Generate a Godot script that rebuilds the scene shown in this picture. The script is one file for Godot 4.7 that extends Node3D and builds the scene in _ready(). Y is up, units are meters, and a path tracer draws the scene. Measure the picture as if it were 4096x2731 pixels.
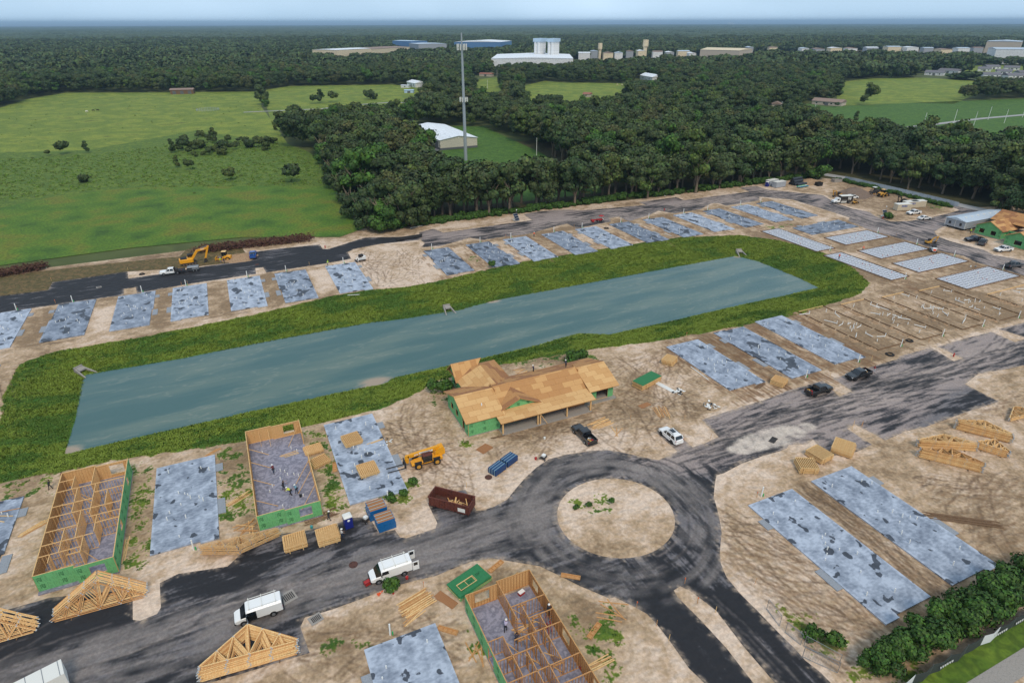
extends Node3D
# A building site seen from the air. x runs along the rows of slabs, z across them (towards the viewer), y is up; metres.

const MAP := Rect2(-75.0, -222.0, 360.0, 225.0)     # the part of the site that the ground and asphalt maps cover
const MW := 2048
const MH := 1280

var M := {}
var rng := RandomNumberGenerator.new()
var names := {}
var mesh_store := {}


func _ready():
	rng.seed = 7
	camera_and_light()
	make_materials()
	paint_site()
	build_ground()
	build_fields()
	build_slabs()
	build_houses()
	build_clubhouses()
	build_materials_on_site()
	build_vehicles()
	build_machines()
	build_site_furniture()
	build_people()
	build_far_buildings()
	build_trees()
	build_grass()


func camera_and_light():
	var cam := Camera3D.new()
	cam.name = "camera"
	cam.position = Vector3(0, 66, 0)
	cam.rotation_degrees = Vector3(-27.03, -24.5, -0.15)
	cam.fov = 57.28
	cam.near = 1.0
	cam.far = 60000.0
	add_child(cam)
	cam.current = true
	var sky_mat := ProceduralSkyMaterial.new()
	sky_mat.sky_horizon_color = Color(0.72, 0.83, 0.92)
	sky_mat.sky_top_color = Color(0.66, 0.74, 0.82)
	sky_mat.sky_curve = 0.10
	sky_mat.ground_horizon_color = Color(0.55, 0.62, 0.66)
	sky_mat.ground_bottom_color = Color(0.2, 0.22, 0.18)
	sky_mat.sky_energy_multiplier = 1.0
	sky_mat.sky_cover = cloud_cover()
	sky_mat.sky_cover_modulate = Color(1, 1, 1, 1)
	var sky := Sky.new()
	sky.sky_material = sky_mat
	var env := Environment.new()
	env.background_mode = Environment.BG_SKY
	env.sky = sky
	env.tonemap_mode = Environment.TONE_MAPPER_LINEAR
	env.tonemap_exposure = 1.22
	env.sdfgi_enabled = true
	env.ssao_enabled = true
	env.ssil_enabled = true
	env.fog_enabled = true
	env.fog_density = 0.00007
	env.fog_light_color = Color(0.74, 0.88, 1.0)
	var we := WorldEnvironment.new()
	we.name = "surroundings"
	we.environment = env
	add_child(we)
	var sun := DirectionalLight3D.new()
	sun.name = "sun"
	sun.light_energy = 0.5
	sun.light_angular_distance = 16.0
	sun.light_color = Color(1.0, 0.95, 0.88)
	sun.shadow_enabled = true
	sun.rotation_degrees = Vector3(-50, -8, 0)
	add_child(sun)


func cloud_cover() -> Texture2D:
	# thin, soft overcast: a few paler streaks of cloud
	var im := Image.create(1024, 512, false, Image.FORMAT_RGBAF)
	var n := FastNoiseLite.new()
	n.seed = 5
	n.frequency = 0.9
	n.fractal_octaves = 5
	for y in 260:
		var lat := (0.5 - y / 512.0) * PI
		for x in 1024:
			var lon := x / 1024.0 * TAU
			var p := Vector3(cos(lat) * sin(lon), sin(lat) * 2.6, cos(lat) * cos(lon)) * 2.2
			var a := clampf(n.get_noise_3dv(p) * 0.8 + 0.05, 0.0, 1.0)
			im.set_pixel(x, y, Color(0.20 * a, 0.22 * a, 0.24 * a, 1.0))
	return ImageTexture.create_from_image(im)


# ---------------------------------------------------------------- small tools

class Geo:
	var v := PackedVector3Array()
	var n := PackedVector3Array()
	var c := PackedColorArray()
	var uv := PackedVector2Array()
	var col := Color.WHITE
	var T := Transform3D()

	func tri(p0: Vector3, p1: Vector3, p2: Vector3):
		# counter-clockwise seen from outside
		var a := T * p0
		var b := T * p1
		var d := T * p2
		var m := (b - a).cross(d - a).normalized()
		for p in [a, d, b]:
			v.append(p)
			n.append(m)
			c.append(col)
			uv.append(Vector2(p.x, p.z))

	func quad(a: Vector3, b: Vector3, d: Vector3, e: Vector3):
		tri(a, b, d)
		tri(a, d, e)

	func box(at: Vector3, size: Vector3, basis := Basis()):
		var h := size * 0.5
		var p := []
		for i in 8:
			p.append(at + basis * Vector3(h.x * (1 if i & 1 else -1), h.y * (1 if i & 2 else -1), h.z * (1 if i & 4 else -1)))
		quad(p[0], p[2], p[3], p[1])
		quad(p[4], p[5], p[7], p[6])
		quad(p[0], p[4], p[6], p[2])
		quad(p[1], p[3], p[7], p[5])
		quad(p[0], p[1], p[5], p[4])
		quad(p[2], p[6], p[7], p[3])

	func bb(x0: float, x1: float, y0: float, y1: float, z0: float, z1: float):
		box(Vector3(x0 + x1, y0 + y1, z0 + z1) * 0.5, Vector3(x1 - x0, y1 - y0, z1 - z0))

	func beam(a: Vector3, b: Vector3, w: float, h: float):
		var z := (b - a)
		var l := z.length()
		if l < 0.0001:
			return
		z /= l
		var up := Vector3.UP if absf(z.y) < 0.99 else Vector3.RIGHT
		var x := up.cross(z).normalized()
		box((a + b) * 0.5, Vector3(w, h, l), Basis(x, z.cross(x), z))

	func tube(a: Vector3, b: Vector3, r0: float, r1: float, sides := 8):
		var z := (b - a).normalized()
		var up := Vector3.UP if absf(z.y) < 0.9 else Vector3.RIGHT
		var x := up.cross(z).normalized()
		var y := z.cross(x)
		for i in sides:
			var t0 := TAU * i / sides
			var t1 := TAU * (i + 1) / sides
			var d0 := x * cos(t0) + y * sin(t0)
			var d1 := x * cos(t1) + y * sin(t1)
			quad(a + d0 * r0, a + d1 * r0, b + d1 * r1, b + d0 * r1)
			tri(b, b + d0 * r1, b + d1 * r1)
			tri(a, a + d1 * r0, a + d0 * r0)

	func path(pts: Array, r: float, sides := 6):
		for i in pts.size() - 1:
			tube(pts[i], pts[i + 1], r, r, sides)

	# a polygon in x, y pulled from z0 to z1; taper narrows the z1 and z0 faces' edge (a chamfer)
	func prism(poly: PackedVector2Array, z0: float, z1: float):
		if Geometry2D.is_polygon_clockwise(poly):
			poly = poly.duplicate()
			poly.reverse()
		var ix := Geometry2D.triangulate_polygon(poly)
		for i in range(0, ix.size(), 3):
			var a := poly[ix[i]]
			var b := poly[ix[i + 1]]
			var d := poly[ix[i + 2]]
			if (b - a).cross(d - a) < 0:
				var t := b
				b = d
				d = t
			tri(Vector3(a.x, a.y, z1), Vector3(b.x, b.y, z1), Vector3(d.x, d.y, z1))
			tri(Vector3(a.x, a.y, z0), Vector3(d.x, d.y, z0), Vector3(b.x, b.y, z0))
		var s := poly.size()
		for i in s:
			var a := poly[i]
			var b := poly[(i + 1) % s]
			quad(Vector3(a.x, a.y, z0), Vector3(b.x, b.y, z0), Vector3(b.x, b.y, z1), Vector3(a.x, a.y, z1))

	# rings of the same number of points, joined and capped
	func loft(rings: Array):
		var mid := Vector3.ZERO
		var cnt := 0
		for r in rings:
			for p in r:
				mid += p
				cnt += 1
		mid /= cnt
		var m: int = rings[0].size()
		for k in rings.size() - 1:
			for i in m:
				var a: Vector3 = rings[k][i]
				var b: Vector3 = rings[k][(i + 1) % m]
				var d: Vector3 = rings[k + 1][(i + 1) % m]
				var e: Vector3 = rings[k + 1][i]
				quad(a, b, d, e)
		for i in range(1, m - 1):
			tri(rings[0][0], rings[0][i + 1], rings[0][i])
			var L: Array = Array(rings[-1])
			tri(L[0], L[i], L[i + 1])

	func mesh() -> ArrayMesh:
		var arr := []
		arr.resize(Mesh.ARRAY_MAX)
		arr[Mesh.ARRAY_VERTEX] = v
		arr[Mesh.ARRAY_NORMAL] = n
		arr[Mesh.ARRAY_COLOR] = c
		arr[Mesh.ARRAY_TEX_UV] = uv
		var am := ArrayMesh.new()
		if v.size():
			am.add_surface_from_arrays(Mesh.PRIMITIVE_TRIANGLES, arr)
		return am


func numbered(s: String) -> String:
	var k: int = names.get(s, 0)
	names[s] = k + 1
	return s if k == 0 else "%s_%03d" % [s, k]


func thing(called: String, label: String, category: String, at := Vector3.ZERO, turn := 0.0, group := "") -> Node3D:
	var o := Node3D.new()
	o.name = numbered(called)
	add_child(o)
	o.position = at
	o.rotation.y = turn
	tag(o, label, category, group)
	return o


func tag(o: Node, label: String, category: String, group := ""):
	o.set_meta("kind", "thing")
	o.set_meta("label", label)
	o.set_meta("category", category)
	if group:
		o.set_meta("group", group)


# a part (or, without a parent, a whole thing) of one mesh
func part(parent: Node, called: String, g, m: Material, at := Vector3.ZERO, turn := Vector3.ZERO) -> MeshInstance3D:
	var o := MeshInstance3D.new()
	o.mesh = g.mesh() if g is Geo else g
	o.material_override = m
	if parent == null:
		o.name = numbered(called)
		add_child(o)
	else:
		o.name = called
		parent.add_child(o, true)
	o.position = at
	o.rotation = turn
	return o


func structure(called: String, g, m: Material) -> MeshInstance3D:
	var o := part(null, called, g, m)
	o.set_meta("kind", "structure")
	return o


func dup(o: Node3D, at: Vector3, turn: float, label := "", group := "") -> Node3D:
	var d: Node3D = o.duplicate()
	var base := String(o.name)
	if base.length() > 4 and base[-4] == "_" and base.right(3).is_valid_int():
		base = base.left(-4)
	d.name = numbered(base)
	add_child(d)
	d.position = at
	d.rotation.y = turn
	if label:
		d.set_meta("label", label)
	if group:
		d.set_meta("group", group)
	return d


func P2(a: Array) -> PackedVector2Array:
	var p := PackedVector2Array()
	for i in range(0, a.size() - 1, 2):
		p.append(Vector2(a[i], a[i + 1]))
	return p


func R(a: float, b: float) -> float:
	return rng.randf_range(a, b)


# a flat sheet over a polygon on the ground
func sheet(poly: PackedVector2Array, y: float) -> Geo:
	var g := Geo.new()
	var ix := Geometry2D.triangulate_polygon(poly)
	for i in range(0, ix.size(), 3):
		var a := poly[ix[i]]
		var b := poly[ix[i + 1]]
		var d := poly[ix[i + 2]]
		if (b - a).cross(d - a) > 0:
			var t := b
			b = d
			d = t
		g.tri(Vector3(a.x, y, a.y), Vector3(b.x, y, b.y), Vector3(d.x, y, d.y))
	return g


# ---------------------------------------------------------------- materials

func ntex(seed_: int, freq: float, ramp: Array, size := 512, octaves := 4, type := FastNoiseLite.TYPE_SIMPLEX_SMOOTH, stretch := Vector2.ONE) -> Texture2D:
	var n := FastNoiseLite.new()
	n.seed = seed_
	n.noise_type = type
	n.frequency = freq
	n.fractal_octaves = octaves
	var g := Gradient.new()
	g.offsets = PackedFloat32Array()
	var offs := PackedFloat32Array()
	var cols := PackedColorArray()
	for i in ramp.size():
		offs.append(float(i) / (ramp.size() - 1))
		cols.append(ramp[i])
	g.offsets = offs
	g.colors = cols
	var t := NoiseTexture2D.new()
	t.width = int(size * stretch.x)
	t.height = int(size * stretch.y)
	t.seamless = true
	t.noise = n
	t.color_ramp = g
	return t


func nrm(seed_: int, freq: float, strength: float, size := 512, octaves := 4) -> Texture2D:
	var n := FastNoiseLite.new()
	n.seed = seed_
	n.frequency = freq
	n.fractal_octaves = octaves
	var t := NoiseTexture2D.new()
	t.width = size
	t.height = size
	t.seamless = true
	t.as_normal_map = true
	t.bump_strength = strength
	t.noise = n
	return t


func mat(key: String, color: Color, rough := 0.8, metal := 0.0, tex: Texture2D = null, scale := 1.0, world := false) -> StandardMaterial3D:
	var m := StandardMaterial3D.new()
	m.resource_name = key
	m.albedo_color = color
	m.roughness = rough
	m.metallic = metal
	if tex:
		m.albedo_texture = tex
		m.uv1_triplanar = true
		m.uv1_world_triplanar = world
		m.uv1_scale = Vector3.ONE * scale
	M[key] = m
	return m


func c8(r: float, g: float, b: float) -> Color:
	return Color(r / 255.0, g / 255.0, b / 255.0)


func make_materials():
	var grain := ntex(11, 0.02, [c8(205, 205, 205), c8(255, 255, 255), c8(225, 220, 215)], 256)
	var wood := ntex(12, 0.012, [c8(190, 180, 165), c8(255, 250, 240), c8(225, 205, 180), c8(255, 255, 255)], 256, 3, FastNoiseLite.TYPE_SIMPLEX, Vector2(1, 1))
	var flakes := ntex(13, 0.09, [c8(150, 135, 115), c8(225, 215, 200), c8(255, 250, 240), c8(200, 180, 155)], 512, 2, FastNoiseLite.TYPE_CELLULAR)
	mat("lumber", c8(234, 198, 146), 0.85, 0, wood, 0.9)
	mat("lumber_pale", c8(236, 208, 158), 0.85, 0, wood, 0.8)
	mat("lumber_dark", c8(204, 158, 108), 0.85, 0, wood, 0.9)
	mat("lumber_grey", c8(122, 98, 76), 0.9, 0, wood, 0.9)
	mat("osb", c8(220, 176, 122), 0.9, 0, flakes, 0.35)
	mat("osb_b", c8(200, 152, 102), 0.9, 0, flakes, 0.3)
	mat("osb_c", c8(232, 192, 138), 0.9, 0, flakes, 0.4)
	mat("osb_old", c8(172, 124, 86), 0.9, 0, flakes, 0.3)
	mat("sheathing", c8(110, 182, 118), 0.75, 0, grain, 0.5)
	mat("sheathing_b", c8(118, 190, 124), 0.75, 0, grain, 0.4)
	mat("print", c8(30, 84, 48), 0.8)
	mat("sheathing_dark", c8(44, 122, 72), 0.7, 0, grain, 0.4)
	mat("strip_tape", c8(38, 62, 45), 0.7)
	mat("concrete", c8(158, 152, 145), 0.9, 0, grain, 0.6)
	mat("concrete_pad", c8(150, 155, 162), 0.85, 0, grain, 0.5)
	mat("concrete_floor", c8(176, 173, 184), 0.8, 0, ntex(14, 0.01, [c8(150, 150, 155), c8(225, 225, 230), c8(170, 172, 180), c8(255, 255, 255)], 512, 5), 0.12)
	mat("pvc", c8(232, 232, 228), 0.5)
	mat("green_plastic", c8(40, 165, 90), 0.5)
	mat("white_paint", c8(236, 236, 234), 0.3).clearcoat_enabled = true
	mat("off_white", c8(224, 222, 214), 0.6)
	mat("black_paint", c8(11, 11, 13), 0.2).clearcoat_enabled = true
	mat("grey_paint", c8(72, 76, 82), 0.3).clearcoat_enabled = true
	mat("navy_paint", c8(24, 28, 44), 0.25).clearcoat_enabled = true
	mat("blue_paint", c8(28, 84, 160), 0.3).clearcoat_enabled = true
	mat("glass", c8(18, 24, 30), 0.06)
	M.glass.metallic_specular = 0.7
	mat("tyre", c8(26, 26, 27), 0.9)
	mat("rim", c8(150, 152, 155), 0.4, 0.7)
	mat("rim_dark", c8(48, 48, 50), 0.4, 0.5)
	mat("black_plastic", c8(28, 28, 30), 0.7)
	mat("red_light", c8(150, 20, 22), 0.3)
	mat("lamp_glass", c8(215, 220, 225), 0.15)
	mat("amber", c8(220, 130, 40), 0.4)
	mat("yellow", c8(236, 164, 24), 0.45, 0, grain, 0.4)
	mat("yellow_dusty", c8(206, 152, 58), 0.6, 0, grain, 0.4)
	mat("steel", c8(140, 144, 148), 0.5, 0.5)
	mat("galvanised", c8(164, 172, 178), 0.55, 0.25)
	mat("dark_steel", c8(58, 54, 52), 0.7, 0.2)
	mat("rust", c8(104, 56, 44), 0.85, 0, ntex(15, 0.02, [c8(140, 120, 115), c8(255, 245, 240), c8(190, 165, 155)], 256), 0.3)
	mat("rust_inside", c8(92, 62, 54), 0.9, 0, ntex(16, 0.02, [c8(120, 115, 110), c8(255, 245, 240), c8(200, 190, 190)], 256), 0.3)
	mat("blue_wrap", c8(16, 98, 158), 0.5, 0, grain, 0.6)
	mat("blue_wrap_dark", c8(20, 62, 112), 0.55, 0, grain, 0.6)
	mat("strap", c8(150, 185, 190), 0.6)
	mat("toilet_blue", c8(26, 38, 122), 0.5)
	mat("red", c8(170, 36, 34), 0.5)
	mat("orange_cone", c8(235, 92, 40), 0.6)
	mat("teal", c8(60, 150, 150), 0.6)
	mat("dark_print", c8(30, 34, 40), 0.7)
	mat("white_print", c8(235, 235, 232), 0.7)
	mat("bark", c8(148, 134, 116), 0.95, 0, ntex(17, 0.03, [c8(150, 145, 140), c8(255, 250, 245)], 128), 0.7)
	mat("trailer_grey", c8(160, 165, 172), 0.6, 0, grain, 0.5)
	mat("trailer_roof", c8(190, 204, 218), 0.5, 0, grain, 0.4)
	mat("tan_metal", c8(206, 200, 184), 0.7, 0, grain, 0.2)
	mat("wainscot", c8(92, 95, 98), 0.7)
	mat("white_roof", c8(238, 243, 248), 0.55, 0, grain, 0.05)
	mat("white_wall", c8(226, 228, 228), 0.7, 0, grain, 0.05)
	mat("pale_blue_wall", c8(176, 200, 220), 0.7)
	mat("cream_wall", c8(226, 210, 178), 0.8, 0, grain, 0.05)
	mat("blue_wall", c8(84, 124, 168), 0.7)
	mat("brown_roof", c8(150, 128, 116), 0.9, 0, grain, 0.4)
	mat("grey_roof", c8(118, 116, 122), 0.9, 0, grain, 0.4)
	mat("stucco", c8(196, 184, 168), 0.9, 0, grain, 0.4)
	mat("brick_red", c8(150, 100, 84), 0.9)
	mat("container", c8(212, 200, 176), 0.7, 0, grain, 0.3)
	mat("silver_box", c8(176, 182, 190), 0.6, 0.1, grain, 0.3)
	mat("solar", c8(22, 30, 52), 0.2)
	mat("drain_pipe", c8(52, 58, 66), 0.7)
	mat("fence_fabric", c8(186, 192, 198), 0.85, 0, grain, 0.3)
	mat("banner", c8(56, 64, 62), 0.8, 0, grain, 0.3)
	mat("banner_white", c8(212, 216, 216), 0.8)
	mat("hi_vis", c8(190, 225, 40), 0.7)
	mat("hat_white", c8(235, 235, 230), 0.4)
	mat("skin", c8(150, 105, 80), 0.7)
	var vc := mat("painted", Color.WHITE, 0.8)
	vc.vertex_color_use_as_albedo = true
	# leaves: the mesh holds each clump's own tone
	for f in [["leaf_oak", c8(214, 220, 196)], ["leaf_deep", c8(184, 204, 180)], ["leaf_fresh", c8(240, 250, 180)], ["leaf_grey", c8(236, 238, 230)], ["leaf_olive", c8(244, 240, 190)], ["leaf_bush", c8(206, 255, 150)], ["leaf_scrub", c8(236, 255, 150)], ["leaf_dry", c8(255, 228, 214)]]:
		var m := mat(f[0], f[1], 0.75)
		m.vertex_color_use_as_albedo = true
		m.backlight_enabled = true
		m.backlight = Color(0.05, 0.07, 0.02)
	var rubble := mat("dirt", c8(176, 148, 118), 0.95, 0, ntex(18, 0.03, [c8(150, 140, 130), c8(255, 250, 245), c8(200, 190, 180)], 256, 5), 0.25)
	rubble.normal_enabled = true
	rubble.normal_texture = nrm(19, 0.05, 6.0, 256)
	mat("dirt_grey", c8(128, 112, 100), 0.95, 0, rubble.albedo_texture, 0.3)
	mat("plastic_sheet", c8(222, 224, 230), 0.35, 0, ntex(20, 0.02, [c8(205, 208, 215), c8(255, 255, 255), c8(220, 222, 230)], 256), 0.4)
	for k in 8:
		var s := StandardMaterial3D.new()
		s.resource_name = "slab_concrete"
		s.albedo_texture = slab_texture(k)
		s.roughness = 0.55
		M["slab%d" % k] = s
	# the pond: turbid, teal, with thin bands of scum
	var water := mat("water", Color.WHITE, 0.14)
	water.metallic_specular = 0.5
	water.albedo_texture = pond_texture()
	var wind := ntex(33, 0.012, [Color(0.45, 0.45, 0.45), Color(0.9, 0.9, 0.9), Color(0.6, 0.6, 0.6), Color(1, 1, 1)], 512, 3)
	water.roughness = 0.3
	water.roughness_texture = wind
	water.normal_enabled = true
	water.normal_scale = 0.25
	water.normal_texture = nrm(32, 0.11, 2.0, 1024, 5)


# wet, mottled concrete: pale cured skin, blue-grey damp and outlined puddle stains
func slab_texture(k: int) -> Texture2D:
	var w := 288
	var h := 768
	var a := FastNoiseLite.new()
	a.seed = 100 + k
	a.frequency = 0.012
	a.fractal_octaves = 4
	var b := FastNoiseLite.new()
	b.seed = 200 + k
	b.frequency = 0.05
	b.fractal_octaves = 4
	var p := FastNoiseLite.new()
	p.seed = 300 + k
	p.frequency = [0.0075, 0.006, 0.009, 0.007, 0.0105, 0.0065, 0.0085, 0.0055][k]
	p.fractal_octaves = 3
	var im := Image.create(w, h, false, Image.FORMAT_RGB8)
	var wet: float = [0.36, 0.30, 0.42, 0.29, 0.44, 0.36, 0.33, 0.40][k]
	var tone: float = [0.16, -0.14, 0.20, 0.0, 0.10, -0.22, 0.24, -0.06][k]
	for y in h:
		for x in w:
			var q := a.get_noise_2d(x * 1.0, y * 0.7) * 0.9 + b.get_noise_2d(x * 0.6, y) * 0.55
			var e := minf(minf(x, w - 1 - x), minf(y, h - 1 - y)) / 14.0
			var light := clampf(0.56 + q * 0.55 + tone + (0.22 * (1.0 - e) if e < 1.0 else 0.0), 0.0, 1.0)
			var c := Color(0.33, 0.365, 0.425).lerp(Color(0.70, 0.735, 0.79), light)
			var st := p.get_noise_2d(x, y * 0.8) + 0.06 * b.get_noise_2d(x * 2.0, y * 2.0)
			c = c.lerp(Color(0.22, 0.24, 0.275).lerp(Color(0.30, 0.32, 0.36), clampf(q + 0.5, 0, 1)), smoothstep(wet - 0.035, wet + 0.02, st))
			im.set_pixel(x, y, c)
	return ImageTexture.create_from_image(im)


# turbid water: drifting bands of silt, thin scum lines and sandy shoals that break the surface colour
func pond_texture() -> Texture2D:
	var w := 1024
	var h := 224
	var n := FastNoiseLite.new()
	n.seed = 31
	n.frequency = 0.012
	n.fractal_octaves = 5
	var im := Image.create(w, h, false, Image.FORMAT_RGB8)
	for y in h:
		for x in w:
			var a := n.get_noise_2d(x * 0.35 + y * 0.5, y * 1.6)
			var b := n.get_noise_2d(x * 0.8 + 900.0, y * 2.6)
			var c := Color(0.235, 0.37, 0.36).lerp(Color(0.36, 0.44, 0.40), clampf(a * 1.3 + 0.42, 0, 1))
			var scum := 1.0 - absf(b + a * 0.4) * 14.0
			if scum > 0.0 and a > -0.05:
				c = c.lerp(Color(0.50, 0.52, 0.47), scum * 0.5)
			var u := -36.0 + 186.0 * x / w
			var v := -147.0 + 35.0 * y / h
			for s in [[-34.5, -114.5, 2.6], [20.5, -114.3, 4.4], [59.5, -144.6, 2.6], [146.0, -144.5, 2.2]]:
				var d: float = Vector2(u - s[0], (v - s[1]) * 1.5).length() / s[2] + b * 0.9
				if d < 1.0:
					c = c.lerp(Color(0.66, 0.57, 0.48), clampf((1.0 - d) * 1.6, 0.0, 0.9))
			im.set_pixel(x, y, c)
	return ImageTexture.create_from_image(im)


# ---------------------------------------------------------------- the site's ground

var asphalt := []
var holes := []
var pond := PackedVector2Array()
var bank := PackedVector2Array()
const WATER_Y := -1.5


func outlines():
	pond = P2([-34.7, -113.8, -34.6, -126.1, -35.3, -144.4, -16.2, -144.0, 4.5, -144.7, 26.6, -144.7, 35.8, -143.3, 41.5, -143.0, 50.3, -142.5, 55.8, -143.8, 61.2, -144.5, 100.7, -144.9, 145.9, -145.3, 148.6, -138.5, 148.9, -122.9, 148.3, -114.5, 133.1, -114.2, 119.3, -114.4, 97.4, -113.9, 77.9, -113.9, 71.6, -117.6, 65.3, -117.1, 60.3, -116.4, 40.3, -115.6, 24.5, -115.6, 22.1, -113.8, 17.7, -114.4, -5.2, -114.7, -22.5, -114.2])
	bank = P2([-44.2, -105.2, -46.9, -129.3, -48.4, -140.3, -48.2, -153.1, -42.0, -156.9, -27.1, -156.6, -8.2, -157.9, 6.4, -159.8, 20.3, -163.0, 32.1, -162.6, 40.3, -160.6, 50.7, -161.2, 76.1, -165.5, 110.6, -165.5, 138.7, -165.3, 159.4, -158.3, 167.2, -148.2, 170.8, -135.0, 167.2, -118.9, 160.8, -108.2, 151.4, -103.8, 137.3, -102.2, 125.3, -101.1, 107.7, -102.0, 86.7, -103.4, 69.6, -106.5, 50.9, -108.4, 40.8, -108.8, 31.7, -107.7, 24.2, -104.1, 19.5, -102.8, 9.5, -102.5, -5.7, -102.5, -15.5, -103.8, -24.2, -105.5, -35.1, -106.3, -42.2, -106.6])
	# near road with its parking bays, the roundabout and the entry drive
	var near := P2([-47.5, -76.9, -39.5, -76.7, -30.8, -76.6, -21.2, -73.6, -20.8, -68.3, -20.0, -67.8, -18.1, -68.0, -17.7, -68.9, -18.0, -73.3, -15.8, -74.0, -9.7, -72.6, -5.1, -76.7, 0.3, -75.2, 5.7, -74.7, 7.4, -75.0, 10.1, -74.2, 10.6, -70.2, 12.9, -69.8, 13.2, -68.0, 14.0, -67.5, 18.4, -67.6, 19.0, -68.6, 19.0, -73.3, 21.8, -74.2, 25.4, -73.8, 25.4, -71.1, 25.2, -68.6, 26.3, -68.2, 28.2, -68.3, 30.5, -68.9, 32.9, -70.7, 35.3, -72.4, 38.3, -74.1, 41.0, -75.1, 44.2, -75.0, 48.9, -74.1, 51.4, -73.1, 53.0, -71.9, 54.7, -70.1, 56.4, -68.4, 57.8, -67.1, 62.2, -67.7, 62.3, -74.0, 64.9, -74.6, 65.4, -70.1, 65.4, -67.6, 68.2, -67.6, 71.6, -68.1, 72.4, -73.7, 79.4, -73.9, 89.5, -74.0, 95.1, -74.7, 99.2, -74.6, 104.6, -74.5, 102.4, -68.7, 106.4, -69.1, 107.2, -74.4, 111.0, -74.1, 119.5, -74.4, 126.9, -74.4, 128.8, -75.1, 133.7, -75.0, 138.9, -74.9, 137.9, -71.1, 137.2, -68.6, 140.1, -68.6, 140.6, -71.7, 140.6, -74.6, 150.1, -74.6, 159.8, -74.2, 159.4, -71.1, 159.0, -68.6, 163.9, -68.6, 163.1, -72.7, 162.7, -74.4, 172.0, -74.1, 183.6, -73.7, 193.0, -72.8, 169.2, -58.4, 148.9, -61.1, 145.5, -61.4, 136.4, -62.9, 129.8, -61.4, 129.4, -58.1, 129.1, -54.4, 120.1, -54.7, 108.1, -54.7, 103.4, -55.3, 97.8, -54.9, 97.6, -55.0, 97.4, -57.8, 97.0, -60.6, 94.5, -60.3, 94.4, -55.0, 90.3, -54.7, 84.8, -55.7, 86.2, -60.4, 84.2, -59.9, 81.1, -61.1, 80.1, -60.5, 78.4, -60.4, 74.7, -60.6, 69.9, -60.5, 65.5, -59.8, 64.0, -59.9, 62.1, -58.1, 60.0, -55.9, 58.7, -53.6, 57.3, -51.4, 55.9, -49.4, 53.2, -46.7, 51.8, -44.9, 50.9, -42.8, 50.6, -39.9, 50.7, -36.9, 50.7, -33.6, 50.8, -31.1, 50.7, -29.4, 51.1, -27.4, 51.1, -25.6, 51.4, -20.3, 37.7, -26.6, 38.2, -32.0, 37.8, -34.2, 38.0, -38.2, 38.0, -40.5, 37.8, -42.3, 36.9, -44.0, 35.5, -46.2, 34.8, -46.3, 32.3, -49.7, 30.9, -52.0, 29.1, -54.8, 26.2, -57.0, 23.7, -58.9, 20.7, -59.5, 15.6, -59.2, 13.3, -59.5, 9.3, -59.9, 6.3, -59.6, 1.9, -59.5, -1.3, -59.7, -2.0, -58.5, -1.5, -54.4, -8.7, -54.9, -14.1, -55.4, -14.6, -52.3, -38.9, -55.9, -60.9, -70.6])
	var island := PackedVector2Array()
	for i in 40:
		var t := TAU * i / 40
		island.append(Vector2(43.9 + 8.9 * cos(t), -58.9 + 8.4 * sin(t)))
	var median := P2([43.1, -43.9, 44.3, -44.1, 45.0, -43.0, 46.0, -39.1, 45.5, -33.8, 45.4, -28.7, 45.3, -24.5, 42.7, -25.7, 43.2, -29.7, 43.5, -34.4, 43.3, -38.7, 42.9, -42.8])
	asphalt = [near]
	holes = [island, median]
	# far road: fresh black at its left end, dusty along the wood, and the drive down the right side
	var far_black := P2([-74.5, -200.7, -61.5, -200.9, -50.5, -200.5, -50.5, -206.9, -31.6, -207.7, -30.9, -201.2, -22.5, -201.3, -10.9, -202.8, 1.8, -203.2, 2.1, -204.8, 2.7, -210.9, 11.9, -210.9, 24.9, -209.6, 25.0, -204.8, 26.3, -203.6, 29.8, -205.2, 36.0, -208.6, 40.4, -210.8, 58.0, -204.0, 56.9, -200.2, 47.0, -201.3, 42.3, -201.5, 34.1, -199.9, 31.8, -197.8, 31.5, -190.8, 23.4, -189.9, 6.0, -189.3, 5.6, -194.4, 3.4, -194.7, 3.2, -189.5, -15.4, -188.9, -27.9, -187.6, -28.4, -192.6, -31.3, -192.5, -31.1, -187.7, -58.8, -187.5, -71.1, -187.6])
	asphalt.append(far_black)
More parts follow.
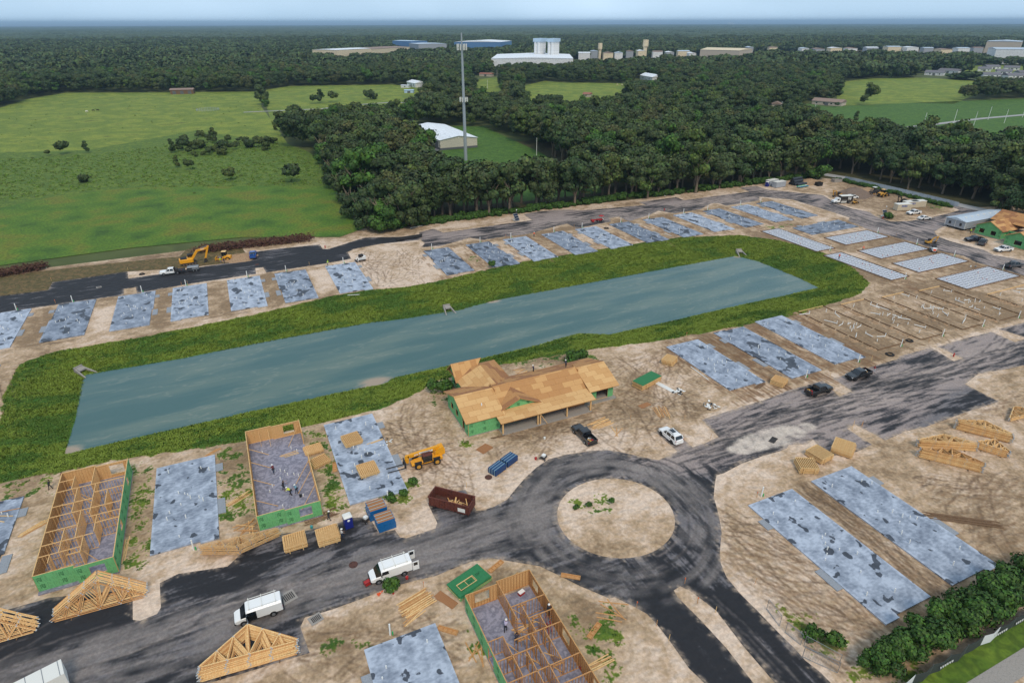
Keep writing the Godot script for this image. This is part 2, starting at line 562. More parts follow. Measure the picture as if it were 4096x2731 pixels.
	var far_dusty := P2([58.0, -204.0, 50.9, -204.1, 58.3, -205.8, 59.2, -208.8, 65.2, -210.7, 66.7, -204.7, 91.0, -205.4, 102.0, -205.4, 102.5, -214.0, 109.5, -215.3, 120.0, -213.6, 126.0, -209.3, 153.3, -205.5, 153.4, -210.6, 171.8, -210.5, 172.6, -211.2, 172.3, -205.2, 207.6, -205.0, 208.6, -212.4, 218.1, -211.9, 217.3, -204.5, 223.1, -197.4, 224.9, -194.4, 230.0, -189.0, 231.2, -186.3, 225.8, -176.4, 224.0, -166.3, 226.3, -160.1, 222.8, -154.8, 221.8, -147.6, 228.1, -145.1, 239.8, -144.9, 250.7, -145.6, 260.6, -147.1, 262.6, -151.8, 264.4, -158.3, 270.4, -157.0, 266.1, -147.3, 268.8, -139.2, 260.3, -135.3, 233.9, -135.4, 224.6, -132.7, 220.4, -128.9, 218.7, -123.4, 219.6, -112.3, 217.3, -108.3, 220.8, -101.5, 221.5, -93.6, 200.2, -78.4, 206.6, -93.5, 206.1, -101.6, 205.4, -106.2, 208.0, -111.8, 206.0, -116.8, 206.6, -126.7, 205.7, -136.5, 205.5, -144.3, 208.1, -154.7, 212.5, -157.8, 213.2, -172.2, 213.9, -186.4, 205.0, -196.3, 200.2, -191.6, 182.1, -190.8, 182.1, -195.8, 178.9, -196.2, 169.4, -191.0, 156.1, -190.4, 152.8, -196.3, 146.2, -192.6, 140.9, -191.0, 134.0, -188.7, 134.0, -195.7, 130.1, -195.4, 127.7, -191.3, 112.0, -189.1, 111.7, -195.8, 107.3, -194.9, 92.8, -190.4, 84.7, -191.3, 76.2, -190.9, 73.2, -195.2, 61.2, -191.0, 54.8, -192.4, 57.2, -195.9, 56.9, -200.2])
	asphalt.append(far_dusty)


func mask_of(polys: Array, blur: int, w := 512, h := 320) -> Image:
	var im := Image.create(w, h, false, Image.FORMAT_L8)
	for poly in polys:
		fill_poly(im, poly, Color.WHITE)
	for i in blur:
		im.resize(w / 2, h / 2, Image.INTERPOLATE_BILINEAR)
		im.resize(w, h, Image.INTERPOLATE_CUBIC)
	return im


func fill_poly(im: Image, poly: PackedVector2Array, c: Color):
	var w := im.get_width()
	var h := im.get_height()
	var q := PackedVector2Array()
	for p in poly:
		q.append((p - MAP.position) / MAP.size * Vector2(w, h))
	for y in h:
		var xs := []
		var yy := y + 0.5
		for i in q.size():
			var a := q[i]
			var b := q[(i + 1) % q.size()]
			if (a.y <= yy) != (b.y <= yy):
				xs.append(a.x + (yy - a.y) / (b.y - a.y) * (b.x - a.x))
		xs.sort()
		for i in range(0, xs.size() - 1, 2):
			var x0 := clampi(roundi(xs[i]), 0, w)
			var x1 := clampi(roundi(xs[i + 1]), 0, w)
			if x1 > x0:
				im.fill_rect(Rect2i(x0, y, x1 - x0, 1), c)


func noise_bytes(seed_: int, metres: float, octaves: int, sx := 1.0, sy := 1.0, w := MW, h := MH, warp := 0.0) -> PackedByteArray:
	var n := FastNoiseLite.new()
	n.seed = seed_
	n.fractal_octaves = octaves
	n.frequency = 1.0
	n.noise_type = FastNoiseLite.TYPE_SIMPLEX_SMOOTH
	# stretch by making the picture at another shape
	var px := MAP.size.x / w / metres
	var ww := int(w / sx)
	var hh := int(h / sy)
	n.frequency = px
	if warp > 0.0:
		n.domain_warp_enabled = true
		n.domain_warp_amplitude = warp / px * 0.02
		n.domain_warp_frequency = px
	var im := n.get_image(ww, hh)
	if ww != w or hh != h:
		im.resize(w, h, Image.INTERPOLATE_BILINEAR)
	im.convert(Image.FORMAT_L8)
	return im.get_data()


func big(im: Image) -> PackedByteArray:
	im.resize(MW, MH, Image.INTERPOLATE_BILINEAR)
	return im.get_data()


var soil_image: Image
var tar_image: Image
var bank_mask: Image


func paint_site():
	outlines()
	var grown := []
	for a in asphalt:
		for q in Geometry2D.offset_polygon(a, 1.5, Geometry2D.JOIN_ROUND):
			grown.append(q)
	for a in holes:
		grown.append(a)
	bank_mask = mask_of([bank], 1)
	var g_m := big(bank_mask.duplicate())
	var kerb_m := big(mask_of(grown, 1))
	# pale, sandy places
	var pale := []
	for a in [[28.7, -77.7, 35.1, -79.3, 42.1, -79.7, 49.5, -80.2, 55.4, -77.9, 62.3, -73.1, 62.8, -67.2, 52.2, -72.8, 44.2, -75.1, 38.3, -74.1, 30.5, -68.9, 25.2, -68.6, 25.4, -73.8], [13.0, -69.3, 14.0, -67.5, 19.0, -68.6, 19.4, -73.2, 16.3, -72.4], [32.0, -197.0, 42.3, -200.1, 54.7, -194.3, 45.5, -158.7, 33.3, -163.4, 32.6, -182.4], [48.9, -196.7, 53.8, -193.1, 53.4, -164.9, 48.9, -159.9, 38.6, -159.8], [-36.7, -179.7, -32.2, -181.1, -32.5, -163.8, -36.6, -162.9], [17.5, -185.1, 22.1, -186.2, 22.8, -167.4, 17.6, -167.0], [71.4, -74.3, 71.5, -68.1, 65.5, -67.7, 65.4, -70.2, 69.2, -72.0], [70.8, -64.6, 78.3, -66.6, 83.2, -65.9, 90.2, -64.3, 90.3, -63.1, 85.6, -61.2, 81.0, -61.1, 78.6, -60.5, 74.7, -61.4], [60.6, -208.5, 92.2, -208.2, 102.7, -206.8, 101.4, -214.5, 66.2, -212.1], [209.3, -159.1, 216.0, -153.5, 223.4, -165.9, 223.9, -177.2], [52.1, -45.5, 51.3, -42.6, 51.0, -36.8, 51.2, -31.4, 51.6, -27.4, 51.5, -25.9, 51.9, -29.6, 52.0, -34.9, 52.6, -43.3], [-1.6, -59.3, -1.1, -60.1, 2.9, -59.3, 1.4, -55.5], [205.2, -197.0, 210.3, -195.5, 214.1, -186.6, 207.0, -188.4]]:
		pale.append(P2(a))
	var pale_m := big(mask_of(pale, 3))
	# places where weeds have come up
	var weedy := []
	for a in [[-24.3, -104.1, -19.5, -100.5, -19.0, -78.8, -19.6, -78.1, -22.8, -78.0, -23.4, -91.8], [-10.5, -100.6, -5.5, -103.6, -5.3, -95.5, -4.8, -80.1, -8.5, -81.2, -10.3, -80.1], [4.0, -102.3, 7.9, -100.1, 8.0, -77.9, 4.4, -77.9, 4.8, -88.2], [-42.4, -107.3, -34.7, -105.6, -34.5, -100.2, -39.1, -101.4, -41.0, -100.7], [-8.5, -80.7, -4.7, -77.5, 4.4, -76.6, 10.4, -76.2, 9.8, -75.2, -3.5, -76.9], [54.2, -37.0, 55.9, -35.6, 56.8, -32.5, 57.2, -28.6, 55.5, -27.9, 52.6, -29.7, 52.4, -34.2], [52.8, -27.5, 60.1, -24.8, 64.9, -25.1, 60.8, -21.6, 51.7, -25.8], [17.2, -51.7, 17.5, -46.6, 16.9, -43.7, 15.3, -46.7], [27.0, -47.2, 36.3, -45.1, 30.1, -35.8, 28.5, -36.5], [29.4, -106.1, 34.3, -104.3, 32.5, -98.4, 30.2, -96.7, 28.0, -100.0], [47.9, -107.7, 60.1, -109.2, 68.7, -103.4, 66.0, -99.9, 60.5, -101.9], [29.2, -86.4, 32.2, -85.0, 31.1, -83.3, 28.9, -84.3], [39.6, -65.2, 46.3, -62.3, 44.3, -59.3, 38.6, -62.4], [13.3, -78.3, 18.2, -80.2, 19.0, -78.0, 16.2, -74.4, 12.3, -77.0], [65.7, -179.8, 68.2, -176.2, 66.9, -170.8, 64.3, -173.2], [-1.6, -56.8, 7.9, -52.0, 7.0, -51.4, -1.4, -54.4], [7.1, -118.4, 40.9, -119.8, 39.6, -113.6, 19.7, -103.6], [173.0, -162.8, 188.3, -161.6, 184.9, -158.4, 172.1, -159.8], [259.4, -162.1, 261.4, -153.8, 249.8, -146.7, 252.2, -155.2]]:
		weedy.append(P2(a))
	var weed_m := big(mask_of(weedy, 2))
	# darker, damp and churned earth
	var damp := []
	for a in [[-65.1, -218.4, -17.5, -209.8, -16.3, -220.5, -65.6, -220.8], [34.8, -85.8, 53.7, -83.3, 54.1, -79.7, 43.2, -81.9, 36.5, -82.3], [69.1, -94.6, 74.9, -90.3, 63.2, -78.0, 58.3, -82.4], [82.1, -87.5, 73.6, -73.7, 71.9, -74.9, 71.3, -80.5], [59.5, -45.5, 57.8, -32.8, 56.7, -36.4, 59.0, -48.3], [68.1, -31.8, 71.6, -26.5, 67.3, -24.0, 63.0, -27.0], [123.5, -91.1, 138.8, -91.1, 145.5, -80.8, 136.6, -77.7, 124.9, -81.7], [137.2, -103.2, 163.6, -104.7, 163.9, -80.3, 151.0, -78.3], [-1.3, -59.7, 5.1, -54.7, 2.6, -50.3, -3.2, -51.9], [85.8, -39.1, 86.9, -29.5, 97.1, -31.9, 86.9, -26.2, 78.3, -26.5, 72.4, -29.2]]:
		damp.append(P2(a))
	for r in [[-52, -46.4, -188, -160], [-23, -19, -188, -160], [-10.2, -5, -188, -160], [4, 8, -188, -160], [93.4, 98.8, -103, -76], [107.8, 112.3, -103, -76], [121.5, 182, -104, -76], [72.6, 76.5, -54, -27], [178, 206, -134.5, -129.5], [178, 206, -120.4, -116.8], [178, 206, -107.4, -102.8], [163, 168, -160, -105], [205, 211, -160, -90], [63, 206, -192, -188.5]]:
		damp.append(P2([r[0], r[2], r[1], r[2], r[1], r[3], r[0], r[3]]))
	damp.append(P2([233.6, -188.4, 259.8, -197.3, 264.1, -179.2, 263.3, -155.8, 245.7, -147.3, 235.3, -158.9, 230.0, -168.5]))
	var damp_m := big(mask_of(damp, 3))
	var n1 := noise_bytes(41, 24.0, 4)
	var n2 := noise_bytes(42, 3.4, 4, 1.0, 1.0, MW, MH, 30.0)
	var n3 := noise_bytes(43, 0.7, 3)
	var n4 := noise_bytes(44, 7.0, 3, 3.0, 1.0)
	var out := PackedByteArray()
	out.resize(MW * MH * 3)
	var o := 0
	for i in MW * MH:
		var a := n1[i]
		var b := n2[i]
		var d := n3[i]
		var t := (a - 128) * 0.0042 + (b - 128) * 0.0034 + (d - 128) * 0.0019 + 0.52 + pale_m[i] * 0.0016 - damp_m[i] * 0.0016
		var r: float
		var g: float
		var l: float
		if kerb_m[i] + (b - 128) * 0.5 > 150:
			t += 0.22
		t = clampf(t, 0.0, 1.0)
		if t < 0.5:
			t *= 2.0
			r = 146 + 48 * t
			g = 122 + 46 * t
			l = 94 + 44 * t
		else:
			t = t * 2.0 - 1.0
			r = 194 + 32 * t
			g = 167 + 37 * t
			l = 138 + 46 * t
		var gm := g_m[i] + (b - 128) * 0.55
		var wd := weed_m[i]
		if gm > 118 or (wd > 40 and wd + (b - 128) * 2.1 + (d - 128) * 1.3 + (a - 128) * 0.5 > 255):
			# grass: dark lush, yellow-green, some thin and brown
			var q := (n4[i] - 128) * 0.008 + (d - 128) * 0.005 + (a - 128) * 0.006 + 0.42
			q = clampf(q, 0.0, 1.0)
			r = 64 + 64 * q
			g = 108 + 42 * q
			l = 26 + 12 * q
			if gm <= 118:
				r = 58 + 52 * q
				g = 92 + 36 * q
			if gm > 118 and gm < 185 and b > 168:
				r = 128
				g = 112
				l = 70
		out[o] = int(r)
		out[o + 1] = int(g)
		out[o + 2] = int(l)
		o += 3
	soil_image = Image.create_from_data(MW, MH, false, Image.FORMAT_RGB8, out)
	soil_image.convert(Image.FORMAT_RGBA8)
	wheel_tracks()
	paint_tar()


func brush(size: int, c: Color, seed_: int) -> Image:
	var im := Image.create(size, size, false, Image.FORMAT_RGBA8)
	var r := RandomNumberGenerator.new()
	r.seed = seed_
	for y in size:
		for x in size:
			var d := Vector2(x + 0.5 - size * 0.5, y + 0.5 - size * 0.5).length() / (size * 0.5)
			im.set_pixel(x, y, Color(c.r, c.g, c.b, c.a * clampf(1.25 - d, 0, 1) * r.randf_range(0.3, 1.0)))
	return im


func dab(im: Image, b: Image, p: Vector2):
	var q := (p - MAP.position) / MAP.size * Vector2(MW, MH)
	var s := b.get_width()
	im.blend_rect(b, Rect2i(0, 0, s, s), Vector2i(int(q.x) - s / 2, int(q.y) - s / 2))


# a pair of ruts that wanders from a point
func ruts(im: Image, b: Image, p: Vector2, heading: float, bend: float, length: float, gauge := 1.7, clip := PackedVector2Array()):
	var t := 0.0
	var wob := rng.randf() * 10.0
	while t < length:
		var dir := Vector2.from_angle(heading)
		var side := Vector2(-dir.y, dir.x) * gauge * 0.5
		if clip.is_empty() or Geometry2D.is_point_in_polygon(p, clip):
			if sin(t * 0.9 + wob) > -0.75:
				dab(im, b, p + side)
			if sin(t * 0.7 + wob * 2.0) > -0.75:
				dab(im, b, p - side)
		p += dir * 0.2
		heading += bend * 0.2
		t += 0.2


func wheel_tracks():
	var brushes := [brush(2, Color(0.42, 0.33, 0.25, 0.34), 1), brush(2, Color(0.36, 0.28, 0.21, 0.42), 2), brush(2, Color(0.90, 0.82, 0.73, 0.34), 3), brush(2, Color(0.48, 0.37, 0.27, 0.36), 4)]
	var areas := []
	# [polygon, main heading, spread, how many]
	for a in [[[27.5, -97.1, 29.5, -87.1, 25.7, -69.2, 20.7, -77.5, 15.9, -91.8, 21.7, -106.2], 0.0, 3.1, 90], [[34.8, -85.8, 55.5, -84.2, 74.9, -90.3, 66.0, -76.7, 58.8, -68.4, 44.2, -75.1, 38.0, -76.2, 32.6, -78.6], 0.2, 3.1, 90], [[67.3, -101.0, 82.9, -101.1, 88.5, -93.6, 72.2, -73.9, 61.5, -83.2], 0.6, 1.5, 90], [[60.6, -54.8, 63.1, -52.0, 62.8, -29.1, 71.2, -26.7, 65.8, -24.7, 56.0, -23.9, 53.0, -28.1, 53.0, -45.1], 0.9, 0.6, 150], [[93.2, -46.5, 109.5, -39.0, 83.9, -24.5, 85.9, -28.9], 0.1, 0.8, 150], [[72.4, -52.3, 76.5, -52.3, 77.0, -28.7, 72.5, -28.6], 1.57, 0.25, 60], [[-1.4, -59.2, 5.2, -55.2, 13.4, -53.4, 16.7, -50.9, 13.0, -43.6, -8.2, -53.3, -2.2, -54.8], 0.3, 0.8, 80], [[106.8, -53.8, 143.4, -58.0, 123.6, -46.9, 122.3, -52.1], -0.1, 0.4, 50], [[33.7, -196.2, 54.3, -193.2, 46.1, -160.4, 31.9, -164.1], 0.4, 2.0, 70], [[-65.1, -218.4, -17.5, -209.8, -16.3, -220.5, -65.6, -220.8], 0.0, 0.1, 60], [[-53.4, -161.3, -46.9, -162.8, -0.4, -161.3, -0.3, -162.9, -46.8, -162.1, -53.7, -162.7], 0.0, 0.05, 40], [[231.2, -186.3, 259.8, -197.3, 260.0, -176.1, 260.8, -154.1, 243.4, -145.8, 225.1, -156.9], 0.8, 1.5, 70], [[123.5, -91.1, 161.3, -109.0, 173.7, -104.3, 170.9, -75.4, 117.7, -72.8], 1.57, 0.3, 60], [[-49.2, -140.7, -48.9, -150.3, -44.9, -154.9, -45.5, -122.6], 1.2, 0.3, 30], [[60.2, -207.1, 146.9, -204.5, 169.9, -208.1, 174.9, -214.6, 124.9, -212.9, 93.5, -211.1], 0.0, 0.15, 60]]:
		areas.append([P2(a[0]), a[1], a[2], a[3]])
	for a in areas:
		var poly: PackedVector2Array = a[0]
		var box := Rect2(poly[0], Vector2.ZERO)
		for p in poly:
			box = box.expand(p)
		for k in int(a[3] * 1.8):
			var p := Vector2(R(box.position.x, box.end.x), R(box.position.y, box.end.y))
			if Geometry2D.is_point_in_polygon(p, poly):
				ruts(soil_image, brushes[rng.randi() % 4], p, a[1] + R(-1, 1) * a[2] + (PI if rng.randf() < 0.5 else 0.0), R(-0.06, 0.06), R(6, 30), R(1.5, 2.1), poly)
	# furrows between neighbouring slabs
	var furrow := brush(4, Color(0.50, 0.38, 0.27, 0.30), 6)
	for k in 900:
		var u := R(82, 125) if k < 350 else R(52, 206) if k < 700 else R(165, 207)
		var v := R(-103, -76) if k < 350 else R(-190, -163) if k < 700 else R(-160, -92)
		ruts(soil_image, furrow, Vector2(u, v), PI / 2 + R(-0.05, 0.05), 0.0, R(2, 6), R(0.2, 0.9))


func paint_tar():
	# asphalt: dark with dust and dried mud laid down along the way people drive
	var along := noise_bytes(51, 2.2, 4, 5.0, 1.0)
	var across := noise_bytes(52, 2.2, 4, 1.0, 5.0)
	var coarse := noise_bytes(53, 14.0, 4, 2.0, 1.0)
	var fine := noise_bytes(54, 0.5, 2)
	var streak := noise_bytes(55, 0.6, 3, 7.0, 1.0)
	var streak_up := noise_bytes(56, 0.6, 3, 1.0, 7.0)
	var up := big(mask_of([P2([50.6, -69.0, 66.3, -61.8, 50.9, -42.8, 51.4, -20.3, 36.9, -26.9, 36.1, -44.7]), P2([233.6, -188.4, 248.7, -103.0, 200.2, -78.4, 191.1, -150.8])], 3))
	var dusty := big(mask_of([P2([71.9, -74.9, 131.7, -77.4, 177.7, -77.3, 143.4, -58.0, 124.8, -61.0, 98.4, -52.7, 77.6, -60.4, 62.6, -60.6, 45.2, -68.6, 61.4, -71.6]), asphalt[2]], 3))
	var fresh := big(mask_of([asphalt[1], P2([42.7, -46.5, 51.0, -39.7, 51.3, -24.4, 37.8, -30.6, 36.1, -44.7]), P2([-40.9, -82.7, -21.3, -73.7, -20.9, -67.9, -37.5, -68.3])], 3))
	var out := PackedByteArray()
	out.resize(MW * MH * 3)
	var o := 0
	for i in MW * MH:
		var s := lerpf(along[i], across[i], up[i] / 255.0)
		var t := (s - 128) * 0.0085 + (lerpf(streak[i], streak_up[i], up[i] / 255.0) - 128) * 0.0045 + (coarse[i] - 128) * 0.0068 + (fine[i] - 128) * 0.0022 + 0.54 + dusty[i] * 0.0011 - fresh[i] * 0.0025
		# mud dries in patches with fairly sharp edges
		var w := dusty[i] / 255.0
		t = lerpf(t, 0.62, 0.38 * w)
		t = smoothstep(0.16, 0.78, t) * 0.75 + clampf(t, 0.0, 1.0) * 0.25
		out[o] = int(33 + t * (82 + 46 * w))
		out[o + 1] = int(33 + t * (79 + 36 * w))
		out[o + 2] = int(38 + t * (78 + 28 * w))
		o += 3
	tar_image = Image.create_from_data(MW, MH, false, Image.FORMAT_RGB8, out)
	tar_image.convert(Image.FORMAT_RGBA8)
	var pale := brush(3, Color(0.72, 0.66, 0.62, 0.20), 7)
	var pale2 := brush(2, Color(0.78, 0.72, 0.68, 0.30), 8)
	var dark := brush(3, Color(0.10, 0.10, 0.11, 0.35), 9)
	# lanes: [from, to, half width, strokes]
	for l in [[Vector2(57, -66.5), Vector2(240, -66), 4.0, 240], [Vector2(50, -190), Vector2(215, -203), 5.0, 90], [Vector2(60, -196), Vector2(210, -197), 4.0, 120], [Vector2(212, -205), Vector2(218, -80), 4.5, 200], [Vector2(-60, -64), Vector2(34, -64.5), 3.5, 80], [Vector2(58, -50), Vector2(58, -10), 2.0, 50], [Vector2(45, -46), Vector2(48, -10), 1.5, 14]]:
		var d: Vector2 = (l[1] - l[0])
		var side := Vector2(-d.y, d.x).normalized()
		for k in l[3]:
			var p: Vector2 = l[0] + d * rng.randf() + side * rng.randfn(0.0, 0.5) * l[2]
			ruts(tar_image, [pale, pale2, pale, dark][rng.randi() % 4], p, d.angle() + R(-0.07, 0.07), R(-0.015, 0.015), R(8, 45))
	for k in 70:
		var t := rng.randf() * TAU
		var r := R(10.2, 16.0)
		var p := Vector2(43.9, -58.9) + Vector2.from_angle(t) * r
		ruts(tar_image, [pale, pale2, dark, dark][rng.randi() % 4], p, t + PI / 2 + R(-0.1, 0.1), 1.0 / r, R(4, 14))
	# broad swathes of dried mud round the circle and along the lanes
	var wide := brush(9, Color(0.56, 0.53, 0.52, 0.16), 11)
	for k in 45:
		var t := rng.randf() * TAU
		var r := R(10.5, 15.5)
		ruts(tar_image, wide, Vector2(43.9, -58.9) + Vector2.from_angle(t) * r, t + PI / 2, 1.0 / r, R(5, 14), 1.9)
	for k in 60:
		ruts(tar_image, wide, Vector2(R(-50, 32), -63.5 + rng.randfn(0, 2.0)), R(-0.05, 0.05), R(-0.01, 0.01), R(8, 22), 1.9)
	for k in 26:
		ruts(tar_image, wide, Vector2(R(56, 59.5), R(-50, -20)), PI / 2 + R(-0.03, 0.03), 0.0, R(6, 16), 1.8)
	# sand trodden and washed over the edges
	var spill := [brush(3, Color(0.80, 0.71, 0.61, 0.8), 12), brush(5, Color(0.78, 0.69, 0.59, 0.6), 13), brush(7, Color(0.70, 0.63, 0.55, 0.3), 14)]
	for poly in asphalt + holes:
		for i in poly.size():
			var a: Vector2 = poly[i]
			var b: Vector2 = poly[(i + 1) % poly.size()]
			var side := (b - a).orthogonal().normalized()
			var l := a.distance_to(b)
			for k in int(minf(l, 400.0) * 4.0):
				dab(tar_image, spill[rng.randi() % 3], a.lerp(b, rng.randf()) + side * rng.randfn(0.0, 0.28))
	# the pale sandy wash over the road by the drain
	var wash := P2([70.2, -64.2, 73.8, -65.9, 79.2, -66.1, 83.6, -65.7, 89.1, -64.4, 90.4, -63.4, 88.2, -62.8, 84.1, -61.9, 81.7, -61.7, 80.1, -60.7, 77.3, -62.0, 74.0, -62.1, 71.1, -62.9])
	var sand := brush(9, Color(0.86, 0.81, 0.76, 0.6), 10)
	for k in 5000:
		var p := Vector2(R(50, 90), R(-80, -50))
		if Geometry2D.is_point_in_polygon(p, wash):
			dab(tar_image, sand, p)


func map_material(key: String, im: Image, rough: float, n_strength: float, n_seed: int) -> StandardMaterial3D:
	var m := StandardMaterial3D.new()
	m.resource_name = key
	m.albedo_texture = ImageTexture.create_from_image(im)
	m.roughness = rough
	m.normal_enabled = true
	m.normal_texture = nrm(n_seed, 0.16, n_strength, 1024, 4)
	m.normal_scale = 0.3
	m.detail_enabled = true
	m.detail_blend_mode = BaseMaterial3D.BLEND_MODE_MUL
	m.detail_uv_layer = BaseMaterial3D.DETAIL_UV_2
	m.detail_albedo = ntex(n_seed + 5, 0.05, [c8(216, 212, 208), c8(255, 253, 250), c8(228, 224, 220), c8(255, 255, 255)], 512, 5)
	M[key] = m
	return m


func map_uv(p: Vector2) -> Vector2:
	return (p - MAP.position) / MAP.size


func seg_dist(p: Vector2, poly: PackedVector2Array) -> float:
	var best := 1e9
	for i in poly.size():
		var q := Geometry2D.get_closest_point_to_segment(p, poly[i], poly[(i + 1) % poly.size()])
		best = minf(best, p.distance_squared_to(q))
	return sqrt(best)


var bank_box := Rect2()

func ground_height(p: Vector2) -> float:
	if not bank_box.has_point(p) or not Geometry2D.is_point_in_polygon(p, bank):
		return 0.0
	var a := seg_dist(p, bank)
	var b := seg_dist(p, pond)
	if Geometry2D.is_point_in_polygon(p, pond):
		return WATER_Y - minf(b * 0.25, 1.2)
	var f := clampf(a / (a + b), 0.0, 1.0)
	return WATER_Y * (f * f * (3.0 - 2.0 * f) * 0.35 + f * 0.65)


func build_ground():
	bank_box = Rect2(bank[0], Vector2.ZERO)
	for p in bank:
		bank_box = bank_box.expand(p)
	# the site, as a grid with the pond's basin in it
	var soil := map_material("soil", soil_image, 0.95, 5.0, 61)
	var step := 1.5
	var nx := int(MAP.size.x / step)
	var nz := int(MAP.size.y / step)
	var hs := PackedFloat32Array()
	hs.resize((nx + 1) * (nz + 1))
	for j in nz + 1:
		for i in nx + 1:
			hs[j * (nx + 1) + i] = ground_height(MAP.position + Vector2(i, j) * step)
	grid_h = hs
	grid_n = nx + 1
	var v := PackedVector3Array()
	var n := PackedVector3Array()
	var uv := PackedVector2Array()
	var uv2 := PackedVector2Array()
	var ix := PackedInt32Array()
	for j in nz + 1:
		for i in nx + 1:
			var p := MAP.position + Vector2(i, j) * step
			v.append(Vector3(p.x, hs[j * (nx + 1) + i], p.y))
			var i0 := maxi(i - 1, 0)
			var i1 := mini(i + 1, nx)
			var j0 := maxi(j - 1, 0)
			var j1 := mini(j + 1, nz)
			n.append(Vector3(-(hs[j * (nx + 1) + i1] - hs[j * (nx + 1) + i0]) / (2 * step), 1, -(hs[j1 * (nx + 1) + i] - hs[j0 * (nx + 1) + i]) / (2 * step)).normalized())
			uv.append(map_uv(p))
			uv2.append(p * 0.045)
			if i < nx and j < nz:
				var a := j * (nx + 1) + i
				ix.append_array([a, a + 1, a + nx + 2, a, a + nx + 2, a + nx + 1])
	var arr := []
	arr.resize(Mesh.ARRAY_MAX)
	arr[Mesh.ARRAY_VERTEX] = v
	arr[Mesh.ARRAY_NORMAL] = n
	arr[Mesh.ARRAY_TEX_UV] = uv
	arr[Mesh.ARRAY_TEX_UV2] = uv2
	arr[Mesh.ARRAY_INDEX] = ix
	var am := ArrayMesh.new()
	am.add_surface_from_arrays(Mesh.PRIMITIVE_TRIANGLES, arr)
	structure("site_ground", am, soil)
	# water
	var grown := Geometry2D.offset_polygon(pond, 0.6)
	var wg := sheet(grown[0], WATER_Y)
	for i in wg.v.size():
		wg.uv[i] = Vector2((wg.v[i].x + 36.0) / 186.0, (wg.v[i].z + 147.0) / 35.0)
	structure("pond_water", wg, M.water)
	# roads
	var tar := map_material("tar", tar_image, 0.8, 3.0, 71)
	var labels := ["road", "road", "road"]
	for k in 3:
		var polys := [asphalt[k]]
		if k == 0:
			polys = cut_hole(cut_hole([asphalt[0]], holes[0]), holes[1])
		var g := Geo.new()
		for p in polys:
			var s := sheet(p, 0.02 + 0.004 * k)
			g.v.append_array(s.v)
			g.n.append_array(s.n)
			g.c.append_array(s.c)
			g.uv.append_array(s.uv)
		var a2 := []
		a2.resize(Mesh.ARRAY_MAX)
		var u1 := PackedVector2Array()
		var u2 := PackedVector2Array()
		for p in g.v:
			u1.append(map_uv(Vector2(p.x, p.z)))
			u2.append(Vector2(p.x, p.z) * 0.06)
		a2[Mesh.ARRAY_VERTEX] = g.v
		a2[Mesh.ARRAY_NORMAL] = g.n
		a2[Mesh.ARRAY_TEX_UV] = u1
		a2[Mesh.ARRAY_TEX_UV2] = u2
		var rm := ArrayMesh.new()
		rm.add_surface_from_arrays(Mesh.PRIMITIVE_TRIANGLES, a2)
		structure("road", rm, tar)


# take a hole out of polygons: split them along the hole's middle first, so that no polygon keeps an inner ring
func cut_hole(polys: Array, hole: PackedVector2Array) -> Array:
	var mid := Vector2.ZERO
	for p in hole:
		mid += p / hole.size()
	var left := PackedVector2Array([Vector2(-999, -999), Vector2(mid.x, -999), Vector2(mid.x, 999), Vector2(-999, 999)])
	var right := PackedVector2Array([Vector2(mid.x, -999), Vector2(999, -999), Vector2(999, 999), Vector2(mid.x, 999)])
	var out := []
	for p in polys:
		for side in [left, right]:
			for h in Geometry2D.intersect_polygons(p, side):
				for q in Geometry2D.clip_polygons(h, hole):
					out.append(q)
	return out


# ---------------------------------------------------------------- land beyond the site

var open_land := []       # polygons without trees


